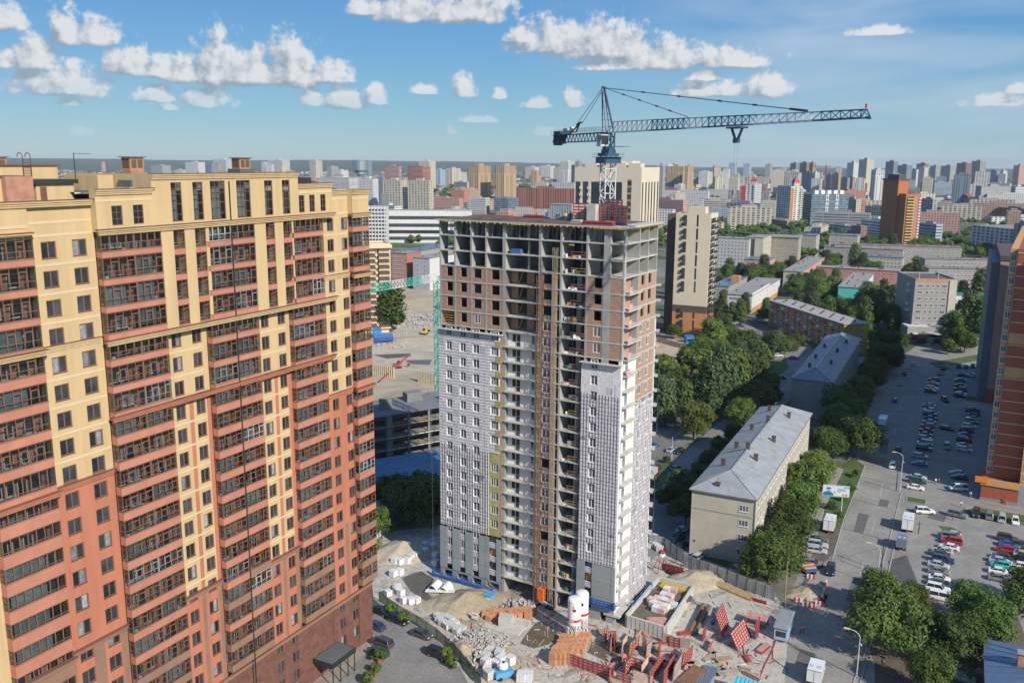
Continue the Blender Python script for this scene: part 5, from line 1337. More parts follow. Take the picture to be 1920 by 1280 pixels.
for k in range(1, 32):
 for sx in (-1, 1):
  y = 76.6*k/32; yi = min(max(y, 7), 69.6); q = MB(); q.bar((-7+sx*7.4, y, 15.46), (-7, yi, 18.85), 0.06, 0.07); q.build('roof_seam', SHEET, rf)
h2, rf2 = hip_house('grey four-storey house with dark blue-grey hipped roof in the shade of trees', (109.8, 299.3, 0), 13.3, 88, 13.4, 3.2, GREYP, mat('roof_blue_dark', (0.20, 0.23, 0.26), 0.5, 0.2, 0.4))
for (x, y) in ((-9.5, 12), (-3.4, 22), (-10, 30), (-4, 44), (-9.8, 52), (-3.2, 66)):
 q = MB(); z = roof_z(x, y, 13.3, 13.4, 3.2); q.box(x-0.45, x+0.45, y-0.45, y+0.45, z-0.3, z+1.5); q.build('chimney', CHIM, rf2)
for z in (2, 5.3, 8.7, 11.2):
 if z > 8: put('window', wf, h2, (-1.9, -0.02, z))
 for y in lin(2, 86, 22): put('window', win_unit(1.3, 1.6, WFR, PANE2, 2), h2, (0.02, y, z), PI/2)
OR1, YE1 = mat('paint_terracotta', (0.45, 0.12, 0.045), 0.8, 0.1, 0.4), mat('paint_mustard', (0.50, 0.32, 0.07), 0.85, 0.12, 0.4)
c0 = Vector((150.0, 416.0, 0)); v = (G(1443, 563, 14.0)-G(1583, 608, 14.0)); L5 = math.hypot(v.x, v.y); y5 = math.atan2(-v.y, -v.x)
c0 = G(1583, 608, 14.0); c0.z = 0
pb = thing('apartment_house', 'long five-storey house painted mustard and terracotta with flat grey roof', 'apartment house', c0, y5)
q = MB(); q.box(-L5, 0, 0, 12.5, 0, 14.0); q.build('wall', YE1, pb)
q = MB(); q.box(-L5-0.5, 0.5, -0.6, 13.1, 14.02, 14.3); rf5 = q.build('roof', mat('roof_grey', (0.36, 0.35, 0.33), 0.85, 0.2, 0.4), pb)
for i in range(26):
 q = MB(); x = -L5+2+(L5-4)*i/25; y = 2+8*((i*7) % 10)/10; q.box(x-0.3, x+0.3, y-0.3, y+0.3, 14.3, 15.1); q.build('vent', CHIM, rf5)
for i in range(7):
 x = -L5+4+(L5-8)*i/6
 q = MB(); q.box(x-1.3, x+1.3, -0.12, 0.0, 0.5, 13.6); q.build('painted_strip', OR1, pb)
for k in range(5):
 z = 1.0+2.7*k
 for i, x in enumerate(lin(-L5+1, -1, 30)):
  if (i % 5) in (1, 3):
   q = MB(); q.box(x-1.4, x+1.4, -1.1, -0.14, z-0.1, z+0.95); q.build('balcony', [YE1, OR1, WOFF, GREYP][(i*3+k*5) % 4], pb)
  put('window', win_unit(1.5, 1.5, WFR, PANE2, 2), pb, (x, -0.13, z+0.7))
 for y in (2.5, 9.5): put('window', win_unit(1.3, 1.5, WFR, PANE2, 2), pb, (0.02, y, z+0.7), PI/2)
nb = Block('apartment_house', 'beige-grey nine-storey house with an orange brick strip under its roof edge', 'apartment house', 1683, 1706, 1795, 640, 525, GREYP, math.radians(-6), 'L', h=30.8, parapet=0.8)
fl = [1.5+3.2*k for k in range(9)]
W9 = nb.w
for i, x in enumerate((3.2, 7.2, 10.2, 13.2, 17.0)):
 nb.front_windows([x*W9/24], fl, 2.4 if i in (0, 4) else 1.3, 1.6, n=3 if i in (0, 4) else 2)
for z in fl: nb.box('panel_seam', mat('seam_brown', (0.22, 0.19, 0.16)), 0.5, W9*0.8, -0.05, 0.0, z-0.6, z-0.45)
nb.box('brick_strip', OCH, 0.3, W9*0.78, -0.08, 0.0, 30.2, 31.6); nb.box('stair_tower', BEIGE, W9*0.82, W9, -0.5, 3, 0, 30.8)
for k, z in enumerate(fl):
 nb.box('balcony', WOFF if k % 2 else BEIGE, W9+0.02, W9+1.2, 3.0, 6.5, z, z+1.3); nb.box('balcony', WOFF if k % 3 else GREYP, -1.1, -0.02, 6.0, 9.0, z, z+1.3)
for x in (3, 12, 20):
 q = MB(); q.tube((x, 4, 31), (x, 4, 34), 0.1, 6); q.build('antenna', WHT, nb.t)
TQW = mat('paint_turquoise', (0.10, 0.52, 0.43), 0.8, 0.05, 0.4); PKW = mat('paint_pink', (0.56, 0.30, 0.22), 0.8, 0.08, 0.4); MINT = mat('paint_mint', (0.55, 0.66, 0.60), 0.8, 0.06, 0.5)
FLR = mat('roof_flat_grey', (0.30, 0.285, 0.27), 0.9, 0.2, 0.3)
def five(label, xL, xC, xR, yb, yt, m, mside=None, h=None, d=None, w=None, yaw=GRID, roof=FLR, nside=12, nfront=0, corner=None, side='R', vents=8):
 b = Block('apartment_house', label, 'apartment house', xL, xC, xR, yb, yt, m, yaw, side, roof, 0, h=h, d=d, w=w, corner=corner)
 b.box('roof_edge', roof, b.x0-0.5, b.x1+0.5, -0.5, b.d+0.5, b.h+0.12, b.h+0.3)
 if mside: b.box('side_render', mside, *((0.0, 0.08) if side == 'R' else (-0.08, 0.0)), 0.1, b.d-0.1, 0.2, b.h-0.1)
 zs = [1.6+2.8*k for k in range(int(b.h/2.8))]
 if nside: b.side_windows(lin(1, b.d-1, nside), zs, 1.4, 1.5)
 if mside and nside:
  pass
 if nfront: b.front_windows(lin(b.x0+1, b.x1-1, nfront), zs, 1.4, 1.5)
 for i in range(vents):
  x = b.x0+b.w*random.uniform(0.15, 0.85); y = b.d*(i+0.5)/vents; b.box('vent', CHIM, x-0.35, x+0.35, y-0.35, y+0.35, b.h+0.3, b.h+1.2)
 return b
b = five('turquoise-ended five-storey house with grey flat roof among trees', 1572, 1611, 1638, 582, 545, TQW, None, h=13.5, nside=10)
q = MB(); q.face([(-b.w, -0.03, 0), (-0.2, -0.03, 0), (-0.2, -0.03, 8.5), (-b.w*0.55, -0.03, 5.0), (-b.w, -0.03, 9.5)]); q.build('painted_wedge', mat('paint_teal', (0.03, 0.28, 0.28), 0.8), b.t)
b.box('side_render', MINT, 0.0, 0.02, 0.1, b.d-0.1, 0.2, 13.3)
b = five('pink-sided five-storey house with grey flat roof, left of the turquoise one', 1469, 1502, 1546, 545, 516, BEIGE, None, h=13.0, nside=12); b.box('side_render', PKW, 0.0, 0.02, 0.1, b.d-0.1, 0.2, 12.8)
b = five('white three-storey office with orange base beside the tan tower', 1362, 1409, 1463, 588, 556, WOFF, None, h=10.5, nside=0, vents=3)
b.box('brick_base', OCH, -0.05, 0.06, 0.05, b.d, 0.1, 3.0); b.side_windows([b.d*f for f in (0.25, 0.5, 0.75)], (1.0, 4.4, 7.6), 1.6, 1.7); b.front_windows(lin(b.x0+2, -2, 9), (1.0, 4.4, 7.6), 1.5, 1.5)
b.box('parapet', WOFF, -0.4, 0.0, 0.0, b.d*0.6, 10.8, 12.0)
b = five('small blue-roofed house wedged behind the tan tower', 1335, 1365, 1402, 560, 532, GREYP, None, h=8.0, roof=SHEETB, nside=0, nfront=4); b.roof_box(OCH, 0.85, 0.5, 5, 6, 4.0)
five('salmon five-storey house half hidden by trees, grey edge of roof', 1530, 1683, 1690, 545, 505, mat('paint_salmon', (0.50, 0.19, 0.14), 0.8, 0.15, 0.6), None, h=13.5, d=12, nside=3, nfront=22, vents=10)
five('brown-roofed long grey house nearest the green trees right of the nine-storey tower', 1742, 1885, 1890, 548, 498, GREYP, None, h=15.5, d=13, nside=0, nfront=20, roof=SLATE, yaw=math.radians(-8))
five('second brown-roofed long grey house stacked just behind the nearer one', 1735, 1885, 1890, 530, 483, GREYP, None, h=16.5, d=14, nside=0, nfront=20, roof=SLATE, yaw=math.radians(-8))
b = five('long brick-grey house with brown roof and many red chimneys across the trees', 1565, 1800, 1830, 505, 462, GREYP, None, h=18, d=16, nside=6, nfront=26, roof=SLATE, yaw=math.radians(-14))
for i in range(9): b.box('chimney', mat('chimney_red', (0.22, 0.09, 0.07), 0.8), b.x0+b.w*(i+0.4)/9, b.x0+b.w*(i+0.4)/9+3.5, 6, 7, b.h+0.3, b.h+1.8)
five('house with pale blue metal roof behind the salmon house', 1618, 1690, 1700, 520, 485, BEIGE, None, h=15, d=14, nside=4, nfront=10, roof=SHEETB)
five('grey house with brown roof behind the pale blue roof', 1545, 1690, 1710, 505, 473, GREYP, None, h=16, d=14, nside=4, nfront=14, roof=SLATE)
five('white house under a bright green roof behind the nine-storey tower', 1770, 1880, 1890, 590, 542, WOFF, None, h=11, d=11, nside=0, nfront=14, roof=mat('roof_green', (0.03, 0.27, 0.17), 0.5, 0.15, 0.6), yaw=math.radians(-6), vents=0)
five('blue-roofed pinkish house in front of the olive offices', 1395, 1440, 1455, 520, 487, PKW, None, h=13, nside=6, roof=SHEETB, d=25, nfront=4)
b = five('pale grey six-storey institute with rows of white windows right of the tan tower', 1343, 1402, 1412, 505, 428, mat('stone_pale', (0.50, 0.49, 0.47), 0.85, 0.08, 0.3), None, h=25, nside=0, nfront=9, vents=3)
b = five('beige windowed gable block with dark glazed edge beside the pale institute', 1400, 1428, 1447, 505, 427, BEIGE, None, h=26, nside=0, vents=2); b.box('dark_glazing', PANE, b.x0-0.1, b.x0+b.w*0.5, -0.1, 0.0, 2, 25); b.side_windows(lin(2, b.d-2, 3), [3+4*k for k in range(6)], 1.8, 2.0)
b = five('olive stone office with heavy cornice behind the tree belt', 1447, 1494, 1500, 500, 425, mat('stone_olive', (0.33, 0.30, 0.22), 0.9, 0.1, 0.3), None, h=25, d=16, nside=2, nfront=5, vents=0); b.box('cornice', GREYP, b.x0-1, b.x1+1, -1, b.d, 24.6, 25.6)
for xL, xC, xR, yb, yt, lab in ((1497, 1528, 1560, 482, 435, 'grey-beige office with pale blue roof just right of the olive stone office'), (1555, 1605, 1612, 482, 437, 'grey-beige office wing with pale blue roof, right of its twin')):
 five(lab, xL, xC, xR, yb, yt, mat('stone_tan', (0.38, 0.34, 0.28), 0.9, 0.08, 0.3), None, h=20, d=22, nside=5, nfront=6, roof=SHEETB)
def tan_tower(label, xL, xC, xR, yb, yt, h, w=None, d=None, corner=None, base=True, yaw=GRID, detail=True):
 b = Block('residential_tower', label, 'residential tower', xL, xC, xR, yb, yt, TAN, yaw, 'R', None, 0.7, h=h, w=w, d=d, corner=corner)
 if base:
  b.box('brick_base', OCH, b.x0-0.03, b.x1+0.03, -0.03, b.d, 0, 12.5); b.box('brown_band', TAND, b.x0-0.06, b.x1+0.06, -0.06, b.d, 12.5, 16.0)
 q = b.roof_box(TAN, 0.5, 0.6, b.w*0.5, b.d*0.4, 3.6)
 return b
b = tan_tower('tan residential tower with brown and orange base right of the unfinished tower', 1268, 1322, 1347, 634, 405, 61.5)
for (fx, w) in ((0.27, 1.8), (0.63, 0.9)):
 x = b.x0+b.w*fx
 z = 3.0
 while z < 58:
  if not 12 < z < 16.5:
   q = MB(); q.box(x-w/2, x+w/2, -0.05, 0.02, z, z+(5.4 if w > 1 else 5.6)); o = q.build('window', PANE, b.t)
   if w > 1:
    for zz in (z+0.2, z+3.0): q = MB(); q.box(x-w/2-0.6, x-w/2+0.5, -0.75, -0.06, zz, zz+1.6); q.build('balcony_basket', DARK, b.t)
  z += 6.6
for fy, wd in ((0.12, 1.4), (0.38, 5.0), (0.66, 1.6), (0.9, 1.4)):
 y = b.d*fy; z = 2.5
 while z < 58:
  q = MB(); q.box(-0.02, 0.1, y-wd/2, y+wd/2, z, z+2.5); q.build('window', PANE, b.t)
  if wd < 3: q = MB(); q.box(0.1, 0.7, y-0.6, y+0.6, z, z+1.1); q.build('balcony_basket', DARK, b.t)
  z += 3.05
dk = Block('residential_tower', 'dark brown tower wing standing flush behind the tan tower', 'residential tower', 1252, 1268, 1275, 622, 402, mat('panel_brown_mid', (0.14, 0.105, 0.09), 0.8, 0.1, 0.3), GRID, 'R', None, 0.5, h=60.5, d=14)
b2c = G(1192, 655); b2c.z = 0
b = tan_tower('tan residential tower with dark glazed front rising behind the tower roof and crane mast', 1078, 1200, 1237, 640, 318, height_at(b2c, 317), corner=b2c)
for (f0, f1) in ((0.02, 0.09), (0.13, 0.21), (0.26, 0.72)): b.box('glazing', PANE, b.x0+b.w*f0, b.x0+b.w*f1, -0.08, 0.0, 3, b.h-6)
z = 8
while z < b.h-6: b.box('window', PANE, b.x0+b.w*0.8, b.x0+b.w*0.86, -0.05, 0.0, z, z+2.2); b.box('orange_panel', OCH, b.x0+b.w*0.8, b.x0+b.w*0.86, -0.04, 0.0, z+2.25, z+3.0); z += 3.1
for f in (0.08, 0.26, 0.42, 0.58, 0.74, 0.92): b.box('glazing', PANE, 0.0, 0.08, b.d*f-0.8, b.d*f+0.8, 4, b.h-6)
for f in (0.09, 0.21): 
 z = 6
 while z < b.h-7: b.box('balcony', TAN, b.x0+b.w*f-0.3, b.x0+b.w*f+1.0, -0.6, -0.1, z, z+1.3); z += 3.1
for k in range(4): b.roof_box(TAN, 0.15+0.22*k, 0.4, 6, 6, 2.5)
RB = brick_mat('tower_brick', (0.34, 0.085, 0.045), (0.40, 0.11, 0.06), (0.30, 0.10, 0.06), 0.5, 0.15, 0.1)
PKS = mat('slab_pink', (0.40, 0.29, 0.245), 0.85, 0.05, 0.2); ORB = mat('bay_orange', (0.60, 0.33, 0.13), 0.85, 0.06, 0.3)
rt = thing('residential_tower', 'tall red brick tower with orange window bay cut by the right edge of the photo', 'residential tower', G(1837, 937), math.radians(-30.5))
HT = 66.0
for (a, b_, y0, y1, m, nm) in ((2.2, 8.6, 3.4, 103, RB, 'wall'), (0.5, 2.2, 4.4, 103, ORB, 'stair_bay'), (8.6, 26, 0.6, 103, ORB, 'window_bay')):
 q = MB(); q.box(a, b_, y0, y1, 5.6, HT); q.build(nm, m, rt)
q = MB(); q.box(0.0, 8.6, 0.0, 16, 0, 5.6, 0); q.build('base_wall', RB, rt); q = MB(); q.box(8.6, 30, 0.1, 16, 0, 5.6); q.build('shop_front', mat('shop_grey', (0.30, 0.31, 0.32), 0.5), rt)
q = MB(); q.box(-0.3, 8.7, -0.3, 0.0, 4.4, 6.2); q.build('shop_fascia', ORB, rt); q = MB(); q.box(-1.6, 1.4, -0.5, -0.32, 5.0, 6.6); q.build('shop_sign', mat('sign_orange', (0.85, 0.22, 0.02), 0.5), rt)
q = MB(); q.box(-0.1, 8.5, -0.15, 0.0, 0, 0.9); q.build('plinth', mat('plinth_grey', (0.33, 0.25, 0.22), 0.8), rt)
for k in range(21):
 z = 6.4+2.95*k
 if z > HT-2: break
 q = MB(); q.box(2.22, 8.58, 3.3, 3.4, z+2.5, z+2.72); q.build('floor_band', YEL2, rt)
 if k in (9, 12): q = MB(); q.box(2.22, 8.58, 3.36, 3.4, z, z+2.4); q.build('orange_panel', ORB, rt)
 q = MB(); q.box(8.55, 26.05, 0.52, 0.6, z+2.3, z+2.5); q.build('floor_band', YEL2, rt)
 put('window', win_unit(1.3, 1.7, WFR, PANE2, 2), rt, (1.35, 4.38, z+0.4))
 for x in (10.6, 14.2, 18.0, 22): put('window', win_unit(2.9, 1.7, WFR, PANE2, 4), rt, (x, 0.58, z+0.4))
 put('window', win_unit(1.4, 1.7, WFR, PANE2, 2), rt, (0.48, 8.5, z+0.4), -PI/2)
ps = thing('residential_tower', 'pinkish-brown blank slab tower with shaded grey edge at the right side', 'residential tower', (175.9, 323.5, 0), GRID)
q = MB(); q.box(0, 9.0, 0, 60, 0, 53); q.build('wall', PKS, ps); q = MB(); q.box(-0.05, 9.1, -0.05, 16, 0, 5.5); q.build('brick_base', RB, ps); q = MB(); q.box(-0.3, 9.2, -0.3, 60.2, 53, 54.6); q.build('roof_edge', TAND, ps)
q = MB(); q.box(-2.8, -0.06, 1.5, 60, 0, 52); q.build('shade_grey_side', mat('side_shade_grey', (0.2, 0.2, 0.21), 0.8), ps)  # grey colour here stands for shade on the slab's left side
sp = Block('shop_pavilion', 'dark single-storey shop pavilion with flat pale roof before the nine-storey house', 'pavilion', 1702, 1770, 1775, 647, 612, GREYP, math.radians(-6), 'R', WOFF, 0.3, h=8.5, d=10)
sp.box('glazing', PANE, sp.x0+1, -1, -0.08, 0, 0.6, 5.5); sp.box('canopy', WOFF, sp.x0+2, -2, -3, -0.1, 5.6, 6.0); sp.box('sign_board', mat('sign_teal', (0.03, 0.3, 0.32), 0.5), sp.x0+sp.w*0.5, sp.x0+sp.w*0.85, -0.4, -0.1, 3.2, 4.0)
bh = thing('apartment_house', 'house with bright blue sheet roof and brick chimney in the lower right corner', 'house', (82.0, 141.6, 0), GRID)
q = MB(); q.box(0, 24, -26, 0, 0, 6.6); q.build('wall', GREYP, bh)
q = MB(); a, b_, c_, e = (-0.6, 0.6, 6.7), (-0.6, -27, 6.7), (25, -27, 6.7), (25, 0.6, 6.7); q.face([a, b_, (10, -18, 9.6), (10, -8, 9.6)]); q.face([b_, c_, (10, -18, 9.6)]); q.face([c_, e, (10, -8, 9.6), (10, -18, 9.6)]); q.face([e, a, (10, -8, 9.6)]); q.face([a, e, c_, b_])
rfb = q.build('roof', mat('roof_bright_blue', (0.16, 0.24, 0.36), 0.4, 0.12, 0.6, metal=0.3), bh)
for k in range(12):
 q = MB(); y = -1-k*2; q.bar((-0.3, y, 6.82), (9.5, -8-k*0.8, 9.6), 0.08, 0.06); q.build('roof_seam', SHEETB, rfb)
q = MB(); q.box(4.0, 6.4, -9.5, -8.3, 7.6, 10.2); ch = q.build('chimney', RBRICK, bh); q = MB(); q.box(3.8, 6.6, -9.7, -8.1, 10.2, 10.4); q.build('cap', SHEET, ch)
lr = thing('unfinished_building', 'low concrete frame under construction in deep shade left of the tall tower', 'building', (-35.0, 243.0, 0), math.radians(33.4))
CONS = mat('concrete_shade_toned', (0.19, 0.20, 0.205), 0.9, 0.12, 0.4)  # concrete colour darkened and blued to carry the shade on this frame
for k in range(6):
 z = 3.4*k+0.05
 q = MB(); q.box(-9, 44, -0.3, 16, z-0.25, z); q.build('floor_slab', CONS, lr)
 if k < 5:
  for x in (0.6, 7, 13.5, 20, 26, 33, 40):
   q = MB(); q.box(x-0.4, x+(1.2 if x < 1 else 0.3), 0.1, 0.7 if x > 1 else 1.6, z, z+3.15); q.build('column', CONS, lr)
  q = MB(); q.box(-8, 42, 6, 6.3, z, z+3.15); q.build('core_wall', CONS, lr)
  for x in range(0, 42, 3):
   q = MB(); q.box(x, x+2.6, -0.36, -0.3, z-0.2, z-0.05); q.build('edge_board', WHT if k < 4 else TIMB, lr)
  for x in (2, 9, 15.5, 22, 28.5, 35.5):
   q = MB(); q.bar((x, -0.2, z+1.1), (x+4.2, -0.2, z+1.1), 0.08); q.bar((x, -0.2, z+0.6), (x+4.2, -0.2, z+0.6), 0.08); q.build('guard_rail', TIMB, lr)
for (x, y, w, d, h) in ((1, 5, 3, 2, 3.0), (11, 9, 5, 3, 2.6), (21, 3, 2.5, 2.5, 3.2), (30, 8, 3, 3, 3.0), (38, 4, 2, 2, 3.4)):
 q = MB(); q.box(x, x+w, y, y+d, 17.05, 17.05+h); q.build('shaft_wall', CONS, lr)
for k in range(20):
 q = MB(); x = random.uniform(-6, 42); y = random.uniform(0, 15); q.tube((x, y, 17), (x, y, 17+random.uniform(0.8, 2.2)), 0.05, 4); q.bar((x, y, 18), (x+1.5, y, 18), 0.06); q.build('scaffold_post', DARK, lr)
br_ = thing('workshop', 'low brick workshop with wide dark blue roof behind the left apartment block', 'workshop', (-29.5, 222.0, 0), math.radians(30))
q = MB(); q.box(-14, 32, 0.6, 13, 0, 4.8); q.build('wall', RBRICK, br_); q = MB(); q.face([(-15, -0.4, 4.9), (33, -0.4, 4.9), (33, 13.5, 7.4), (-15, 13.5, 7.4)]); q.face([(-15, -0.4, 4.8), (-15, 13.5, 7.3), (33, 13.5, 7.3), (33, -0.4, 4.8)]); q.build('roof', mat('roof_navy', (0.10, 0.20, 0.33), 0.45, 0.15, 0.5), br_)
for x in lin(-12, 31, 9): q = MB(); q.box(x-0.9, x+0.9, 0.5, 0.62, 1.2, 3.4); q.build('window', PANE, br_)
sh = thing('brick_shed', 'small red brick shed with grey lean-to roof behind the left block', 'shed', (-29.8, 205.5, 0), math.radians(31))
q = MB(); q.box(-12, 0, 0, 6, 0, 4.0); q.build('wall', RBRICK, sh); q = MB(); q.box(-12.3, 0.4, -0.4, 6.4, 4.02, 4.3); q.build('roof', SHEET, sh)
b = Block('apartment_house', 'cream and brown corner tower house behind the left apartment block', 'apartment house', 600, 740, 742, 618, 468, mat('paint_cream', (0.66, 0.55, 0.36), 0.85, 0.05, 0.3), math.radians(20), 'R', None, 0.8, h=45, w=40, d=16, corner=G(735, 622))
for k in range(14):
 z = 2+3.0*k
 for (f, m) in ((0.90, TAND), (0.72, TAND)):
  b.box('balcony_stack', TAND, b.x0+b.w*f-2.2, b.x0+b.w*f+3.2, -1.2, 0.0, z, z+2.6); b.box('balcony_rail', mat('rail_cream', (0.55, 0.42, 0.26)), b.x0+b.w*f-2.3, b.x0+b.w*f+3.3, -1.3, -1.2, z, z+1.0)
 b.front_windows([b.x0+b.w*0.81, b.x0+b.w*0.835], [z], 0.8, 1.5, FRB, PANE, 1)
b.box('cornice', mat('paint_cream', (0.66, 0.55, 0.36)), b.x0-0.6, 0.6, -1.6, b.d, 43.5, 45.2)
b = five('red brick four-storey house with white window surrounds left of the turquoise crane', 733, 764, 768, 540, 474, brick_mat('brick_bright', (0.42, 0.15, 0.10), (0.46, 0.18, 0.12), (0.4, 0.2, 0.15), 0.5, 0.15), None, h=24, d=18, nside=0, nfront=6, vents=2)
five('grey house with white end wall beside the unfinished tower, behind the crane jib', 774, 806, 860, 545, 472, mat('paint_cool', (0.38, 0.39, 0.42), 0.85), WOFF, h=22, d=34, nside=8, nfront=2, vents=3)
five('low house with blue-green roof above the grey house', 757, 790, 870, 510, 452, GREYP, None, h=17, d=50, nside=12, roof=SHEETB, vents=4, nfront=4)
b = Block('factory', 'long white factory with ribbon windows left of the unfinished tower', 'factory', 722, 728, 850, 455, 400, WOFF, math.radians(2), 'L', None, 0.5, h=34, w=90, d=25)
for z in (3, 10, 17, 25): b.box('ribbon_window', PANE, 1, b.w-1, -0.08, 0, z, z+3.6)
b = Block('office_block', 'grey ribbed office block joined to the left end of the white factory', 'office', 690, 725, 727, 462, 393, WOFF, math.radians(0), 'R', None, 0.5, h=40, w=26, d=20)
for k in range(8):
 b.box('rib', WOFF, b.x0+b.w*(k+0.5)/8-0.35, b.x0+b.w*(k+0.5)/8+0.35, -0.8, 0, 0, 41)
for k in range(10): b.box('ribbon_window', PANE, b.x0+0.3, -0.3, -0.08, 0, 2+3.8*k, 4+3.8*k)
# the far city
rF = random.Random(21)
WCOL = {'white': (0.62, 0.62, 0.60), 'beige': (0.50, 0.43, 0.33), 'cream': (0.58, 0.53, 0.42), 'grey': (0.34, 0.34, 0.34), 'red brick': (0.40, 0.17, 0.12), 'pale brick': (0.42, 0.27, 0.20), 'tan': (0.50, 0.36, 0.22), 'slate blue': (0.20, 0.26, 0.33), 'brown': (0.24, 0.155, 0.125), 'pink': (0.52, 0.30, 0.25), 'orange': (0.52, 0.22, 0.10), 'pale blue': (0.36, 0.46, 0.56)}
ROOFC = [(0.28, 0.27, 0.26), (0.16, 0.16, 0.165), (0.36, 0.35, 0.33), (0.24, 0.20, 0.17)]
def fmat(col, kind):
 w = WCOL[col]; n = 'facade_'+col.replace(' ', '_')+'_'+kind
 dk = (0.07, 0.085, 0.10)
 if kind == 'dots': return facade_mat(n, w, dk, 3.4, 3.0, (0.25, 0.75), (0.28, 0.75), ROOFC[0])
 if kind == 'strips': return facade_mat(n, w, tuple(c*0.35 for c in w), 4.6, 60, (0.3, 0.75), (0.0, 0.97), ROOFC[1])
 if kind == 'rows': return facade_mat(n, w, dk, 30, 3.2, (0.02, 0.98), (0.35, 0.75), ROOFC[2])
 if kind == 'loggia': return facade_mat(n, w, (0.12, 0.10, 0.09), 6.2, 3.0, (0.12, 0.72), (0.35, 0.95), ROOFC[0])
 return facade_mat(n, w, (0.05, 0.075, 0.09), 2.2, 3.3, (0.08, 0.92), (0.1, 0.85), ROOFC[1])
def far(label, xL, xC, xR, yb, yt, col, kind='dots', yaw=GRID, name='residential_tower', cat='tower block', group=None, crown=None, house=True):
 P = G(xC, yb); h = max(4, height_at(P, yt)); z = h
 left = xC > 1450 and xR-xC > 2
 if left: yaw = math.radians(12)
 c, sn = math.cos(yaw), math.sin(yaw)
 if left: w, d = solve_len(P, c, sn, z, xR, 400), max(8, min(solve_len(P, -sn, c, z, xL, 200), 60))
 else: w = solve_len(P, -c, -sn, z, xL, 400); d = max(8, min(solve_len(P, -sn, c, z, xR, 200) if xR > xC+0.3 else 14, 60))
 w = max(8, w); o = (w*c, w*sn) if left else (0, 0)
 t = thing(name, label, cat, (P.x+o[0], P.y+o[1], 0), yaw, group)
 q = MB(); q.box(-w, 0, 0, d, 0, h); q.build('wall', fmat(col, kind), t)
 if house:
  q = MB(); q.box(-w*0.65, -w*0.35, d*0.3, d*0.7, h, h+min(5, h*0.08)); q.build('roof_house', fmat(col, 'dots'), t)
 return t, w, d, h
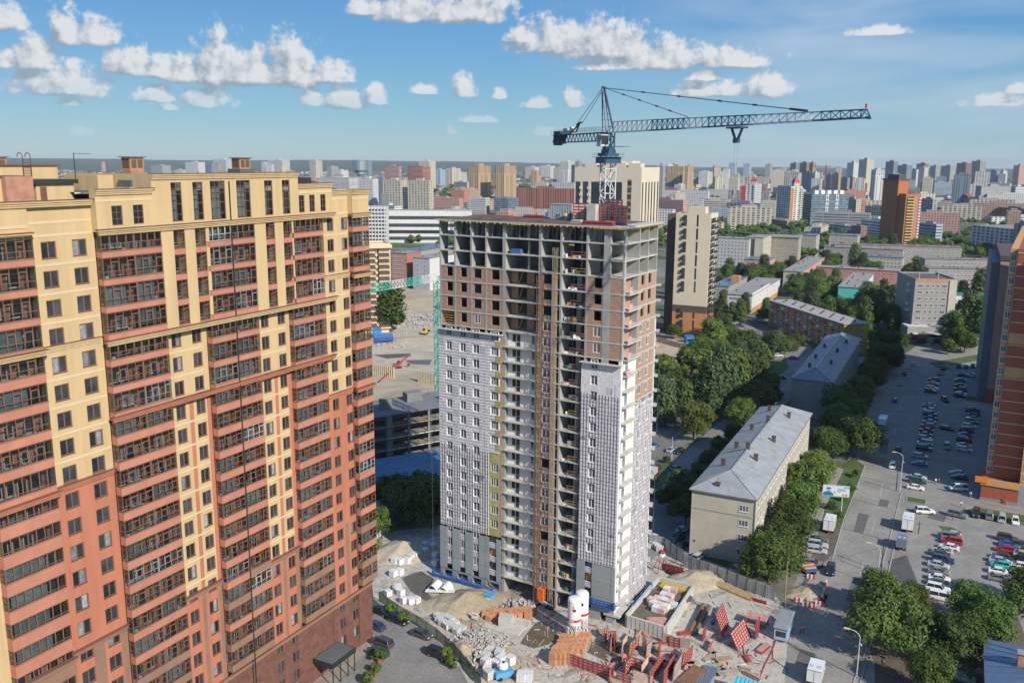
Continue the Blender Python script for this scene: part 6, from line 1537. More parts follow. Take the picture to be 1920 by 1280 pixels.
BT = [
 ('white slab block with tiny dark windows right of the yellow block roof', 672, 700, 709, 388, 335, 'white', 'dots'),
 ('narrow slate blue block wedged between the white slab and the cream twins', 707, 719, 722, 385, 332, 'slate blue', 'dots'),
 ('left of two cream panel towers with grey roofs beyond the white factory', 717, 752, 764, 392, 338, 'cream', 'loggia'),
 ('right of two cream panel towers with grey roofs beyond the white factory', 764, 805, 813, 394, 339, 'cream', 'loggia'),
 ('red and white banded tower above the left cream panel tower', 721, 749, 753, 366, 312, 'pink', 'rows'),
 ('dark red and white banded tower above the right cream panel tower', 764, 793, 807, 366, 312, 'red brick', 'rows'),
 ('tall pale beige tower rising behind the dark red banded tower', 785, 806, 817, 362, 303, 'cream', 'dots'),
 ('blue-grey stepped block right of the tall pale beige tower', 811, 826, 836, 350, 318, 'pale blue', 'strips'),
 ('yellow-grey ribbed block in the distance left of the striped twins', 836, 848, 864, 348, 316, 'cream', 'strips'),
 ('left of two brown and cream vertically striped towers', 879, 897, 929, 376, 311, 'tan', 'strips'),
 ('right of two brown and cream vertically striped towers', 929, 945, 969, 378, 311, 'tan', 'strips'),
 ('orange brick office with white domes left of the striped twins', 846, 870, 880, 380, 356, 'orange', 'dots'),
 ('white ribbed office directly behind the left end of the tower roof', 876, 911, 918, 402, 371, 'white', 'rows'),
 ('blue glass office with white end behind the tower roof', 926, 952, 972, 404, 372, 'slate blue', 'glass'),
 ('long red-brown brick apartment row behind the roof workers', 968, 1076, 1080, 400, 354, 'red brick', 'strips'),
 ('white panel block above the right end of the red-brown row', 1036, 1076, 1080, 372, 342, 'white', 'loggia'),
 ('pair-topped white tower left of the big tan tower', 1050, 1064, 1078, 356, 303, 'white', 'strips'),
 ('slate and white tower peeking over the left edge of the tan tower', 1078, 1084, 1092, 356, 303, 'grey', 'strips'),
 ('pinkish white tower left of the pair-topped white tower', 1038, 1056, 1060, 354, 315, 'cream', 'dots'),
 ('white comb-like slab on the distant ridge left of the crane mast', 1013, 1032, 1041, 335, 311, 'white', 'strips'),
 ('pale block beside the white comb-like slab on the ridge', 985, 1002, 1012, 335, 313, 'cream', 'dots'),
 ('grey glass office tower with white lattice crown right of the tan tower', 1232, 1240, 1248, 400, 311, 'grey', 'dots'),
 ('golden ribbed tower with curved dark base right of the crane mast', 1250, 1279, 1286, 362, 312, 'tan', 'strips'),
 ('golden ribbed tower with scalloped top beside its twin', 1284, 1288, 1317, 364, 311, 'tan', 'strips'),
 ('long pinkish white block right of the golden ribbed towers', 1316, 1328, 1352, 348, 322, 'cream', 'dots'),
 ('first white and sky-blue tower under the crane hook', 1367, 1377, 1389, 332, 306, 'pale blue', 'strips'),
 ('second white and sky-blue tower under the crane jib', 1394, 1404, 1416, 332, 307, 'pale blue', 'strips'),
 ('grey and cream tower alone right of the sky-blue pair', 1435, 1443, 1454, 338, 308, 'grey', 'dots'),
 ('plain white warehouse on the wooded slope under the sky-blue pair', 1366, 1394, 1396, 342, 330, 'white', 'rows'),
 ('long white panel houses on the slope left of the red-roofed tower', 1246, 1320, 1323, 376, 358, 'white', 'dots'),
 ('second run of long white panel houses left of the red-roofed tower', 1325, 1385, 1388, 374, 356, 'white', 'dots'),
 ('cream nine-storey house with brick ends below the golden towers', 1254, 1266, 1288, 400, 363, 'cream', 'loggia'),
 ('dark glazed office with crimson sign below the red-roofed tower', 1389, 1410, 1432, 418, 386, 'slate blue', 'glass'),
 ('blue-grey office in front of the dark glazed one', 1334, 1372, 1390, 414, 391, 'pale blue', 'dots'),
 ('white flats with corner balconies beside the dark glazed office', 1374, 1386, 1390, 414, 388, 'white', 'loggia'),
 ('dark glass hotel slab right of the red-roofed towers', 1470, 1520, 1523, 360, 324, 'slate blue', 'strips'),
 ('white stepped tower at the right end of the dark hotel slab', 1521, 1526, 1537, 362, 324, 'white', 'rows'),
 ('cluster tower with arched top above the dark hotel slab', 1482, 1490, 1500, 345, 306, 'slate blue', 'strips'),
 ('brown tower with cream right side above the dark hotel slab', 1499, 1510, 1518, 345, 305, 'brown', 'dots'),
 ('striped brown and white tower at the right of the cluster', 1517, 1522, 1531, 345, 305, 'pale brick', 'strips'),
 ('dark blue tower with pale sides right of the red crane', 1548, 1557, 1562, 362, 328, 'slate blue', 'dots'),
 ('beige balcony tower beside the dark blue tower', 1560, 1570, 1575, 364, 326, 'pale brick', 'dots'),
 ('second dark blue tower, shorter, right of the beige balcony tower', 1574, 1587, 1590, 364, 333, 'slate blue', 'dots'),
 ('beige tower with white balconies right of the second dark blue tower', 1588, 1597, 1600, 364, 332, 'pale brick', 'loggia'),
 ('white tower with grid windows left of the tallest skyline tower', 1589, 1597, 1612, 358, 305, 'white', 'dots'),
 ('tallest skyline tower, white above orange, with framed top', 1611, 1621, 1640, 360, 299, 'cream', 'dots'),
 ('pink and white twin block right of the tallest skyline tower', 1639, 1646, 1657, 352, 322, 'pink', 'dots'),
 ('dark striped tower with white lift house left of the brick high-rise', 1661, 1672, 1684, 352, 303, 'slate blue', 'strips'),
 ('second dark striped tower above the brick high-rise', 1683, 1697, 1711, 350, 310, 'slate blue', 'strips'),
 ('white grid tower right of the brick high-rise', 1706, 1716, 1721, 350, 318, 'white', 'dots'),
 ('white stepped tower with balconies right of the white grid tower', 1720, 1730, 1741, 350, 314, 'white', 'loggia'),
 ('dark tower with salmon side above the white stepped tower', 1716, 1732, 1742, 346, 307, 'brown', 'dots'),
 ('grey tower with white left edge between the dark ones', 1744, 1752, 1764, 342, 311, 'grey', 'strips'),
 ('grey-brown tower left of the broad glass tower', 1764, 1779, 1793, 346, 311, 'grey', 'dots'),
 ('brown tower with pink strip beside the broad glass tower', 1793, 1808, 1823, 346, 306, 'brown', 'strips'),
 ('broad grey glass tower with white frame near the right edge', 1822, 1834, 1850, 346, 302, 'grey', 'strips'),
 ('dark blue glass block right of the broad glass tower', 1851, 1866, 1876, 348, 320, 'slate blue', 'rows'),
 ('white tower beside the dark blue glass block', 1875, 1878, 1889, 348, 320, 'white', 'rows'),
 ('pinkish towers at the far right edge', 1901, 1908, 1925, 346, 310, 'pink', 'dots'),
 ('maroon block below the grey-brown tower', 1795, 1812, 1822, 352, 325, 'brown', 'dots'),
 ('large grey slab covered with window dots near the right edge', 1830, 1836, 1896, 392, 349, 'grey', 'dots'),
 ('white slab end right of the large dotted slab', 1893, 1900, 1925, 392, 350, 'white', 'rows'),
 ('blue glass office slab behind the crimson roof', 1720, 1750, 1790, 366, 342, 'slate blue', 'rows'),
 ('pair of white lift towers behind the crimson roof', 1786, 1793, 1802, 372, 343, 'white', 'strips'),
 ('grey flats below the crimson roof, right of the brick high-rise', 1727, 1746, 1756, 412, 373, 'grey', 'loggia'),
 ('grey flats with ivory end left of the dotted slab', 1818, 1832, 1850, 402, 370, 'slate blue', 'loggia'),
 ('long maroon and blue terrace block with white balconies at right', 1738, 1925, 1930, 425, 392, 'brown', 'loggia'),
 ('beige ornamented end-wall slab right of the green glass office', 1582, 1602, 1606, 424, 374, 'beige', 'dots'),
 ('cream flats with brown balconies left of the brick high-rise', 1621, 1666, 1672, 424, 389, 'cream', 'loggia'),
 ('white ribbon-window office left of the brick high-rise', 1615, 1665, 1670, 456, 416, 'white', 'rows'),
 ('curved blue glass office right of the brick high-rise', 1722, 1752, 1766, 462, 420, 'pale blue', 'rows'),
 ('white panel house with red strips near the right edge', 1768, 1900, 1904, 485, 430, 'white', 'loggia'),
 ('grey gable of the panel house at the far right', 1902, 1912, 1925, 490, 420, 'grey', 'strips'),
 ('long white workshop with ribbon windows behind the blue roofs', 1500, 1595, 1600, 445, 424, 'white', 'rows'),
 ('low brick works with orange stack house behind the institute', 1385, 1475, 1500, 430, 414, 'orange', 'rows'),
 ('dark shaded office beside the white ribbon-window office', 1596, 1612, 1616, 455, 424, 'brown', 'dots'),
 ('white panel block behind the left chimney', 347, 372, 384, 326, 304, 'white', 'dots'),
 ('white tower with bright red strip behind the roof vents', 400, 425, 440, 328, 299, 'white', 'rows'),
 ('white tower with green strips behind the right roof vent', 501, 530, 557, 332, 300, 'white', 'rows'),
 ('slim cream tower alone right of the yellow block roof', 580, 593, 604, 334, 301, 'cream', 'strips'),
 ('grey block right of the slim cream tower', 613, 622, 634, 336, 312, 'grey', 'dots'),
 ('white stepped block right of the slim cream tower', 626, 640, 653, 338, 319, 'white', 'dots'),
 ('long white office row just above the right end of the yellow block', 600, 655, 690, 362, 333, 'white', 'rows'),
 ('unfinished white grid frame near the left chimney', 282, 305, 325, 330, 310, 'grey', 'dots'),
 ('lone pink tower in the village at far left', 189, 193, 197, 324, 304, 'pink', 'dots'),
 ('grey stub tower on the horizon right of the yellow block', 686, 691, 697, 330, 302, 'slate blue', 'dots'),
 ('beige low terraces below the red-roofed tower', 1440, 1470, 1480, 372, 352, 'cream', 'dots'),
]
for r in BT:
 far(*r[:8])
REDR = mat('roof_crimson', (0.42, 0.05, 0.05), 0.6, 0.1, 1)
for (lab, xL, xC, xR, yb, yt, col) in (('white and red tower with crimson pyramid roof, left of two', 1392, 1412, 1440, 402, 345, 'white'), ('grey-lilac tower with crimson pyramid roof, right of two', 1458, 1478, 1505, 426, 349, 'white')):
 t, w, d, h = far(lab, xL, xC, xR, yb, yt, col, 'loggia', house=False); lf = xC > 1450
 q = MB(); cx, cy = -w*0.25, d*0.3; r = w*0.22; q.box(cx-r, cx+r, cy-r, cy+r, h, h+5); q.build('attic', fmat('cream', 'dots'), t)
 q = MB(); a = [(cx-r-1, cy-r-1, h+5), (cx+r+1, cy-r-1, h+5), (cx+r+1, cy+r+1, h+5), (cx-r-1, cy+r+1, h+5)]; p = (cx, cy, h+13)
 for i in range(4): q.face([a[i], a[(i+1) % 4], p])
 q.build('roof', REDR, t)
 q = MB(); q.box(-w-0.3, -w*0.72, -0.5, 0.0, 0, h-3); q.build('red_strip', REDR if lab.startswith('white') else fmat('orange', 'dots'), t)
 for k in range(int(h/3)): 
  q = MB(); q.tube((-0.5, 1.5, k*3+0.2), (-0.5, 1.5, k*3+1.4), 3.2, 10); q.build('balcony', WOFF, t)
t, w, d, h = far('green glass office block with two white ladder-like strips', 1500, 1518, 1592, 426, 364, 'slate blue', 'glass', name='office_block', cat='office')
lx = lambda f: -w+w*f
t.children[0].data.materials[0] = facade_mat('facade_green_glass', (0.075, 0.12, 0.115), (0.03, 0.055, 0.06), 2.6, 3.4, (0.06, 0.9), (0.2, 0.9), (0.3, 0.3, 0.3))
for f in (0.42, 0.68):
 for dx in (-1.3, 1.3): q = MB(); q.box(lx(f)+dx-0.35, lx(f)+dx+0.35, -0.6, 0.0, 3, h+1); q.build('white_post', WHT, t)
 for k in range(1, 9): q = MB(); q.box(lx(f)-2.6, lx(f)+2.6, -0.7, 0.0, h*k/8.5-0.4, h*k/8.5+0.4); q.build('white_rung', WHT, t)
for k in range(5): q = MB(); q.box(-w*0.9+k*w*0.17, -w*0.8+k*w*0.17, 2, 8, h, h+5); q.build('roof_house', WHT, t)
BR2 = brick_mat('brick_highrise', (0.42, 0.135, 0.055), (0.47, 0.165, 0.07), (0.38, 0.13, 0.06), 2.0, 0.6)
b = Block('residential_tower', 'orange-brick stepped high-rise with yellow balcony stacks at right of centre', 'residential tower', 1667, 1690, 1728, 468, 365, BR2, math.radians(14), 'L', None, 0.8)
q = MB(); q.box(-2, b.w*0.55, b.d*0.4, b.d+8, 0, b.h+14); q.build('upper_block', BR2, b.t)
q = MB(); q.box(-3, b.w*0.6, b.d*0.38, b.d+9, b.h+14, b.h+15.5); q.build('roof_crown', TAND, b.t); q = MB(); q.box(0, b.w*0.4, b.d*0.5, b.d+4, b.h+15.5, b.h+20); q.build('roof_crown', TAND, b.t)
YOC = mat('paint_ochre', (0.60, 0.40, 0.13), 0.8)
for k in range(int(b.h/3)):
 for f in (0.2, 0.42): q = MB(); q.box(b.w*f-2.2, b.w*f+2.2, -1.3, 0.0, 3*k, 3*k+1.2); q.build('balcony', YOC, b.t); q = MB(); q.box(b.w*f-2.0, b.w*f+2.0, -0.1, 0.0, 3*k+1.25, 3*k+2.8); q.build('balcony_recess', PANE, b.t)
 b.front_windows([b.w*f for f in (0.62, 0.74)], [3*k+0.9], 1.4, 1.6)
 q = MB(); q.box(b.w*0.86, b.w*1.0, -0.8, 0.0, 3*k, 3*k+1.4); q.build('balcony', WOFF, b.t)
t, w, d, h = far('long grey hall under a crimson roof near the right edge', 1722, 1822, 1826, 388, 372, 'grey', 'dots', name='hall', cat='hall', house=False)
q = MB(); q.face([(-w-2, -2, h), (2, -2, h), (2, d/2, h+9), (-w-2, d/2, h+9)]); q.face([(2, d+2, h), (-w-2, d+2, h), (-w-2, d/2, h+9), (2, d/2, h+9)]); q.build('roof', REDR, t)
t = thing('tower_crane', 'small red tower crane standing in the far city below the jib tip', 'tower crane', (G(1545, 368).x, G(1545, 368).y, 0), 2.6)
q = MB(); lattice(q, (0, 0, 0), (0, 0, 78), 2.6, 20, 0.3); q.build('mast', FRED, t); q = MB(); lattice(q, (-12, 0, 78), (45, 0, 78), 2.2, 24, 0.25); q.bar((0, 0, 78), (0, 0, 86), 1.0); q.build('jib', FRED, t)
cand = []
for i in range(1300):
 x = rF.uniform(-40, 1960) if i % 3 else rF.uniform(1180, 1960)
 Y = math.exp(rF.uniform(math.log(1050), math.log(6200)))
 if x < 700 and Y < 2200: continue
 X = (x-960)/F_PX*Y
 tall = rF.random() < (0.26 if x > 1150 else 0.10)
 h = rF.uniform(42, 78) if tall and Y > 1900 else rF.choice((9, 12, 15, 15, 18, 27, 27, 30))
 if x < 330: h = min(h, rF.choice((6, 9, 15)))
 w, d = (rF.uniform(20, 34), rF.uniform(16, 24)) if h > 35 else (rF.uniform(30, 90), rF.uniform(12, 18))
 if any((X-c[0])**2+(Y-c[1])**2 < (45+0.012*Y)**2 for c in cand): continue
 cand.append((X, Y, h, w, d, tall and h > 35))
 if len(cand) >= 340: break
groups = {}
for (X, Y, h, w, d, tall) in cand:
 col = rF.choice(('white', 'white', 'white', 'cream', 'cream', 'beige', 'grey', 'pale brick', 'tan', 'slate blue') if tall else ('white', 'white', 'white', 'cream', 'cream', 'beige', 'grey', 'red brick', 'pale brick', 'pink'))
 dist = 'on the horizon' if Y > 3600 else ('in the far city' if Y > 1900 else 'in the nearer city')
 kind = 'tower' if tall else ('low block' if h < 20 else 'mid-rise block')
 groups.setdefault((col, tall, dist, kind), []).append((X, Y, h, w, d))
for (col, tall, dist, kind_), L in groups.items():
 L.sort(key=lambda c: c[0]/c[1])
 for i, (X, Y, h, w, d) in enumerate(L):
  lab = f"{ORD[i]} {col} {kind_} from the left {dist}"
  yaw = GRID+rF.choice((0, 0, 0.15, -0.3, 0.5, 1.57))
  t = thing('tower_block' if tall else 'apartment_block', lab, 'tower block' if tall else 'apartment block', (X, Y, 0), yaw, 'blocks scattered through the far city')
  q = MB(); q.box(-w/2, w/2, -d/2, d/2, 0, h); q.build('wall', fmat(col, rF.choice(('dots', 'dots', 'loggia', 'strips' if tall else 'rows'))), t)
  q = MB(); q.box(-w*0.2, w*0.15, -d*0.25, d*0.25, h, h+3); q.build('roof_house', fmat(col, 'dots'), t)
vb = MB()
for i in range(1500):
 x = rF.uniform(0, 700) if i < 900 else rF.uniform(700, 1930)
 Y = math.exp(rF.uniform(math.log(1900), math.log(6800)))
 X = (x-960)/F_PX*Y; a = rF.uniform(5, 10); b_ = rF.uniform(4, 7); h = rF.uniform(3, 6)
 vb.box(X-a, X+a, Y-b_, Y+b_, 0, h, rF.choice((0, 1, 2)))
 m = rF.choice((3, 3, 4, 5, 0)); vb.face([(X-a-1, Y-b_-1, h), (X+a+1, Y-b_-1, h), (X+a+1, Y, h+3), (X-a-1, Y, h+3)], m); vb.face([(X+a+1, Y+b_+1, h), (X-a-1, Y+b_+1, h), (X-a-1, Y, h+3), (X+a+1, Y, h+3)], m)
vb.build('distant_houses', [WOFF, BEIGE, GREYP, mat('tile_red', (0.36, 0.11, 0.08), 0.8), SHEETB, SHEET], None, kind='stuff', label='tiny houses and sheds of the far village and city edge', category='houses')
# trees
rV = random.Random(17)
def leaf_mat(name, c1, c2):
 m = bpy.data.materials.new(name); m.use_nodes = True
 nt = m.node_tree; b = nt.nodes['Principled BSDF']; b.inputs['Roughness'].default_value = 0.6; b.inputs['Specular IOR Level'].default_value = 0.25
 g = nt.nodes.new('ShaderNodeNewGeometry'); n = nt.nodes.new('ShaderNodeTexNoise'); n.inputs['Scale'].default_value = 0.55; n.inputs['Detail'].default_value = 5
 nt.links.new(g.outputs['Position'], n.inputs['Vector'])
 ad = nt.nodes.new('ShaderNodeMath'); ad.operation = 'MULTIPLY_ADD'; ad.inputs[1].default_value = 0.5; nt.links.new(g.outputs['Random Per Island'], ad.inputs[0]); 
 sb = nt.nodes.new('ShaderNodeMath'); sb.operation = 'MULTIPLY'; sb.inputs[1].default_value = 0.6; nt.links.new(n.outputs[0], sb.inputs[0]); nt.links.new(sb.outputs[0], ad.inputs[2])
 mx = nt.nodes.new('ShaderNodeMixRGB'); nt.links.new(ad.outputs[0], mx.inputs[0]); mx.inputs[1].default_value = (*c1, 1); mx.inputs[2].default_value = (*c2, 1)
 oi = nt.nodes.new('ShaderNodeObjectInfo'); h = nt.nodes.new('ShaderNodeHueSaturation')
 mr = nt.nodes.new('ShaderNodeMapRange'); mr.inputs['To Min'].default_value = 0.62; mr.inputs['To Max'].default_value = 1.4; nt.links.new(oi.outputs['Random'], mr.inputs['Value']); nt.links.new(mr.outputs[0], h.inputs['Value'])
 nt.links.new(mx.outputs[0], h.inputs['Color']); nt.links.new(h.outputs[0], b.inputs['Base Color'])
 hu = nt.nodes.new('ShaderNodeMath'); hu.operation = 'MULTIPLY'; hu.inputs[1].default_value = 7.31; nt.links.new(oi.outputs['Random'], hu.inputs[0]); hf = nt.nodes.new('ShaderNodeMath'); hf.operation = 'FRACT'; nt.links.new(hu.outputs[0], hf.inputs[0])
 hr = nt.nodes.new('ShaderNodeMapRange'); hr.inputs['To Min'].default_value = 0.465; hr.inputs['To Max'].default_value = 0.515; nt.links.new(hf.outputs[0], hr.inputs['Value']); nt.links.new(hr.outputs[0], h.inputs['Hue'])
 tr = nt.nodes.new('ShaderNodeBsdfTranslucent'); nt.links.new(h.outputs[0], tr.inputs[0])
 ms = nt.nodes.new('ShaderNodeMixShader'); ms.inputs[0].default_value = 0.3; nt.links.new(b.outputs[0], ms.inputs[1]); nt.links.new(tr.outputs[0], ms.inputs[2])
 nt.links.new(ms.outputs[0], nt.nodes['Material Output'].inputs[0])
 MATS[name] = m
 return m
LEAF = leaf_mat('leaves_green', (0.035, 0.075, 0.018), (0.14, 0.215, 0.05))
LEAF2 = leaf_mat('leaves_fresh', (0.055, 0.105, 0.02), (0.17, 0.24, 0.055))
LEAF3 = leaf_mat('leaves_poplar', (0.04, 0.075, 0.03), (0.14, 0.20, 0.085))
BARK = mat('bark', (0.09, 0.065, 0.045), 0.95, 0.25, 3)
def tree_mesh(h, r, n, leaf, lm, seed, shape='round', lobes=9):
 """leaf-sized faces spread through several lobes round real limbs"""
 rr = random.Random(seed); q = MB(); t = MB()
 th = h*0.32
 t.tube((0, 0, -0.1), (0, 0, th), h*0.022+0.05, 8, 0, h*0.015+0.03, False)
 L = []
 for i in range(lobes):
  a = i*2.4+rr.uniform(-0.4, 0.4); f = (i+0.5)/lobes
  if shape == 'tall': z = h*(0.24+0.68*f); rad = r*(0.75-0.35*abs(f-0.4)); off = r*0.35*(1-f*0.5)
  else:
   z = h*(0.30+0.52*math.sin(f*PI*0.5)) if i else h*0.6; rad = r*rr.uniform(0.24, 0.5); off = r*rr.uniform(0.35, 0.85)*(1.12-0.62*f); z += h*rr.uniform(-0.06, 0.1)
  c = Vector((math.cos(a)*off, math.sin(a)*off, z)); L.append((c, rad if i else r*0.6))
  t.tube((0, 0, th*0.8), c, h*0.01+0.02, 5, 0, 0.03, False)
 dirs = []
 for i in range(n):
  c, rad = L[rr.randrange(len(L))] if i % 5 else L[0]
  v = Vector((rr.gauss(0, 1), rr.gauss(0, 1), rr.gauss(0, 1))).normalized()
  k = noise.noise(Vector((v.x*2.2+c.x, v.y*2.2+c.y, v.z*2.2+c.z)))
  d = rad*(rr.random()**0.35)*(1.0+0.45*k)
  p = c+Vector((v.x, v.y, v.z*0.82))*d
  if p.z < h*0.08: continue
  nv = (v+Vector((rr.uniform(-.6, .6), rr.uniform(-.6, .6), rr.uniform(-.1, .9)))).normalized()
  a = nv.cross(Vector((rr.uniform(-1, 1), rr.uniform(-1, 1), rr.uniform(-1, 1)))).normalized(); b = nv.cross(a)
  s = leaf*rr.uniform(0.5, 1.5)
  q.face([p-a*s, p+b*s*0.55-a*s*0.1, p+a*s, p-b*s*0.55+a*s*0.15])
 return q.mesh('crown', lm), t.mesh('trunk', BARK)
TP = {}
def tproto(kind):
 if kind not in TP:
  TP[kind] = {'round0': lambda: tree_mesh(10, 4.6, 5200, 0.36, LEAF, 1, lobes=17), 'round1': lambda: tree_mesh(10, 4.2, 5000, 0.36, LEAF2, 2, lobes=15), 'round2': lambda: tree_mesh(10, 4.9, 5600, 0.36, LEAF, 3, lobes=20),
     'tall0': lambda: tree_mesh(16, 4.4, 5600, 0.42, LEAF3, 4, 'tall', 18), 'tall1': lambda: tree_mesh(16, 3.6, 5000, 0.42, LEAF, 5, 'tall', 16),
     'big0': lambda: tree_mesh(13, 6.8, 15000, 0.30, LEAF, 6, lobes=30), 'big1': lambda: tree_mesh(12, 6.2, 13000, 0.30, LEAF2, 7, lobes=26),
     'bush0': lambda: tree_mesh(3.0, 2.0, 1600, 0.24, LEAF2, 8, lobes=7), 'bush1': lambda: tree_mesh(2.6, 1.7, 1400, 0.24, LEAF, 9, lobes=6)}[kind]()
 return TP[kind]
TREES = []
def tree(px, py, kind, sc, label, group=None, loc=None, wide=1.0):
 P = loc or G(px, py); TREES.append((P.x, P.y))
 t = thing('shrub' if kind.startswith('bush') else 'tree', label, 'shrub' if kind.startswith('bush') else 'tree', (P.x, P.y, 0), rV.uniform(0, 6.28), group); sc *= 1.0 if kind.startswith('bush') or py == 0 and px == 0 else 1.42; t.scale = (sc*wide, sc*wide, sc)
 c, k = tproto(kind); put('crown', c, t); put('trunk', k, t)
 return t
tree(1660, 1228, 'big0', 0.72, 'largest broad green tree at the lower right beside the street lamp'); tree(1700, 1165, 'big1', 0.46, 'broad tree just behind the largest one, reaching over the blue truck'); tree(1640, 1155, 'big1', 0.55, 'leafy tree touching the main road left of the largest tree')
tree(1790, 1250, 'big0', 0.55, 'dark tree in shade between the largest tree and the blue roof'); tree(1850, 1205, 'big1', 0.55, 'dark tree behind the blue roofed house'); tree(1740, 1308, 'big1', 0.5, 'tree at the bottom edge below the largest tree'); tree(1815, 1175, 'big0', 0.48, 'shaded tree at the corner of the car park'); tree(1930, 1150, 'big0', 0.55, 'tree cut by the right edge beside the rubbish heap')
for i, (px, py, k, s) in enumerate(((1440, 1100, 'big0', 0.62), (1462, 1062, 'big1', 0.60), (1478, 1020, 'big0', 0.60), (1500, 975, 'big1', 0.58), (1512, 945, 'round2', 0.85), (1532, 905, 'big1', 0.55), (1546, 862, 'big0', 0.55), (1565, 825, 'round0', 0.85), (1580, 800, 'big1', 0.55), (1430, 1080, 'round1', 0.7))):
 tree(px, py, k, s, f'{ORD[i]} tree from the camera in the leafy row along the beige house', 'trees along the beige house')
tree(1608, 862, 'big0', 0.72, 'large rounded tree at the bend of the main road beyond the billboard'); tree(1592, 846, 'round0', 0.9, 'smaller tree hugging the large rounded one at the road bend')
for i, (px, py, k, s) in enumerate(((1590, 780, 'big0', 0.62), (1612, 755, 'big1', 0.6), (1630, 735, 'big0', 0.62), (1640, 715, 'big1', 0.6), (1655, 702, 'big0', 0.68), (1672, 690, 'big1', 0.62), (1600, 800, 'big1', 0.6), (1570, 790, 'round2', 0.9), (1648, 690, 'big0', 0.6), (1660, 672, 'round2', 0.95), (1640, 660, 'big1', 0.6))):
 tree(px, py, k, s, f'{ORD[i]} of the dark trees lining the main road beside the grey house', 'dark trees lining the main road')
pk = [(1245, 800, 'tall0', .8), (1262, 770, 'round0', 1.1), (1280, 800, 'tall1', .75), (1300, 825, 'big1', .75), (1330, 780, 'tall0', .95), (1355, 770, 'tall0', 1.05), (1380, 765, 'tall1', 1.0), (1400, 755, 'tall0', .9), (1415, 745, 'round1', 1.1), (1365, 725, 'big0', .9), (1330, 715, 'big0', .85), (1300, 730, 'round2', 1.2), (1385, 705, 'tall0', .7), (1350, 690, 'big1', .75), (1310, 685, 'big1', .75), (1335, 660, 'round1', 1.1), (1365, 655, 'big1', .7), (1395, 675, 'round2', 1.0), (1420, 690, 'round0', .8), (1250, 745, 'round0', 1.1), (1235, 790, 'round2', .9), (1440, 770, 'round1', .95), (1240, 725, 'round1', .9), (1420, 790, 'round0', 1.0), (1390, 800, 'big1', .6), (1330, 640, 'round1', .8)]
for i, (px, py, k, s) in enumerate(pk):
 tree(px, py, k, s, f"{'tall poplar' if k.startswith('tall') else 'bushy tree'} in the park right of the unfinished tower, {ORD[i]} counted", 'park trees right of the unfinished tower')
for i, (px, py) in enumerate(((1285, 985), (1295, 950), (1310, 920), (1330, 890), (1350, 865), (1375, 840), (1275, 930), (1262, 960), (1395, 815), (1320, 940))):
 tree(px, py, 'round0', 0.55, f'{ORD[i]} low tree in the dark strip behind the beige house', 'low trees behind the beige house')
belt = []
for (x0, x1, y0, y1, n, s0) in ((1345, 1440, 520, 556, 24, 1.3), (1440, 1500, 515, 560, 14, 1.15), (1500, 1570, 500, 590, 26, 1.2), (1545, 1690, 590, 640, 26, 1.2), (1620, 1705, 560, 620, 16, 1.15), (1800, 1870, 560, 660, 20, 1.25), (1690, 1760, 500, 530, 8, 1.2), (1600, 1640, 500, 540, 10, 1.2), (1830, 1860, 470, 490, 5, 1.2), (1430, 1560, 590, 606, 8, .9), (1345, 1400, 590, 620, 12, 0.8), (1440, 1500, 640, 668, 10, 0.7), (1680, 1700, 640, 660, 5, 0.9), (1760, 1830, 640, 665, 10, .9), (1255, 1275, 545, 640, 8, .8), (1620, 1700, 470, 500, 7, 1.2)):
 for _ in range(n): belt.append((rV.uniform(x0, x1), rV.uniform(y0, y1), rV.choice(('big0', 'big1', 'round0', 'round2', 'tall0', 'tall1', 'big0')), s0*rV.uniform(0.6, 1.0)))
belt.sort(key=lambda b: -b[1])
BLK = []
for o in bpy.data.objects:
 if o.get('category') in ('apartment house', 'residential tower', 'office', 'pavilion', 'factory', 'house', 'hall'):
  for ch in o.children:
   if ch.name.split('.')[0] == 'wall':
    xs = [v.co.x for v in ch.data.vertices]; ys = [v.co.y for v in ch.data.vertices]; BLK.append((o.location.x, o.location.y, o.rotation_euler[2], min(xs)-2.5, max(xs)+2.5, min(ys)-2.5, max(ys)+2.5))
def in_block(x, y):
 for (ox, oy, a, x0, x1, y0, y1) in BLK:
  dx, dy = x-ox, y-oy; c, s = math.cos(a), math.sin(a); u, v = dx*c+dy*s, -dx*s+dy*c
  if x0 < u < x1 and y0 < v < y1: return True
 return False
n_b = 0; bc = {}
for (px, py, k, s) in belt:
 P = G(px, py)
 if in_block(P.x, P.y): continue
 s = s if not k.startswith('big') else s*0.75
 side = 'left of the turquoise house' if px < 1565 else ('around the nine-storey house' if px < 1770 else 'right of the nine-storey house')
 n_b += 1
 kd = {'tall': 'tall poplar', 'roun': 'rounded green tree'}.get(k[:4], 'broad crowned tree'); key_ = (kd, side); bc[key_] = bc.get(key_, 0)+1
 tree(0, 0, k, s*1.25, f'{ORD[bc[key_]-1]} {kd} from the front of the belt {side}', f'trees of the belt {side}', loc=P)
tree(733, 622, 'tall1', 1.15, 'dark green tree before the cream tower house left of the turquoise crane', wide=1.5)
tree(716, 1010, 'round1', 0.55, 'small bright tree by the pale fence left of the unfinished tower'); tree(700, 1035, 'bush0', 1.0, 'bright bush behind the corner of the left block')
for i, (px, py) in enumerate(((755, 985), (775, 975), (795, 960), (742, 965), (810, 990))): tree(px, py, 'round2', 0.75, f'{ORD[i]} tree in the black shade behind the left block', 'shaded trees behind the left block')
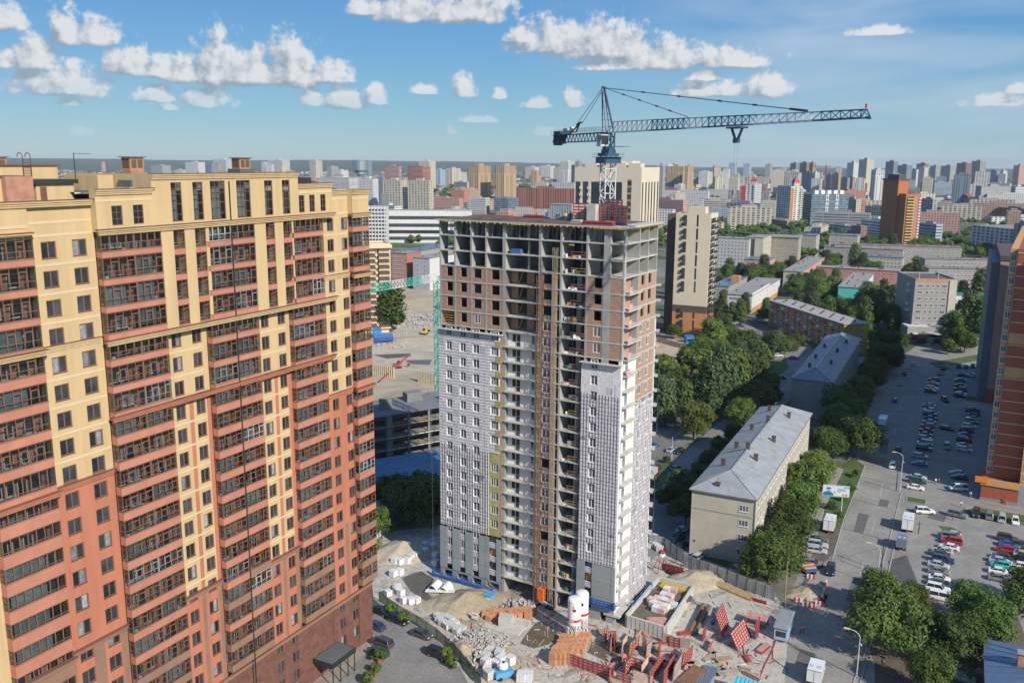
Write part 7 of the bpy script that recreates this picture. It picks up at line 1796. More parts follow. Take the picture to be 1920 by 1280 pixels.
for i, (px, py, s) in enumerate(((711, 1240, .75), (703, 1262, .6), (692, 1284, .75))):
 P = G(px, py)
 t = thing('planter', ['brown planter with tall conifer beside the parked black estate car', 'brown planter with thin shrub, middle of three by the pavement', 'brown planter with shrub nearest the canopy'][i], 'planter', (P.x, P.y, 0.05), rV.random())
 q = MB(); q.box(-0.6, 0.6, -0.6, 0.6, 0, 0.75); q.build('tub', mat('tub_brown', (0.17, 0.10, 0.07), 0.8), t); q = MB(); q.box(-0.5, 0.5, -0.5, 0.5, 0.76, 0.8); q.build('soil', SOIL, t)
 tree(0, 0, 'bush0', s, ['conifer-like shrub growing in the planter beside the black estate car', 'thin shrub growing in the middle planter', 'shrub growing in the planter nearest the canopy'][i], loc=Vector((P.x, P.y, 0)))
for i, (px, py) in enumerate(((735, 1150), (760, 1165), (840, 1235), (850, 1250), (1580, 940), (1595, 920), (1560, 955), (1605, 895), (1570, 975), (1225, 905), (1235, 885), (1248, 868), (1500, 1060), (1560, 990))):
 tree(px, py, 'bush1', 0.8, f'{ORD[i]} small bush among the scrub by fences and road edge', 'small roadside bushes')
fb = MB()
for i in range(5200):
 x = rV.uniform(-40, 1960); Y = math.exp(rV.uniform(math.log(720), math.log(6500))); X = (x-960)/F_PX*Y
 if in_block(X, Y) or (x < 690 and Y < 1500): continue
 if noise.noise((X*0.004, Y*0.0025, 0.3)) < -0.02: continue
 h = rV.uniform(6, 13); r = rV.uniform(4, 8)*(1+Y/5000)
 for k in range(7 if Y < 2200 else 3):
  a = rV.random()*6.28; c = Vector((X+math.cos(a)*r*0.5, Y+math.sin(a)*r*0.5, h*rV.uniform(0.45, 0.8))); s = r*rV.uniform(0.4, 0.7)
  b = len(fb.v); fb.v += [tuple(c+Vector(d)*s*rV.uniform(0.75, 1.2)) for d in ((1, 0, 0), (0, 1, 0), (-1, 0, 0), (0, -1, 0), (0, 0, 0.8), (0, 0, -0.8))]
  for f in ((0, 1, 4), (1, 2, 4), (2, 3, 4), (3, 0, 4), (1, 0, 5), (2, 1, 5), (3, 2, 5), (0, 3, 5)): fb.f.append(tuple(b+j for j in f)); fb.m.append(0)
fb.build('distant_trees', LEAF, None, kind='stuff', label='street trees and woods spread through the far city', category='trees')
# vehicles
rC = random.Random(4)
CGL = mat('car_glass', (0.02, 0.025, 0.03), 0.05, 0.2, 1, spec=0.9)
TYRE = mat('tyre', (0.02, 0.02, 0.02), 0.9); RIM = mat('rim', (0.4, 0.4, 0.42), 0.35, metal=0.7)
LAMP = mat('headlight', (0.75, 0.77, 0.8), 0.15); TAIL = mat('taillight', (0.35, 0.01, 0.01), 0.25)
def paint(c):
 n = 'car_paint_%02d%02d%02d' % tuple(int(99*v) for v in c)
 if n in MATS: return MATS[n]
 m = mat(n, c, 0.28, 0.04, 0.5, spec=0.6); m.node_tree.nodes['Principled BSDF'].inputs['Coat Weight'].default_value = 0.5
 return m
BLACK, DGREY, GREY_, SILV, WHITE, BLUE_, DBLUE, RED_, DGREEN, TEAL, BEIG = (0.015, 0.015, 0.017), (0.06, 0.062, 0.066), (0.2, 0.2, 0.2), (0.45, 0.46, 0.47), (0.78, 0.78, 0.76), (0.04, 0.12, 0.4), (0.03, 0.05, 0.12), (0.42, 0.02, 0.03), (0.03, 0.07, 0.06), (0.02, 0.5, 0.46), (0.42, 0.36, 0.28)
CT = {
 'sedan': (4.5, 0.87, 0.22, [(-2.25, 0.62), (-2.1, 0.88), (-1.35, 0.95), (1.0, 0.95), (1.95, 0.78), (2.25, 0.55)], 0.93, 1.43, (-1.65, 1.15), (-1.0, 0.4)),
 'hatchback': (4.0, 0.85, 0.22, [(-2.0, 0.7), (-1.9, 0.95), (-1.0, 0.98), (0.9, 0.96), (1.75, 0.82), (2.0, 0.55)], 0.95, 1.5, (-1.88, 1.2), (-1.5, 0.3)),
 'suv': (4.75, 0.93, 0.32, [(-2.37, 0.8), (-2.3, 1.08), (-1.0, 1.1), (0.95, 1.1), (2.15, 0.98), (2.37, 0.68)], 1.08, 1.8, (-2.25, 1.15), (-1.95, 0.45)),
 'estate car': (4.65, 0.88, 0.22, [(-2.32, 0.7), (-2.25, 0.95), (-1.0, 0.96), (1.0, 0.95), (2.05, 0.8), (2.32, 0.55)], 0.94, 1.5, (-2.2, 1.2), (-1.85, 0.4)),
 'minivan': (4.7, 0.92, 0.25, [(-2.35, 0.8), (-2.3, 1.05), (-1.0, 1.06), (1.3, 1.05), (2.15, 0.92), (2.35, 0.55)], 1.04, 1.9, (-2.28, 1.75), (-2.1, 0.9))}
_car = {}
def car_parts(kind):
 if kind in _car: return _car[kind]
 L, hw, sill, st, belt, top, cb, rf = CT[kind]
 q = MB(); rings = []
 for i, (x, z) in enumerate(st):
  k = 0.82 if i in (0, len(st)-1) else 1.0; w = hw*k
  rings.append([(x, -w*0.95, sill), (x, -w, sill+0.2), (x, -w, z-0.2), (x, -w*0.86, z), (x, w*0.86, z), (x, w, z-0.2), (x, w, sill+0.2), (x, w*0.95, sill)])
 for a, b in zip(rings, rings[1:]):
  for i in range(8): j = (i+1) % 8; q.face([a[i], b[i], b[j], a[j]])
 q.face(rings[0]); q.face(rings[-1][::-1])
 body = q.mesh('body', paint(SILV), False)
 g = MB(); tw_ = hw*0.7; bw = hw*0.88
 lo = [(cb[0], -bw, belt), (cb[1], -bw, belt), (cb[1], bw, belt), (cb[0], bw, belt)]; hi = [(rf[0], -tw_, top-0.05), (rf[1], -tw_, top-0.05), (rf[1], tw_, top-0.05), (rf[0], tw_, top-0.05)]
 for i in range(4): j = (i+1) % 4; g.face([lo[i], lo[j], hi[j], hi[i]])
 glass = g.mesh('windows', CGL)
 r = MB(); r.face([(rf[0]-0.06, -tw_-0.03, top-0.05), (rf[1]+0.08, -tw_-0.03, top-0.05), (rf[1], -tw_*0.9, top), (rf[0], -tw_*0.9, top)]); r.face([(rf[1]+0.08, tw_+0.03, top-0.05), (rf[0]-0.06, tw_+0.03, top-0.05), (rf[0], tw_*0.9, top), (rf[1], tw_*0.9, top)])
 r.face([(rf[1]+0.08, -tw_-0.03, top-0.05), (rf[1]+0.08, tw_+0.03, top-0.05), (rf[1], tw_*0.9, top), (rf[1], -tw_*0.9, top)]); r.face([(rf[0]-0.06, tw_+0.03, top-0.05), (rf[0]-0.06, -tw_-0.03, top-0.05), (rf[0], -tw_*0.9, top), (rf[0], tw_*0.9, top)])
 r.face([(rf[0], -tw_*0.9, top), (rf[1], -tw_*0.9, top), (rf[1], tw_*0.9, top), (rf[0], tw_*0.9, top)])
 for s in (-1, 1):
  for (xa, xb) in ((cb[1], rf[1]), (cb[0], rf[0]), ((cb[0]+cb[1])/2-0.1, (rf[0]+rf[1])/2)): r.bar((xa, s*(bw+0.005), belt), (xb, s*(tw_+0.005), top-0.04), 0.09, 0.05)
 roof = r.mesh('roof', paint(SILV))
 w = MB(); rr = 0.36 if kind == 'suv' else 0.31
 w.tube((0, -0.1, rr), (0, 0.1, rr), rr, 12, 0); w.tube((0, 0.1, rr), (0, 0.115, rr), rr*0.62, 10, 1); w.tube((0, -0.115, rr), (0, -0.1, rr), rr*0.62, 10, 1)
 wheel = w.mesh('wheel', [TYRE, RIM])
 hl = MB(); hl.box(L/2-0.16, L/2-0.03, -0.17, 0.17, st[-1][1]+0.0, st[-1][1]+0.14); hl = hl.mesh('headlight', LAMP)
 tl = MB(); tl.box(-L/2-0.01, -L/2+0.1, -0.13, 0.13, st[0][1]+0.02, st[0][1]+0.2); tl = tl.mesh('taillight', TAIL)
 m = MB(); m.box(cb[1]-0.35, cb[1]-0.2, -0.1, 0.1, belt-0.02, belt+0.14); mir = m.mesh('mirror', paint(BLACK))
 _car[kind] = (body, glass, roof, wheel, hl, tl, mir, L, hw)
 return _car[kind]
def car(px, py, yaw, kind, col, label, group=None, cat='car', loc=None):
 body, glass, roof, wheel, hl, tl, mir, L, hw = car_parts(kind)
 P = loc or G(px, py); t = thing('parked_car' if group else 'car', label, cat, (P.x, P.y, 0.03), math.radians(yaw), group)
 pm = paint(col)
 for nm, me in (('body', body), ('roof', roof)):
  o = put(nm, me, t); o.material_slots[0].link = 'OBJECT'; o.material_slots[0].material = pm
 put('windows', glass, t)
 for x in (-L*0.31, L*0.31):
  for y in (-hw+0.1, hw-0.1): put('wheel', wheel, t, (x, y, 0))
 for y in (-hw*0.62, hw*0.62): put('headlight', hl, t, (0, y, 0)); put('taillight', tl, t, (0, y, 0))
 for y in (-hw-0.06, hw+0.06): put('mirror', mir, t, (0, y, 0))
 return t
CN = {BLACK: 'black', DGREY: 'dark grey', GREY_: 'grey', SILV: 'silver', WHITE: 'white', BLUE_: 'blue', DBLUE: 'navy', RED_: 'red', DGREEN: 'dark green', TEAL: 'teal', BEIG: 'beige'}
def row(where, group, yaw, spec):
 """cars of one parking row, from the far end to the near end"""
 cnt = {}
 for (x, y, kind, col) in spec:
  k = f'{CN[col]} {kind}'; cnt[k] = cnt.get(k, 0)+1
 seen = {}
 for (x, y, kind, col) in spec:
  k = f'{CN[col]} {kind}'; seen[k] = seen.get(k, 0)+1
  lab = f'{k} {where}' if cnt[k] == 1 else f'{ORD[seen[k]-1]} {k} from the far end {where}'
  car(x, y, yaw+rC.uniform(-3, 3)+(180 if rC.random() < 0.3 else 0), kind, col, lab, group)
z4 = lambda x, y: (1560+x/4, 700+y/4)
z5 = lambda x, y: (1460+x/4.174, 980+y/4.174)
def R4(L): return [(*z4(x, y), k, c) for x, y, k, c in L]
def R5(L): return [(*z5(x, y), k, c) for x, y, k, c in L]
row('in the shaded left parking row', 'cars in the shaded left parking row', -27, R4([(725, 250, 'sedan', SILV), (730, 285, 'hatchback', WHITE), (735, 318, 'suv', DGREEN), (740, 345, 'sedan', DBLUE), (728, 372, 'sedan', SILV), (715, 403, 'estate car', GREY_), (708, 437, 'sedan', RED_), (700, 468, 'sedan', GREY_), (695, 497, 'estate car', SILV), (695, 535, 'minivan', WHITE), (690, 575, 'suv', BLACK), (660, 632, 'estate car', SILV), (655, 690, 'sedan', BLUE_)]))
row('in the shaded right parking row', 'cars in the shaded right parking row', -27, R4([(1055, 292, 'suv', BLACK), (1060, 320, 'sedan', DGREY), (1055, 345, 'sedan', SILV), (1045, 372, 'suv', SILV), (1030, 405, 'estate car', WHITE), (1010, 440, 'suv', DBLUE), (1000, 472, 'sedan', BLUE_), (990, 510, 'suv', BLACK), (985, 552, 'sedan', SILV), (990, 580, 'estate car', WHITE)]))
row('at the far end of the shaded car park', 'cars at the far end of the shaded car park', -27, R4([(765, 55, 'estate car', GREY_), (757, 85, 'sedan', SILV), (750, 125, 'suv', WHITE), (738, 145, 'suv', BLACK), (960, 60, 'sedan', GREY_), (975, 20, 'sedan', BLUE_), (1048, 25, 'hatchback', WHITE), (965, 160, 'sedan', WHITE), (958, 178, 'suv', BLACK), (955, 100, 'sedan', DGREY), (960, 130, 'suv', DGREY)]))
row('in the dark rows by the pink slab', 'cars in the dark rows by the pink slab', 63, [(1797, 689, 'suv', DGREY), (1811, 690, 'sedan', BLACK), (1824, 689, 'suv', GREY_), (1838, 692, 'sedan', DGREY), (1776, 689, 'sedan', SILV), (1768, 693, 'suv', BLACK), (1762, 702, 'sedan', DGREY)])
row('in the sunny row left of the van', 'cars in the sunny row left of the van', -27, R4([(645, 790, 'sedan', SILV), (640, 822, 'suv', DGREEN), (625, 868, 'sedan', WHITE)]))
row('beside the white van under the brick tower', 'cars beside the white van', -27, R4([(940, 760, 'sedan', SILV), (955, 792, 'sedan', BLACK)]))
row('on the green island edge by the brick tower', 'cars facing the camera by the brick tower', -117, R4([(1080, 1065, 'suv', BLACK), (1178, 1080, 'suv', GREY_), (1272, 1100, 'minivan', SILV), (1372, 1120, 'hatchback', WHITE)]))
row('in the near middle parking row', 'cars in the near middle parking row', -27, R5([(1355, 105, 'sedan', SILV), (1352, 130, 'suv', GREY_), (1352, 162, 'suv', RED_), (1330, 205, 'sedan', WHITE), (1283, 235, 'sedan', SILV), (1265, 260, 'sedan', DGREY), (1285, 308, 'suv', DBLUE), (1248, 345, 'sedan', SILV), (1250, 395, 'sedan', GREY_), (1255, 450, 'sedan', WHITE), (1250, 490, 'sedan', DGREEN), (1245, 535, 'suv', WHITE)]))
row('in the near right parking row', 'cars in the near right parking row', -27, R5([(1790, 140, 'suv', DGREY), (1800, 185, 'sedan', BLUE_), (1768, 225, 'hatchback', RED_), (1748, 280, 'sedan', DGREY), (1728, 312, 'sedan', SILV), (1730, 345, 'hatchback', TEAL), (1725, 395, 'sedan', WHITE), (1722, 450, 'sedan', GREY_)]))
row('cut by the right edge of the car park', 'cars cut by the right edge', -27, R5([(1895, 195, 'suv', DGREY), (1915, 265, 'sedan', BEIG), (1895, 305, 'suv', BLACK), (1900, 355, 'sedan', WHITE)]))
row('parked at the left kerb of the main road', 'cars at the left kerb of the main road', -20, R5([(308, 150, 'sedan', DGREEN), (303, 190, 'suv', SILV), (295, 232, 'estate car', SILV), (262, 330, 'estate car', GREY_)]))
row('on the dark forecourt of the yellow block', 'black cars on the forecourt of the left block', -35, [(714, 1150, 'sedan', BLACK), (746, 1166, 'estate car', BLACK), (703, 1177, 'sedan', DBLUE), (790, 1193, 'sedan', DGREY), (716, 1210, 'suv', DGREY), (708, 1227, 'estate car', DGREEN), (822, 1231, 'suv', BLACK)])
row('in the yard beyond the park trees', 'cars in the yards beyond the park', -10, [(1387, 893-0, 'sedan', DGREY)][:0]+[(1476, 656, 'sedan', SILV), (1460, 668, 'hatchback', WHITE), (1488, 673, 'sedan', BLUE_), (1454, 722, 'estate car', WHITE), (1463, 710, 'sedan', BLACK), (1446, 735, 'sedan', DBLUE), (1388, 613, 'suv', DBLUE)])
row('by the side road behind the unfinished tower', 'cars by the side road', 50, [(1259, 846, 'sedan', SILV), (1273, 849, 'hatchback', BLACK), (1267, 881, 'sedan', GREY_), (1229, 928, 'sedan', DGREY), (1280, 996, 'sedan', WHITE), (1270, 1013, 'suv', DGREEN), (1279, 1026, 'sedan', BLACK), (1310, 1047, 'estate car', SILV), (1380, 1069, 'sedan', BEIG), (1368, 828, 'sedan', DGREEN), (1226, 838, 'sedan', BLUE_), (1222, 1015, 'hatchback', WHITE)])
for (x, y, a, k, c, lab) in ((*z4(510, 88), 63, 'sedan', SILV, 'silver car driving through the strip of sun on the road'), (*z4(470, 212), 63, 'hatchback', BLUE_, 'blue-grey car driving in the deep shade of the road'), (*z4(845, 210), -100, 'suv', BLACK, 'black suv driving between the parking rows, far end'), (*z4(862, 425), -45, 'estate car', BLACK, 'black car turning between the two shaded parking rows'), (*z4(860, 562), -115, 'suv', GREY_, 'grey suv rolling towards the camera between the parking rows'),
  (*z4(455, 702), 63, 'suv', WHITE, 'white suv driving at the shadow edge on the road'), (*z4(495, 580), 63, 'sedan', BLACK, 'black car following in the shade ahead of the white suv'), (*z4(545, 10), 63, 'sedan', DGREY, 'dark car far up the shaded road'), (*z4(610, -60), 63, 'sedan', SILV, 'pale car farthest up the shaded road'), (*z4(695, 1048), -8, 'suv', WHITE, 'white off-roader crossing the sunny junction'), (*z4(938, 1075), -38, 'suv', GREY_, 'grey off-roader turning in front of the green island'),
  (*z5(405, 388), -112, 'suv', BLACK, 'black suv facing the camera beside the dug-up pit'), (1806, 1276, -30, 'hatchback', SILV, 'silver car peeping out under the trees at the bottom right'), (1838, 637, 10, 'sedan', SILV, 'silver car on the cross street beyond the car park')):
 car(x, y, a, k, c, lab)
def box_van(px, py, yaw, L, W, H, col, label, cab=1.9, boxcol=None, stripe=None, loc=None):
 P = loc or G(px, py); t = thing('box_truck', label, 'truck', (P.x, P.y, 0.03), math.radians(yaw))
 q = MB(); q.box(-L/2, L/2-cab-0.1, -W/2, W/2, 0.95, H); q.build('cargo_box', paint(boxcol or col), t)
 q = MB()
 for y in (-W/2-0.02, W/2): q.box(-L/2+0.1, L/2-cab-0.2, y, y+0.02, 1.0, 1.12)
 q.box(-L/2-0.03, -L/2, -0.04, 0.04, 1.05, H-0.1); q.box(-L/2-0.03, -L/2, -W/2+0.05, W/2-0.05, H-0.16, H-0.06); q.build('trim', STEEL, t)
 for y in (-W/4, W/4): q = MB(); q.box(-L*0.35, -L*0.2, y-0.3, y+0.3, H+0.005, H+0.06); q.build('roof_hatch', mat('hatch_grey', (0.5, 0.5, 0.5)), t)
 q = MB(); x0, x1 = L/2-cab, L/2; q.face([(x0, -W*0.45, 0.5), (x1, -W*0.45, 0.5), (x1, -W*0.45, 1.3), (x1-0.3, -W*0.42, 2.2), (x0, -W*0.42, 2.3)][::1]); q.face([(x0, W*0.45, 0.5), (x0, W*0.42, 2.3), (x1-0.3, W*0.42, 2.2), (x1, W*0.45, 1.3), (x1, W*0.45, 0.5)])
 q.face([(x1, -W*0.45, 0.5), (x1, W*0.45, 0.5), (x1, W*0.45, 1.3), (x1, -W*0.45, 1.3)]); q.face([(x0, -W*0.42, 2.3), (x1-0.3, -W*0.42, 2.2), (x1-0.3, W*0.42, 2.2), (x0, W*0.42, 2.3)]); q.face([(x0, -W*0.45, 0.5), (x0, -W*0.42, 2.3), (x0, W*0.42, 2.3), (x0, W*0.45, 0.5)])
 q.build('cab', paint(col), t)
 q = MB(); q.face([(x1+0.01, -W*0.4, 1.32), (x1+0.01, W*0.4, 1.32), (x1-0.28, W*0.38, 2.12), (x1-0.28, -W*0.38, 2.12)])
 for s in (-1, 1): q.face([(x0+0.5, s*W*0.455, 1.3), (x1-0.15, s*W*0.455, 1.3), (x1-0.4, s*W*0.432, 2.05), (x0+0.5, s*W*0.432, 2.05)])
 q.build('windows', CGL, t)
 q = MB(); q.box(-L/2+0.1, L/2-0.2, -0.4, 0.4, 0.55, 0.9); q.build('chassis', DARK, t)
 w = MB(); w.tube((0, -0.13, 0.45), (0, 0.13, 0.45), 0.45, 12, 0); w.tube((0, 0.13, 0.45), (0, 0.14, 0.45), 0.25, 8, 1); me = w.mesh('wheel', [TYRE, RIM])
 for x in (-L*0.28, L/2-1.0):
  for y in (-W/2+0.2, W/2-0.2): put('wheel', me, t, (x, y, 0))
 for y in (-W*0.32, W*0.32): put('taillight', _car['sedan'][5], t, (-L/2+2.25, y, 0.15)); q = MB(); q.box(L/2-0.02, L/2+0.04, y-0.15, y+0.15, 0.65, 0.85); q.build('headlight', LAMP, t)
 if stripe: q = MB(); q.box(-L/2+0.3, L/2-cab-0.4, -W/2-0.03, -W/2-0.005, 1.6, 2.1); q.build('lettering', stripe, t)
 return t
box_van(1556, 992, 63, 6.6, 2.4, 3.5, WHITE, 'white box truck parked on the soil strip by the billboard'); box_van(1702, 990, 63, 7.0, 2.5, 3.6, WHITE, 'white box truck with two roof hatches beside the junction'); box_van(1690, 1026, 63, 5.0, 2.2, 3.0, (0.13, 0.18, 0.28), 'dark blue-grey truck tucked right behind the white box truck', 1.7, (0.16, 0.2, 0.27))
box_van(*z4(375, 410), -117, 8.0, 2.5, 3.6, WHITE, 'white box truck in the deep shade of the main road', 2.0, (0.7, 0.75, 0.8)); box_van(1612, 1125, 63, 5.5, 2.2, 3.0, (0.2, 0.25, 0.36), 'blue and pink tent truck half under the large tree', 1.8, (0.3, 0.33, 0.42), mat('stripe_pink', (0.6, 0.3, 0.35))); box_van(1530, 1272, 63, 6.0, 2.4, 3.2, WHITE, 'white box truck at the bottom edge of the photo')
t = car(*z5(705, 480), 63, 'minivan', TEAL, 'bright turquoise delivery van at the right kerb of the main road', None, 'van'); t = car(*z4(945, 875), 173, 'minivan', WHITE, 'white passenger van at the foot of the brick tower', None, 'van'); car(*z5(1268, 600), -27, 'minivan', WHITE, 'white van nearest the camera at the end of the near middle parking row', None, 'van')
box_van(1224, 892, 63, 6.0, 2.3, 2.6, RED_, 'red truck with white bed half hidden by the unfinished tower', 2.0, (0.6, 0.6, 0.58))
# building site
rS = random.Random(33)
z5b = lambda x, y: (680+x/3.765, 940+y/3.765)
z6 = lambda x, y: (1060+x/4.571, 1000+y/4.571)
z3c = lambda x, y: (780+x/3.84, 960+y/3.84)
z8 = lambda x, y: (1300+x/7.1125, 1100+y/7.1125)
def gp(p, z=0.03): P = G(*p); P.z = z; return P
def seg(p, q_): a, b = gp(p), gp(q_); return a, math.atan2(b.y-a.y, b.x-a.x), (b-a).length
FGR = mat('fence_green', (0.03, 0.10, 0.055), 0.6, 0.15, 1)
fpts = [(711, 1127), (746, 1152), (781, 1172), (818, 1197), (853, 1228), (876, 1256), (902, 1288)]
ft = thing('mesh_fence', 'green welded mesh fence curving between the forecourt and the building site', 'fence', gp(fpts[0], 0))
for a_, b_ in zip(fpts, fpts[1:]):
 a, b = gp(a_, 0)-ft.location, gp(b_, 0)-ft.location; d = b-a; n = max(2, int(d.length/2.6))
 for k in range(n):
  p, r = a+d*(k/n), a+d*((k+1)/n); q = MB()
  for zz in [0.15+0.2*i for i in range(11)]: q.bar((p.x, p.y, zz), (r.x, r.y, zz), 0.05)
  m_ = int((r-p).length/0.16)
  for i in range(m_): c = p+(r-p)*(i/m_); q.bar((c.x, c.y, 0.1), (c.x, c.y, 2.2), 0.045)
  q.build('mesh_panel', FGR, ft); q = MB(); q.box(p.x-0.05, p.x+0.05, p.y-0.05, p.y+0.05, 0, 2.35); q.build('post', FGR, ft)
def sheet_fence(pts, h, label, m, corr=0.5, lean=0.0):
 t = thing('hoarding', label, 'fence', gp(pts[0], 0))
 for a_, b_ in zip(pts, pts[1:]):
  a, b = gp(a_, 0)-t.location, gp(b_, 0)-t.location; d = b-a; n = max(1, int(d.length/2.0)); u = d.normalized(); v = Vector((-u.y, u.x, 0))
  for k in range(n):
   p, r = a+d*(k/n), a+d*((k+0.985)/n); q = MB(); c = 6
   for i in range(c):
    s, e = p+(r-p)*(i/c), p+(r-p)*((i+1)/c); o = v*(0.05 if i % 2 else 0.0); q.face([s+o, e+o, e+o+Vector((0, 0, h)), s+o+Vector((0, 0, h))]); q.face([s+o-v*0.02, s+o-v*0.02+Vector((0, 0, h)), e+o-v*0.02+Vector((0, 0, h)), e+o-v*0.02])
   q.build('sheet', m, t); q = MB(); w = p-v*0.12; q.box(w.x-0.05, w.x+0.05, w.y-0.05, w.y+0.05, 0, h); q.bar(w+Vector((0, 0, h)), w-v*1.2, 0.06); q.build('post', DARK, t)
 return t
HOARD = mat('hoarding_grey', (0.50, 0.51, 0.52), 0.5, 0.08, 0.6, metal=0.3)
sheet_fence([(1216, 1022), (1245, 1030), (1281, 1056)], 3.0, 'grey sheet hoarding in shade behind the right foot of the tower', HOARD)
sheet_fence([(1281, 1062), (1345, 1085), (1400, 1107), (1452, 1126)], 3.0, 'long pale grey sheet hoarding along the street in front of the beige house', HOARD)
sheet_fence([(690, 650), (722, 640), (764, 628)], 2.2, 'grey fence of the sandy site left of the turquoise crane', HOARD); sheet_fence([(1232, 640), (1275, 652), (1310, 660)], 2.4, 'grey fence at the foot of the tan tower', HOARD)
sheet_fence([(705, 1010), (718, 1002), (737, 996)], 2.5, 'pale panel fence in front of the black shade left of the tower', WOFF)
WRAP = mat('wrap_white', (0.70, 0.70, 0.69), 0.45, 0.08, 1.5, rnd=0.08); BLKG = mat('block_grey', (0.52, 0.53, 0.53), 0.85, 0.1, 1.5, rnd=0.1); BRKO = mat('brick_orange', (0.56, 0.27, 0.145), 0.85, 0.14, 2.5, rnd=0.12); PALW = mat('pallet_wood', (0.36, 0.26, 0.16), 0.9, 0.2, 2)
_pl = {}
def pallet(p, rz, m, lab, grp, s=1.0, h=1.2, z=0.03, loc=None):
 key = (m.name, round(s, 1), round(h, 1))
 if key not in _pl:
  a = MB(); n = 3; c = 1.1*s/n
  for i in range(n):
   for j in range(n):
    for k in range(3): g_ = rS.uniform(0.0, 0.02); a.box(-0.55*s+c*i+g_, -0.55*s+c*(i+1)-0.015, -0.55*s+c*j+g_, -0.55*s+c*(j+1)-0.015, 0.14+(h-0.14)*k/3, 0.14+(h-0.14)*(k+1)/3-0.02-rS.uniform(0, 0.02))
  b = MB()
  for y in (-0.5, 0, 0.5): b.box(-0.6*s, 0.6*s, y*s-0.06, y*s+0.06, 0, 0.13)
  _pl[key] = (a.mesh('blocks', m), b.mesh('pallet_base', PALW))
 P = loc or gp(p); t = thing('block_pallet', lab, 'pallet', (P.x, P.y, z), rz, grp)
 put('blocks', _pl[key][0], t); put('pallet_base', _pl[key][1], t)
 return t
for i, p in enumerate(((228, 440), (262, 445), (312, 440), (338, 415), (375, 400), (218, 528), (262, 520), (440, 330), (440, 372), (497, 340), (515, 455), (517, 400))):
 pallet(z5b(*p), TW_YAW+rS.uniform(-.3, .3), WRAP, f'{ORD[i]} white wrapped pallet in the group left of the tower foot', 'white wrapped pallets left of the tower foot', 1.25, 1.5)
for i, p in enumerate(((238, 640), (270, 660), (290, 715), (340, 720), (380, 715), (180, 665), (250, 625))):
 pallet(z5b(*p), 0.5+rS.uniform(-.4, .4), WRAP, f'{ORD[i]} white pallet standing along the green fence', 'white pallets along the green fence', 1.2, 1.3)
for i, p in enumerate(((540, 850), (565, 870), (590, 835), (615, 880), (640, 905), (665, 930), (700, 915), (620, 850), (560, 830), (600, 895), (655, 880), (530, 825))):
 pallet(z5b(*p), 0.8+rS.uniform(-.2, .2), BLKG, f'{ORD[i]} grey block pallet in the line beside the forecourt fence', 'grey block pallets beside the fence', 1.2, 1.1)
for i, p in enumerate(((865, 1110), (870, 1165), (882, 1205), (965, 1105), (940, 1160), (975, 1150), (1150, 1235), (1120, 1265), (1010, 1130), (890, 1250), (900, 1075), (1040, 1150), (935, 1085), (1170, 1265))):
 pallet(z5b(*p), TW_YAW+rS.uniform(-.4, .4), WRAP if i % 3 else BLKG, f'{ORD[i]} white block pallet in the jumbled heap at the bottom of the site', 'white block pallets at the bottom of the site', 1.35, 1.3+0.4*(i % 2))
for i, p in enumerate(((865, 815), (895, 835), (905, 805), (935, 835), (935, 800), (965, 805), (985, 790), (1010, 825), (1030, 795), (1060, 830), (1065, 790), (1100, 820), (1105, 785), (1140, 800), (1145, 780), (1165, 820), (1190, 800), (1205, 790))):
 pallet(z5b(*p), TW_YAW+rS.uniform(-.35, .35), BRKO, f'{ORD[i]} orange brick pallet in the bunch before the tower entrance', 'orange brick pallets before the tower entrance', 1.1, 1.1)
k = 0
for r_ in range(6):
 for c_ in range(6):
  x, y = 1060+c_*34+r_*-14, 925+r_*33+c_*-3
  if c_ > 4 and r_ > 3: continue
  k += 1; pallet(z3c(x, y), TW_YAW+rS.uniform(-.1, .1), BRKO, f"orange brick pallet by the silos, {ORD[r_]} row from the back, {ORD[c_]} from the left", 'orange brick pallets by the silos', 1.2, 1.15)
  if r_ > 3 and c_ < 4: P = gp(z3c(x, y)); pallet(None, TW_YAW+0.05, BRKO, f"upper orange brick pallet on the big stack, {'fifth' if r_ == 4 else 'last'} row, {ORD[c_]} from the left", 'upper orange brick pallets by the silos', 1.2, 1.15, 1.2, P)
for i, (p, w, d, h) in enumerate(((z5b(935, 900), 5.2, 1.6, 0.35), (z5b(1035, 915), 4.6, 2.4, 0.3), (z5b(1115, 865), 3.6, 2.2, 0.7), (z5b(1012, 870), 2.6, 2.0, 2.0), (z5b(1075, 890), 4.5, 1.0, 0.4))):
 t = thing('slab_stack', ['long pale slab stack left of the orange pallets', 'flat pale concrete slab stack nearest the camera below the orange pallets', 'thicker pale slab stack right of the others', 'tall grey block stack in the middle of the slabs', 'narrow pale slab stack between the others'][i], 'slab stack', gp(p), TW_YAW+0.1*i)
 n = 4
 for k in range(n): q = MB(); q.box(-w/2+0.05*(k % 2), w/2, -d/2, d/2-0.06*(k % 2), h*k/n, h*(k+0.9)/n); q.build('slab', CON2, t)
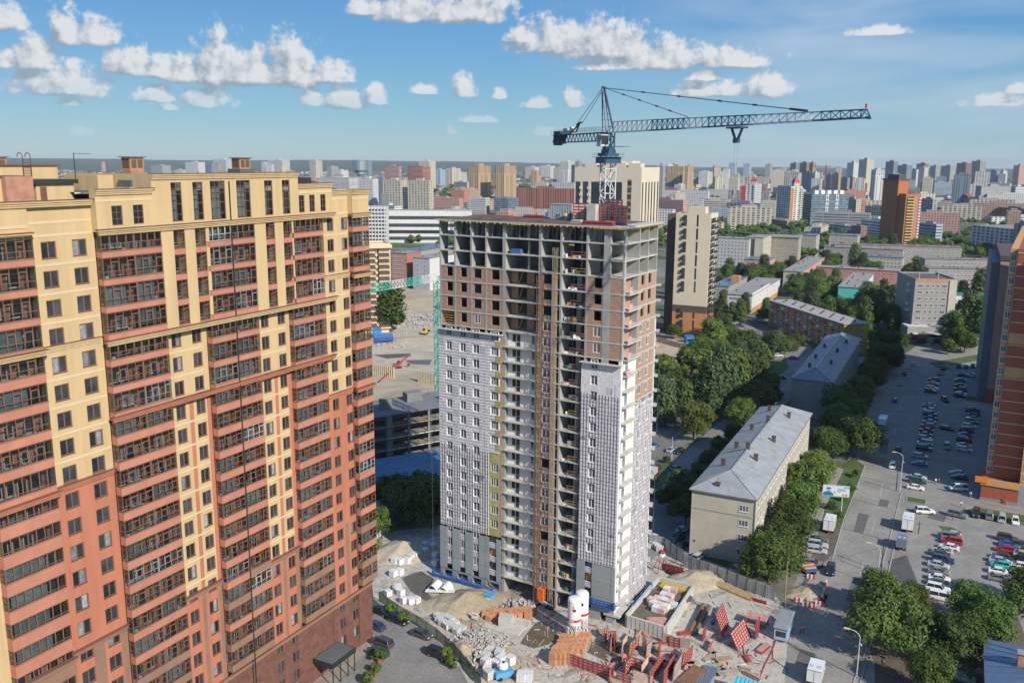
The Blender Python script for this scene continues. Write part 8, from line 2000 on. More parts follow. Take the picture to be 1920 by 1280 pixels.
def heap(p, r, h, m, label, seed, sx=1.0, n=22, name='sand_heap', cat='heap', rz=0.5):
 q = MB(); N, M_ = 40, 12; P = gp(p, 0)
 for j in range(M_+1):
  for i in range(N):
   t = 2*PI*i/N; f = j/M_; rad = r*(1-f)*(1+0.18*noise.noise((math.cos(t)*2+seed, math.sin(t)*2, f))); z = h*(f**0.9)*(1+0.25*noise.noise((math.cos(t)*3*(1-f), math.sin(t)*3*(1-f), seed)))+0.12*noise.noise((i*0.7, j*0.9, seed))
   q.v.append((rad*math.cos(t)*sx, rad*math.sin(t), max(-0.05, z if j else -0.05)))
 for j in range(M_):
  for i in range(N): b = (i+1) % N; q.f.append((j*N+i, j*N+b, (j+1)*N+b, (j+1)*N+i)); q.m.append(0)
 return q.build(name, m, None, (P.x, P.y, 0.02), rz, True, label=label, category=cat)
heap(z5b(745, 720), 6.2, 2.6, SAND, 'large sand heap at the left foot of the tower', 1.3, 1.35); heap(z5b(640, 705), 4.4, 1.4, SAND, 'lower brown spoil ridge beside the large sand heap', 4.3, 1.5); heap(z5b(290, 360), 6.5, 3.0, SAND, 'sandy spoil heap behind the white pallets left of the tower', 7.7, 1.2); heap(z6(1130, 400), 5.0, 2.0, SAND, 'sand heap under the grey hoarding', 9.1, 1.6); heap((765, 640), 12, 2.0, SAND, 'broad low sand heap in the far sandy site', 2.2, 2.0); heap((790, 570), 25, 5, SAND, 'huge sand bank at the back of the far site', 5.5, 2.2); heap(z5b(700, 1060), 4.5, 1.8, SAND, 'bare earth bank inside the green fence', 6.1, 0.6); heap((1512, 1112), 3.6, 1.2, SAND, 'sandy spoil beside the dug-up pit in the street', 8.8, 1.3)
RUB = mat('rubble', (0.40, 0.385, 0.36), 0.9, 0.18, 2)
def rubble(p, r, n, label, m=RUB, s0=0.45, hh=1.4):
 q = MB(); P = gp(p, 0); n *= 2; s0 *= 0.62
 for i in range(n):
  a = rS.random()*6.28; d = r*rS.random()**0.6; s = s0*rS.uniform(0.35, 1.5); c = Vector((math.cos(a)*d*1.4, math.sin(a)*d, hh*(1-d/r)*rS.random()+0.1)); e = Matrix.Rotation(rS.random()*3, 3, Vector((rS.random(), rS.random(), rS.random())).normalized())
  b = len(q.v)
  for v in ((-1, -.7, -.4), (1, -.8, -.4), (.9, .7, -.4), (-.8, .8, -.4), (-.8, -.6, .4), (.7, -.7, .5), (.9, .6, .35), (-.9, .6, .45)): q.v.append(tuple(c+e@Vector(v)*s))
  for f in ((0, 3, 2, 1), (4, 5, 6, 7), (0, 1, 5, 4), (1, 2, 6, 5), (2, 3, 7, 6), (3, 0, 4, 7)): q.f.append(tuple(b+j for j in f)); q.m.append(0)
 return q.build('rubble_heap', m, None, (P.x, P.y, 0.02), 0.6, label=label, category='rubble', kind='stuff')
rubble(z5b(770, 975), 3.3, 230, 'heap of broken pale concrete along the inside of the green fence'); rubble(z5b(875, 1015), 3.1, 200, 'second heap of broken pale concrete nearer the white pallets'); rubble(z5b(830, 1100), 3.4, 140, 'broken blocks beside the lower white pallets'); rubble(z5b(1060, 760), 3.5, 120, 'scattered debris behind the orange pallets'); rubble((745, 645), 9, 160, 'stone debris in the far sandy site', s0=0.8); rubble((800, 600), 22, 220, 'debris strip at the back of the far sandy site', s0=1.0); rubble((1875, 1140), 4.5, 150, 'dark heap of branches and waste at the edge of the car park', DARK, 0.4)
q = MB()
for i in range(900):
 y = rS.uniform(1085, 1278); x = rS.uniform(815+(y-1085)*0.62, 1450); P = G(x, y)
 a = rS.random()*3; s = rS.uniform(0.08, 0.35); q.bar((P.x, P.y, 0.1), (P.x+math.cos(a)*s*rS.choice((1, 1, 5, 8)), P.y+math.sin(a)*s*rS.choice((1, 1, 5, 8)), 0.1), s*0.6, s*0.4, rS.choice((0, 0, 1, 2, 3)))
q.build('site_litter', [PALW, RUB, CLUT[0], FRED], None, kind='stuff', label='scattered offcuts and litter on the building site', category='litter')
t = thing('trough', 'two white half-round shells lying open left of the sand heap', 'concrete shell', gp(z5b(510, 620)), TW_YAW+0.2)
for k in range(2):
 q = MB()
 for i in range(10): a0, a1 = PI*i/10, PI*(i+1)/10; q.face([(k*2.4+1.1*math.cos(a0), -1.6, 1.5*math.sin(a0)), (k*2.4+1.1*math.cos(a1), -1.6, 1.5*math.sin(a1)), (k*2.4+1.1*math.cos(a1), 1.6, 1.5*math.sin(a1)), (k*2.4+1.1*math.cos(a0), 1.6, 1.5*math.sin(a0))])
 q.build('shell', WHT, t)
q = MB(); q.bar((-1.2, -2.0, 0.5), (4.8, -1.0, 0.9), 1.0, 0.2); q.build('white_board', WHT, t)
t = thing('blue_container', 'small light blue steel container at the end of the long blue platform', 'container', gp(z5b(890, 715)), TW_YAW)
q = MB(); q.box(-0.9, 0.9, -0.9, 0.9, 0, 1.9, 0); q.box(-0.8, 0.8, -0.96, -0.9, 0.8, 1.6, 1); q.build('body', [mat('paint_light_blue', (0.10, 0.34, 0.58), 0.5), WHT], t); q = MB(); q.box(-1, 1, -1, 1, 1.9, 2.0); q.build('lid', mat('paint_light_blue', (0.1, 0.34, 0.58)), t)
t = thing('notice_board', 'small white notice board leaning on the site ground below the sand heap', 'sign', gp(z5b(790, 840)), TW_YAW); q = MB(); q.box(-0.7, 0.7, -0.03, 0.03, 0.3, 1.7); q.build('panel', WHT, t); q = MB(); q.box(-0.5, 0.5, -0.045, -0.03, 1.1, 1.25); q.build('print', FRED, t); q = MB(); q.bar((-0.5, 0.05, 0), (-0.5, 0.05, 1.6), 0.06); q.bar((0.5, 0.05, 0), (0.5, 0.05, 1.6), 0.06); q.build('leg', DARK, t)
t = thing('concrete_mixer', 'blue and white mixer trailer among the white pallets at the bottom', 'machine', gp(z5b(990, 1240)), 0.4); q = MB(); q.box(-1.6, 1.6, -1.0, 1.0, 0.5, 1.5); q.build('body', mat('paint_light_blue', (0.1, 0.34, 0.58)), t); q = MB(); q.lathe([(0.3, 1.5), (0.9, 1.9), (0.9, 2.5), (0.45, 2.9)], 12); q.build('drum', WHT, t); q = MB(); q.tube((-0.8, -1.1, 0.35), (-0.8, 1.1, 0.35), 0.35, 10); q.build('wheel', TYRE, t)
for i, p in enumerate((z5b(1000, 740), z5b(960, 690))):
 t = thing('pipe_bundle', ['bundle of thin scaffold tubes by the blue container', 'loose planks and tubes leaning behind the blue container'][i], 'tube bundle', gp(p), TW_YAW+0.9)
 for k in range(10): q = MB(); a = rS.uniform(-.15, .15); q.bar((-2.5, k*0.17-0.8+a, 0.15+0.1*(k % 3)), (2.5, k*0.17-0.8-a, 0.3+0.1*(k % 3)), 0.08); q.build('tube', STEEL if k % 3 else FRED, t)
SIL = mat('silo_white', (0.80, 0.80, 0.79), 0.35, 0.04, 0.5); SRED = mat('silo_red', (0.62, 0.02, 0.05), 0.4)
for i, p in enumerate(((1076, 1196), (1090, 1184))):
 P = gp(p); t = thing('cement_silo', ['white cement silo with red band on lattice legs, nearer of two', 'white cement silo with red band, half hidden behind its twin'][i], 'silo', P, TW_YAW, 'white cement silos')
 q = MB(); q.lathe([(0.5, 1.9), (1.2, 3.1), (1.25, 3.15), (1.25, 3.75), (1.25, 4.25), (1.25, 7.9), (1.1, 8.15), (0.5, 8.3), (0.01, 8.32)], 28, [0, 0, 0, 1, 0, 0, 0, 0]); q.build('tank', [SIL, SRED], t, smooth=False)
 for a in range(4):
  x, y = math.cos(a*PI/2+0.78)*1.15, math.sin(a*PI/2+0.78)*1.15; x2, y2 = math.cos((a+1)*PI/2+0.78)*1.15, math.sin((a+1)*PI/2+0.78)*1.15
  q = MB(); q.bar((x, y, 0), (x, y, 3.2), 0.14); q.bar((x, y, 0.1), (x2, y2, 2.6), 0.08); q.bar((x2, y2, 0.1), (x, y, 2.6), 0.08); q.bar((x, y, 2.6), (x2, y2, 2.6), 0.08); q.build('leg', WHT, t)
 q = MB(); q.box(-0.06, 0.06, 1.26, 1.4, 1, 8.0); q.build('ladder', STEEL, t)
 q = MB(); q.box(0.2, 0.9, -1.24, -1.18, 6.0, 6.5); q.box(0.3, 0.5, -1.245, -1.2, 6.7, 7.0); q.build('emblem', DARK if i else SRED, t)
 q = MB()
 for k in range(6): a = -1.9+k*0.13; q.box(math.cos(a)*1.256-0.05, math.cos(a)*1.256+0.05, math.sin(a)*1.256-0.02, math.sin(a)*1.256+0.02, 3.85, 4.1)
 q.build('lettering', WHT, t)
A_, B_, C_, D_ = gp(z6(520, 692), 0), gp(z6(862, 800), 0), gp(z6(1095, 445), 0), gp(z6(800, 368), 0)
A_, B_, C_, D_ = [Vector((*G(*z6(*p), 2.6)[:2], 0)) for p in ((520, 692), (862, 795), (1095, 440), (800, 366))]
bs = thing('concrete_basin', 'rectangular concrete basin right of the tower holding formwork and pallets', 'concrete basin', A_)
for (p, r) in ((A_, B_), (B_, C_), (C_, D_), (D_, A_)):
 p, r = p-A_, r-A_; u = (r-p).normalized(); q = MB(); q.bar((p+u*0.2)+Vector((0, 0, 1.3)), (r-u*0.2)+Vector((0, 0, 1.3)), 0.4, 2.6); q.build('wall', CON2, bs)
for k in range(9): c = (B_-A_)*((k+0.5)/9); n = Vector(((B_-A_).y, -(B_-A_).x, 0)).normalized()*0.22; q = MB(); q.box(c.x+n.x-0.04, c.x+n.x+0.04, c.y+n.y-0.04, c.y+n.y+0.04, 0, 2.5); q.build('joint', CON, bs)
q = MB(); q.face([p-A_+Vector((0, 0, 1.5)) for p in (A_, B_, C_, D_)]); q.build('fill', SOIL, bs)
def uv(a, b, z=1.52): P = A_+(B_-A_)*a+(D_-A_)*b; return Vector((P.x, P.y, z))
byaw = math.atan2((B_-A_).y, (B_-A_).x)
PWR = mat('wrap_pink', (0.66, 0.48, 0.44), 0.55, 0.3, 3.5, rnd=0.15)
for i, (a, b) in enumerate(((0.35, 0.42), (0.5, 0.42), (0.65, 0.42), (0.35, 0.54), (0.52, 0.54), (0.68, 0.53), (0.42, 0.66), (0.58, 0.66), (0.4, 0.8), (0.55, 0.82), (0.8, 0.5), (0.25, 0.48), (0.48, 0.34), (0.63, 0.34))):
 pallet(None, byaw+rS.uniform(-.2, .2), PWR if i % 2 else WRAP, f'{ORD[i]} red and white printed pallet inside the concrete basin', 'printed pallets in the concrete basin', 1.3, 1.2, 1.53, uv(a, b))
def stack(loc, rz, L, n, m, lab, wid=0.16, lay=2, name='beam_stack', cat='beam stack'):
 t = thing(name, lab, cat, loc, rz)
 for j in range(lay):
  for i in range(n): q = MB(); o = rS.uniform(-.25, .25); q.box(-L/2+o, L/2+o, (i-n/2)*wid*1.35, (i-n/2)*wid*1.35+wid, j*wid*1.15, j*wid*1.15+wid); q.build('beam', m, t)
 return t
YEB = mat('beam_yellow', (0.55, 0.39, 0.09), 0.6, 0.15, 2)
stack(uv(0.5, 0.95), byaw+0.1, 6.0, 8, YEB, 'yellow formwork beams lying at the back of the concrete basin', 0.2); stack(uv(0.7, 0.12), byaw+0.6, 3.6, 9, FPINK, 'pinkish forms lying at the front of the concrete basin', 0.24); stack(uv(0.86, 0.74), byaw+0.7, 4.0, 8, mat('rebar_grey', (0.12, 0.11, 0.12), 0.7, 0.3, 3), 'dark reinforcement bundle in the back right of the basin', 0.18)
stack(gp(z6(1405, 480)), seg(z6(1270, 425), z6(1545, 540))[1], 12.0, 7, mat('timber_pale', (0.50, 0.36, 0.17), 0.8, 0.25, 1.5), 'long yellow timber beams lying below the grey hoarding', 0.24); stack(gp(z6(1090, 1240)), seg(z6(1060, 1280), z6(1190, 1150))[1], 6.5, 8, mat('steel_rust', (0.24, 0.13, 0.08), 0.7, 0.25, 2), 'rusty steel sections at the bottom of the site', 0.28); stack(gp(z6(1210, 1230)), seg(z6(1170, 1280), z6(1250, 1150))[1], 6.0, 7, GALV, 'shiny grey steel sections beside the rusty ones', 0.26)
for i, (a, b, m, r, lab) in enumerate(((z6(1065, 860), z6(1180, 625), mat('pipe_rust', (0.17, 0.11, 0.08), 0.8, 0.25, 1.5), 0.42, 'left of two long rusty pipes beside the concrete basin'), (z6(1110, 870), z6(1235, 640), mat('pipe_rust', (0.2, 0.13, 0.1)), 0.42, 'right of two long rusty pipes beside the concrete basin'), (z6(1262, 785), z6(1305, 650), mat('pipe_blue', (0.06, 0.13, 0.22), 0.5), 0.34, 'dark blue pipe lying in the shade of the leaning red panel'))):
 P, an, L = seg(a, b); q = MB(); q.tube((0, 0, r), (L, 0, r), r, 12); q.tube((L*0.02, 0, r), (L, 0, r), r*0.85, 12, 0, r*0.85); q.build('pipe', m, None, P, an, label=lab, category='pipe')
gA, gB, gC = 'red wall forms standing in the row before the basin', 'wall forms standing at the bottom of the site', 'red wall forms right of the basin'
ua = GRID+PI/2
for i, (p, w, h, rz, f) in enumerate(((z6(352, 915), 1.6, 3.2, ua, FWOOD), (z6(395, 985), 2.6, 3.4, ua+0.15, FWOOD), (z6(430, 985), 2.2, 3.4, ua+0.25, FWOOD), (z6(500, 1015), 2.6, 3.6, ua, FWOOD), (z6(575, 1030), 3.2, 3.4, ua-0.2, FWOOD), (z6(620, 960), 2.4, 3.2, ua-0.1, FWOOD), (z6(665, 1005), 2.4, 3.2, ua+0.5, FWOOD), (z6(715, 1045), 2.4, 3.0, ua-0.1, FWOOD), (z6(805, 1040), 2.0, 2.6, ua+0.2, FWOOD), (z6(870, 955), 1.8, 2.4, GRID, FPINK), (z6(935, 975), 2.0, 2.4, GRID, FPINK), (z6(1015, 985), 2.0, 2.3, GRID, FPINK))):
 form_panel(gp(p), rz+(PI if i % 2 else 0), w, h*0.85, f'{ORD[i]} red wall form from the left in the row before the concrete basin', gA, FGREY if i % 3 else f, rS.uniform(-0.12, 0.12))
for i, (p, w, h, rz, f, lab) in enumerate(((z6(200, 1180), 9.5, 2.4, byaw, FPINK, 'long low red form wall at the bottom left of the form yard'), (z6(490, 1120), 3.0, 2.2, ua+0.3, FWOOD, 'red form open towards the puddle behind the long form wall'), (z6(535, 1190), 3.4, 2.6, ua, FWOOD, 'red form in the middle of the lower row'), (z6(600, 1170), 2.6, 2.6, byaw, FWOOD, 'red form turned across the lower row'), (z6(680, 1200), 3.6, 2.8, ua, FWOOD, 'red edged form leaning in the lower row before the grey wall'), (z6(775, 1220), 6.5, 2.8, ua-0.05, FGREY, 'long grey form wall in the lower middle'), (z6(880, 1230), 6.0, 3.0, ua, FWOOD, 'red form right of the long grey wall'), (z6(965, 1190), 6.5, 3.2, ua, FGREY, 'tall grey form wall with weathered face at the right'), (z6(1035, 1110), 4.0, 3.0, ua-0.15, FGREY, 'grey form nearest the pipes'), (z6(505, 1275), 2.6, 2.0, byaw, FWOOD, 'red form cut by the bottom edge, left'), (z6(660, 1280), 3.6, 2.0, byaw, FWOOD, 'red form cut by the bottom edge, right'), (z6(390, 1250), 2.0, 2.4, ua, FGREY, 'short grey form at the end of the long red form wall'))):
 form_panel(gp(p), rz+(PI if i % 3 == 1 else 0), w, h*0.9, lab, gB, f, rS.uniform(-0.1, 0.1))
for i, (p, w, h, rz, tl, lab) in enumerate(((z6(1375, 830), 5.0, 4.4, ua, -0.35, 'tall red form leaning upright in the middle of the right yard'), (z6(1185, 905), 2.0, 2.2, ua, 0, 'small red form right of the rusty pipes'), (z6(1225, 975), 3.0, 1.4, ua-0.1, 0.4, 'low red form lying on edge by the pipes'), (z6(1535, 940), 6.5, 3.4, ua-0.15, -0.5, 'red form leaning beside the pink frame on the right yard'), (z6(1640, 880), 3.0, 3.4, ua, 0, 'red ribbed form standing under the pink frame'), (z6(905, 330), 4.0, 2.0, byaw, 0.3, 'red form stack by the hoarding behind the basin'), (z6(940, 345), 4.0, 2.2, byaw, 0.2, 'second red form by the hoarding behind the basin'), (z6(1660, 590), 3.0, 0.8, byaw, 0.2, 'pink form scraps below the hoarding end'))):
 form_panel(gp(p), rz, w, h, lab, gC, FPINK, tl)
for i in range(48):
 x, y = rS.uniform(1130, 1300) if i % 3 else rS.uniform(1280, 1440), rS.uniform(1180, 1278); L_ = rS.uniform(1.5, 4)
 t = thing('form_stack', f'{ORD[i]} low pile of weathered forms and planks among the standing forms', 'formwork', G(x, y, 0.04), rS.random()*3, 'low piles of forms in the form yard')
 for k in range(rS.randrange(2, 5)): q = MB(); w_ = rS.uniform(0.3, 0.9); q.box(-L_/2+rS.uniform(-.3, .3), L_/2, -w_, w_*0.6, 0.14*k, 0.14*k+0.12); q.build('form', rS.choice([FRED, FPINK, FGREY, PALW, FGREY]), t)
t = thing('pink_frame', 'pink steel box frame lying over the red forms at the right of the site', 'formwork', gp(z6(1640, 780)), GRID)
q = MB(); q.box(-2.0, 2.0, -1.2, 1.2, 1.6, 1.8); q.box(-1.2, 1.2, -0.7, 0.7, 1.82, 1.9); q.build('panel', FPINK, t)
for x in (-1.8, 1.8):
 for y in (-1, 1): q = MB(); q.box(x-0.1, x+0.1, y-0.1, y+0.1, 0, 1.6); q.build('leg', FRED, t)
t = thing('spreader_stand', 'red and white trestle with a hopper behind the basin', 'stand', gp(z6(820, 320)), 0.3)
for (x, y) in ((-1, -1), (1, -1), (1, 1), (-1, 1)): q = MB(); q.bar((x*1.4, y*1.2, 0), (x*0.5, y*0.4, 3.0), 0.14); q.build('leg', FRED, t)
q = MB(); q.lathe([(0.3, 2.9), (0.8, 3.6), (0.8, 4.2)], 10); q.build('hopper', WHT, t); q = MB(); q.box(-0.5, 0.5, -0.5, 0.5, 4.2, 4.7); q.build('motor', FRED, t)
for i, p in enumerate(((715, 60), (735, 80), (755, 100), (775, 118), (795, 135), (812, 150), (730, 55), (750, 75), (770, 92), (790, 108), (808, 125))):
 pallet(z6(*p), byaw+0.1, WRAP, f'{ORD[i]} white pallet in the shaded line behind the right side of the tower', 'white pallets behind the tower', 1.3, 1.3)
for p, lab, r in ((z6(925, 345), 'round dark steel tub by the hoarding', 1.1), (z6(720, 235), 'old tyre by the right side of the tower', 0.5)):
 q = MB(); q.lathe([(0.01, 0.1), (r*0.9, 0.1), (r, 0.0), (r, 0.7), (r*0.9, 0.7), (r*0.88, 0.2)], 16); q.build('steel_tub', DARK, None, gp(p), label=lab, category='tub')
def shed(P, rz, w, d, h, wall_m, roof_m, lab):
 t = thing('site_shed', lab, 'shed', P, rz); q = MB(); q.box(-w/2, w/2, -d/2, d/2, 0.2, h); q.build('body', wall_m, t)
 q = MB(); q.face([(-w/2-0.2, -d/2-0.3, h+0.02), (w/2+0.2, -d/2-0.3, h+0.02), (w/2+0.2, d/2+0.3, h+0.5), (-w/2-0.2, d/2+0.3, h+0.5)]); rf_ = q.build('roof', roof_m, t)
 for k in range(7): x = -w/2+w*(k+0.5)/7; q = MB(); q.bar((x, -d/2-0.3, h+0.07), (x, d/2+0.3, h+0.55), 0.18, 0.08); q.build('roof_rib', roof_m, rf_)
 q = MB(); q.box(-w/2+0.3, w/2-0.3, -d/2-0.05, -d/2, 0.9, 2.0); q.build('window', PANE, t); q = MB(); q.box(-w/2-0.02, w/2+0.02, -d/2-0.07, -d/2-0.02, h-0.3, h-0.1); q.build('fascia', mat('paint_sky', (0.06, 0.36, 0.62), 0.5), t)
shed(gp((1469, 1187)), GRID, 2.4, 6.5, 2.6, mat('shed_pale_blue', (0.34, 0.45, 0.62), 0.6), SHEET, 'blue guard shed with ribbed grey roof at the site gate'); shed(gp((1402, 1312)), GRID, 4.6, 2.6, 2.4, mat('paint_cyan', (0.12, 0.5, 0.62), 0.5), mat('paint_cyan', (0.12, 0.5, 0.62)), 'turquoise site cabin cut by the bottom edge'); shed(gp((719, 644)), 0.3, 9, 5, 4.0, mat('cabin_blue', (0.03, 0.09, 0.36), 0.5), mat('cabin_blue_roof', (0.12, 0.22, 0.45), 0.5), 'deep blue cabin on the far sandy site'); shed(gp((707, 632)), 0.3, 4, 4, 4.0, mat('cabin_bright', (0.03, 0.22, 0.6), 0.5), mat('cabin_blue_roof', (0.1, 0.2, 0.4)), 'small bright blue cabin on the far sandy site'); shed(gp((1292, 642)), 0.2, 4, 3, 3, mat('cabin_bright', (0.03, 0.2, 0.6)), mat('cabin_bright', (0, 0, 0.5)), 'bright blue cabin at the foot of the tan tower')
for p, lab, c in (((1283, 676), 'small orange excavator in the yard right of the unfinished tower', (0.75, 0.32, 0.02)), ((745, 690), 'red digger by the sheet piles of the far site', (0.55, 0.05, 0.04)), ((796, 627), 'yellow digger in the far sandy site', (0.7, 0.45, 0.03))):
 t = thing('excavator', lab, 'excavator', gp(p), rS.random()*3); m = paint(c)
 for y in (-1, 1): q = MB(); q.box(-1.7, 1.7, y*1.0-0.25, y*1.0+0.25, 0, 0.8); q.build('track', DARK, t)
 q = MB(); q.box(-1.6, 1.2, -1.1, 1.1, 0.9, 2.0); q.build('house', m, t); q = MB(); q.box(0.2, 1.3, 0.1, 1.1, 2.0, 2.9); q.build('cab', CGL, t); q = MB(); q.bar((1.0, -0.3, 1.8), (3.2, -0.3, 3.8), 0.45); q.bar((3.2, -0.3, 3.8), (4.9, -0.3, 1.6), 0.35); q.build('arm', m, t); q = MB(); q.box(4.5, 5.3, -0.8, 0.2, 0.6, 1.6); q.build('bucket', DARK, t)
for (x0, x1, y, lab) in ((700, 742, 703, 'row of pale sheet piles at the left of the far pit'), (785, 818, 716, 'row of pale sheet piles at the right of the far pit')):
 a, b = gp((x0, y)), gp((x1, y+6)); t = thing('sheet_pile_wall', lab, 'pile wall', a); n = 11
 for k in range(n): c = (b-a)*(k/n); q = MB(); q.tube((c.x, c.y, -1), (c.x, c.y, 4.5), 0.45, 7); q.build('pile', mat('pile_tan', (0.5, 0.42, 0.28), 0.9), t)
P, an, L = seg((712, 718), (765, 682)); q = MB(); q.tube((0, 0, 1.0), (L, 0, 3.5), 0.35, 8); q.build('concrete_hose', FRED, None, P, an, label='long red concrete pipe running over the far pit', category='pipe')
t = thing('street_pit', 'dug-up pit in the street edged with spoil, beside the shed', 'pit', gp((1518, 1118), 0.04), GRID)
q = MB(); q.box(-0.2, 3.4, -2.6, 2.0, 0.0, 0.06); q.build('opening', mat('pit_dark', (0.02, 0.017, 0.014), 0.9), t)
for a, b in (((-0.3, -2.7), (3.5, -2.7)), ((-0.3, 2.1), (3.5, 2.1)), ((-0.3, -2.7), (-0.3, 2.1)), ((3.5, -2.7), (3.5, 2.1))): q = MB(); q.bar((*a, 0.3), (*b, 0.3), 0.25); q.build('shoring', PALW, t)
BARR = mat('barrier_red', (0.62, 0.05, 0.04), 0.45)
for i, (x, y) in enumerate(((1496, 1128), (1512, 1136), (1524, 1138), (1536, 1134), (1541, 1122), (1545, 1108), (1548, 1096), (1520, 1084))):
 t = thing('road_barrier', f'{ORD[i]} red and white road barrier round the pit', 'barrier', gp((x, y)), GRID if i < 4 or i > 6 else ua, 'red and white barriers round the pit')
 for k in range(4): q = MB(); q.box(-0.8+0.4*k, -0.42+0.4*k, -0.18, 0.18, 0, 0.85); q.build('block', BARR if k % 2 == i % 2 else WHT, t)
t = thing('trailer', 'small trailer with orange and blue boards beside the pit', 'trailer', gp((1517, 1074)), 0.2)
for k, c in enumerate(((0.03, 0.1, 0.3), (0.8, 0.3, 0.02), (0.03, 0.12, 0.35), (0.8, 0.35, 0.02))): q = MB(); q.box(-1.4, 1.4, -0.9+0.45*k, -0.5+0.45*k, 0.6, 1.3+0.15*k); q.build('board', paint(c), t)
for x in (-0.8, 0.8): q = MB(); q.tube((x, -1.0, 0.35), (x, 1.0, 0.35), 0.35, 10); q.build('wheel', TYRE, t)
t = thing('site_gate', 'open wire site gate with thin posts at the end of the hoarding', 'gate', gp((1452, 1150)), GRID)
for (a, b) in (((0, 0, 0), (0, 0, 3)), ((4, 0, 0), (4, 0, 3)), ((0, 0, 2.9), (4, 0, 2.9)), ((0, 0, 0.4), (4, 0, 0.4)), ((0, 0, 1.6), (4, 0, 1.6)), ((2, 0, 0.4), (2, 0, 2.9)), ((0, 0, 0.4), (4, 0, 2.9))): q = MB(); q.bar(a, b, 0.1); q.build('bar', STEEL, t)
# street furniture and people
GALL = mat('lamp_post_grey', (0.50, 0.52, 0.52), 0.45, 0.1, 2)
def lamp(p, hgt, rz, lab):
 t = thing('street_lamp', lab, 'street lamp', gp(p), rz); q = MB(); q.tube((0, 0, 0), (0, 0, hgt), 0.13, 8, 0, 0.08); q.build('pole', GALL, t)
 q = MB(); pts = [(0, 0, hgt), (-0.25, 0, hgt+0.5), (-0.9, 0, hgt+0.95), (-1.9, 0, hgt+1.1)]
 for a, b in zip(pts, pts[1:]): q.tube(a, b, 0.07, 6)
 q.build('arm', GALL, t); q = MB(); q.box(-2.7, -1.8, -0.17, 0.17, hgt+1.0, hgt+1.18); q.build('lamp_head', mat('lamp_cream', (0.7, 0.62, 0.42), 0.4), t)
 q = MB(); q.tube((0, 0, hgt-1.2), (0.3, 0, hgt-1.2), 0.05, 5); q.lathe([(0.12, hgt-1.5), (0.12, hgt-1.3)], 8, 0, 0.3); q.build('insulator', WHT, t)
for p, yt, lab in (((1606, 1268), 1184, 'street lamp nearest the camera in front of the largest tree'), ((1644, 1100), 1022, 'street lamp beside the turquoise van'), ((1687, 922), 850, 'street lamp at the corner of the shaded car park'), ((1722, 756), 706, 'street lamp far up the shaded road')):
 lamp(p, height_at(gp(p), yt)-1.0, GRID, lab)
def pole(p, hgt, lab, m=None, dz=0):
 t = thing('utility_pole', lab, 'pole', gp(p)); q = MB(); q.tube((0, 0, 0), (0, 0, hgt), 0.14, 7, 0, 0.09); q.build('post', m or CON2, t); q = MB(); q.bar((-0.7, 0, hgt-0.5), (0.7, 0, hgt-0.5), 0.1); q.build('crossarm', DARK, t); return t
pole((1471, 1135), 9.5, 'pale wooden pole beside the site gate', PALW); pole((1259, 868), 8.0, 'pale concrete pole by the side road cars'); pole((1680, 920), 6.0, 'dark pole on the traffic island', DARK); pole((1652, 1072), 7.0, 'dark pole behind the second street lamp', DARK); pole((1722, 1000), 3.0, 'short black post on the small green island', DARK)
for (a, b, sag, lab) in ((gp((1471, 1135), 9.2), gp((1606, 1268), 9.0), 0.8, 'black cable strung from the wooden pole to the nearest street lamp'), (gp((1259, 868), 7.6), gp((1300, 830), 9.0), 0.4, 'thin cable from the concrete pole to the trees'), (gp((1471, 1135), 9.0), gp((1644, 1100), 9.0), 0.8, 'black cable strung over the road to the second lamp')):
 q = MB(); prev = a
 for k in range(1, 13): t_ = k/12; c = a+(b-a)*t_-Vector((0, 0, sag*4*t_*(1-t_))); q.tube(prev, c, 0.03, 4, 0, None, False); prev = c
 q.build('cable', DARK, None, label=lab, category='cable')
for pts, r, m, lab in (([(1080, 720), (1060, 830), (1055, 960), (1140, 1020), (1260, 1100), (1240, 1170)], 0.06, DARK, 'black hose looping over the yard before the cabins'), ([(1230, 720), (1400, 830), (1707, 990)], 0.05, DARK, 'black cable lying across the road to the site'), ([(1110, 690), (1040, 880), (960, 1030), (860, 1270)], 0.12, FRED, 'red barrier tape line across the yard'), ([(660, 780), (690, 990), (760, 1010), (900, 1030)], 0.06, DARK, 'dark hose beside the leaning red form')):
 q = MB(); P = [gp(z8(*p), 0.1) for p in pts]
 for a, b in zip(P, P[1:]): q.tube(a, b, r, 5)
 q.build('hose', m, None, label=lab, category='hose')
bb = thing('billboard', 'white advertising billboard with a worker in a blue cap on a single pale leg', 'billboard', gp((1577, 958)), math.radians(-14))
bz = height_at(gp((1577, 958)), 932); bw, bh_ = 6.4, 3.0
q = MB(); q.tube((0, 0, 0), (0, 0, bz+0.4), 0.16, 8); q.build('leg', GALL, bb)
q = MB(); q.box(-bw+1.6, 1.6, -0.15, 0.15, bz, bz+bh_); q.build('panel', mat('poster_white', (0.68, 0.72, 0.73), 0.5, 0.04), bb)
X = lambda f: -bw+1.6+bw*f
def bbx(f0, f1, g0, g1, m, nm, dy=0.0): q = MB(); q.box(X(f0), X(f1), -0.17-dy, -0.15, bz+bh_*g0, bz+bh_*g1); return q.build(nm, m, bb)
def bbp(pts, m, nm, dy=0.01): q = MB(); q.face([(X(f), -0.165-dy, bz+bh_*g) for f, g in pts]); return q.build(nm, m, bb)
PB = mat('poster_blue', (0.02, 0.17, 0.50), 0.5); PG = mat('poster_green', (0.12, 0.42, 0.10), 0.5)
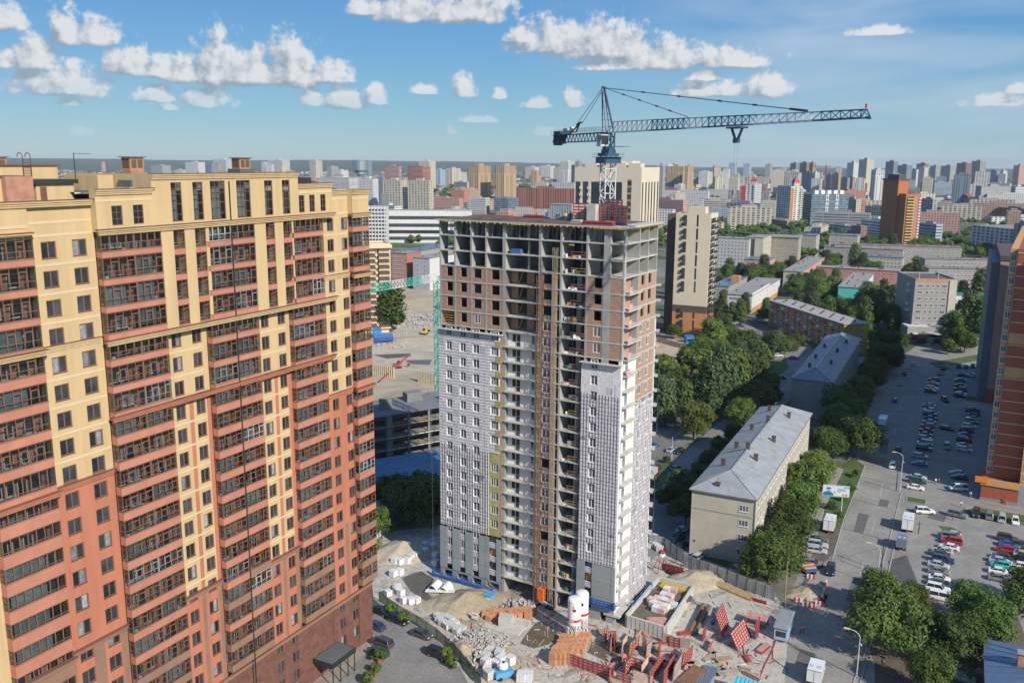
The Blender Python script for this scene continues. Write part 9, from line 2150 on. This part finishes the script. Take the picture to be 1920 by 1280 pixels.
bbx(0, 1, 0, 0.08, PG, 'green_edge'); bbx(0, 1, 0.94, 1.0, mat('poster_mint', (0.4, 0.6, 0.52), 0.5), 'top_edge'); bbp([(0.02, 0.1), (0.4, 0.1), (0.42, 0.22), (0.34, 0.4), (0.22, 0.5), (0.08, 0.42), (0.02, 0.3)], PB, 'jacket'); bbp([(0.14, 0.62), (0.3, 0.68), (0.33, 0.74), (0.24, 0.84), (0.17, 0.84), (0.13, 0.74)], PB, 'cap'); bbp([(0.18, 0.48), (0.28, 0.46), (0.31, 0.58), (0.28, 0.67), (0.17, 0.62)], mat('poster_skin', (0.62, 0.34, 0.22), 0.5), 'face', 0.02); bbp([(0.42, 0.3), (0.48, 0.3), (0.49, 0.46), (0.43, 0.5)], mat('poster_skin', (0.6, 0.3, 0.2)), 'hand')
for i, (a, b, g) in enumerate(((0.55, 0.8, 0.72), (0.55, 0.88, 0.63), (0.55, 0.86, 0.54), (0.55, 0.66, 0.45))):
 f = a
 while f < b: w_ = rS.uniform(0.02, 0.05); bbx(f, min(b, f+w_), g, g+0.045, PB, 'lettering'); f += w_+0.012
bbx(0.8, 0.98, 0.8, 0.92, PB, 'logo_box'); bbx(0.83, 0.95, 0.84, 0.88, WHT, 'lettering', 0.01); bbx(0.74, 0.93, 0.14, 0.3, mat('poster_red', (0.65, 0.03, 0.05), 0.5), 'red_box'); bbx(0.77, 0.89, 0.2, 0.25, WHT, 'lettering', 0.01)
for i, (p, a, top, legs, ps_, lab) in enumerate((((1500, 1188), 2.0, (0.7, 0.2, 0.12), (0.06, 0.06, 0.08), 'walk', 'person in an orange-red top walking past the blue guard shed'), ((1506, 1186), 2.1, (0.55, 0.45, 0.4), (0.07, 0.07, 0.08), 'walk', 'person in a pale top walking beside the one in orange-red'), (z5(1525, 655), 1.0, (0.03, 0.03, 0.035), (0.08, 0.02, 0.02), 'walk', 'person in black crossing the near car park'), (z4(775, 828), 0.3, (0.75, 0.75, 0.75), (0.1, 0.1, 0.12), 'stand', 'person in a white shirt at the shadow edge by the sunny row'), (z4(800, 828), 0.5, (0.3, 0.1, 0.1), (0.06, 0.06, 0.08), 'walk', 'person in dark red beside the one in the white shirt'), (z4(1037, 930), 2.5, (0.6, 0.6, 0.6), (0.2, 0.2, 0.25), 'walk', 'person in grey walking at the corner of the brick tower'), (z4(967, 1003), 2.8, (0.75, 0.7, 0.68), (0.3, 0.25, 0.22), 'walk', 'person in pale clothes crossing before the green island'), (z4(1298, 985), -0.6, (0.6, 0.05, 0.05), (0.05, 0.05, 0.06), 'walk', 'person in a red jacket on the pavement under the shop front'), (z5(805, 1135), 1.2, (0.05, 0.05, 0.06), (0.04, 0.04, 0.05), 'stand', 'person in black in the shade under the nearest lamp'), ((1534, 918), 1.0, (0.7, 0.3, 0.35), (0.7, 0.7, 0.7), 'walk', 'person in pink walking on the footpath by the billboard'), ((1786, 975), 1.0, (0.04, 0.04, 0.05), (0.03, 0.03, 0.04), 'stand', 'person in black on the small green island'))):
 person(gp(p, 0.05), a, lab, top, legs, ps_, None, None, 1.02)
# air
hz = MB(); hz.box(-19000, 19000, -600, 19000, -1.6, 128)
hm = bpy.data.materials.new('haze'); hm.use_nodes = True; hn = hm.node_tree; hn.nodes.clear()
ho = hn.nodes.new('ShaderNodeOutputMaterial'); hp = hn.nodes.new('ShaderNodeVolumePrincipled'); hp.inputs['Color'].default_value = (0.80, 0.88, 0.97, 1); hp.inputs['Density'].default_value = 0.000045; hp.inputs['Anisotropy'].default_value = 0.0
hn.links.new(hp.outputs[0], ho.inputs['Volume'])
hz.build('haze', hm, kind='stuff', label='thin blue haze over the whole city', category='haze')
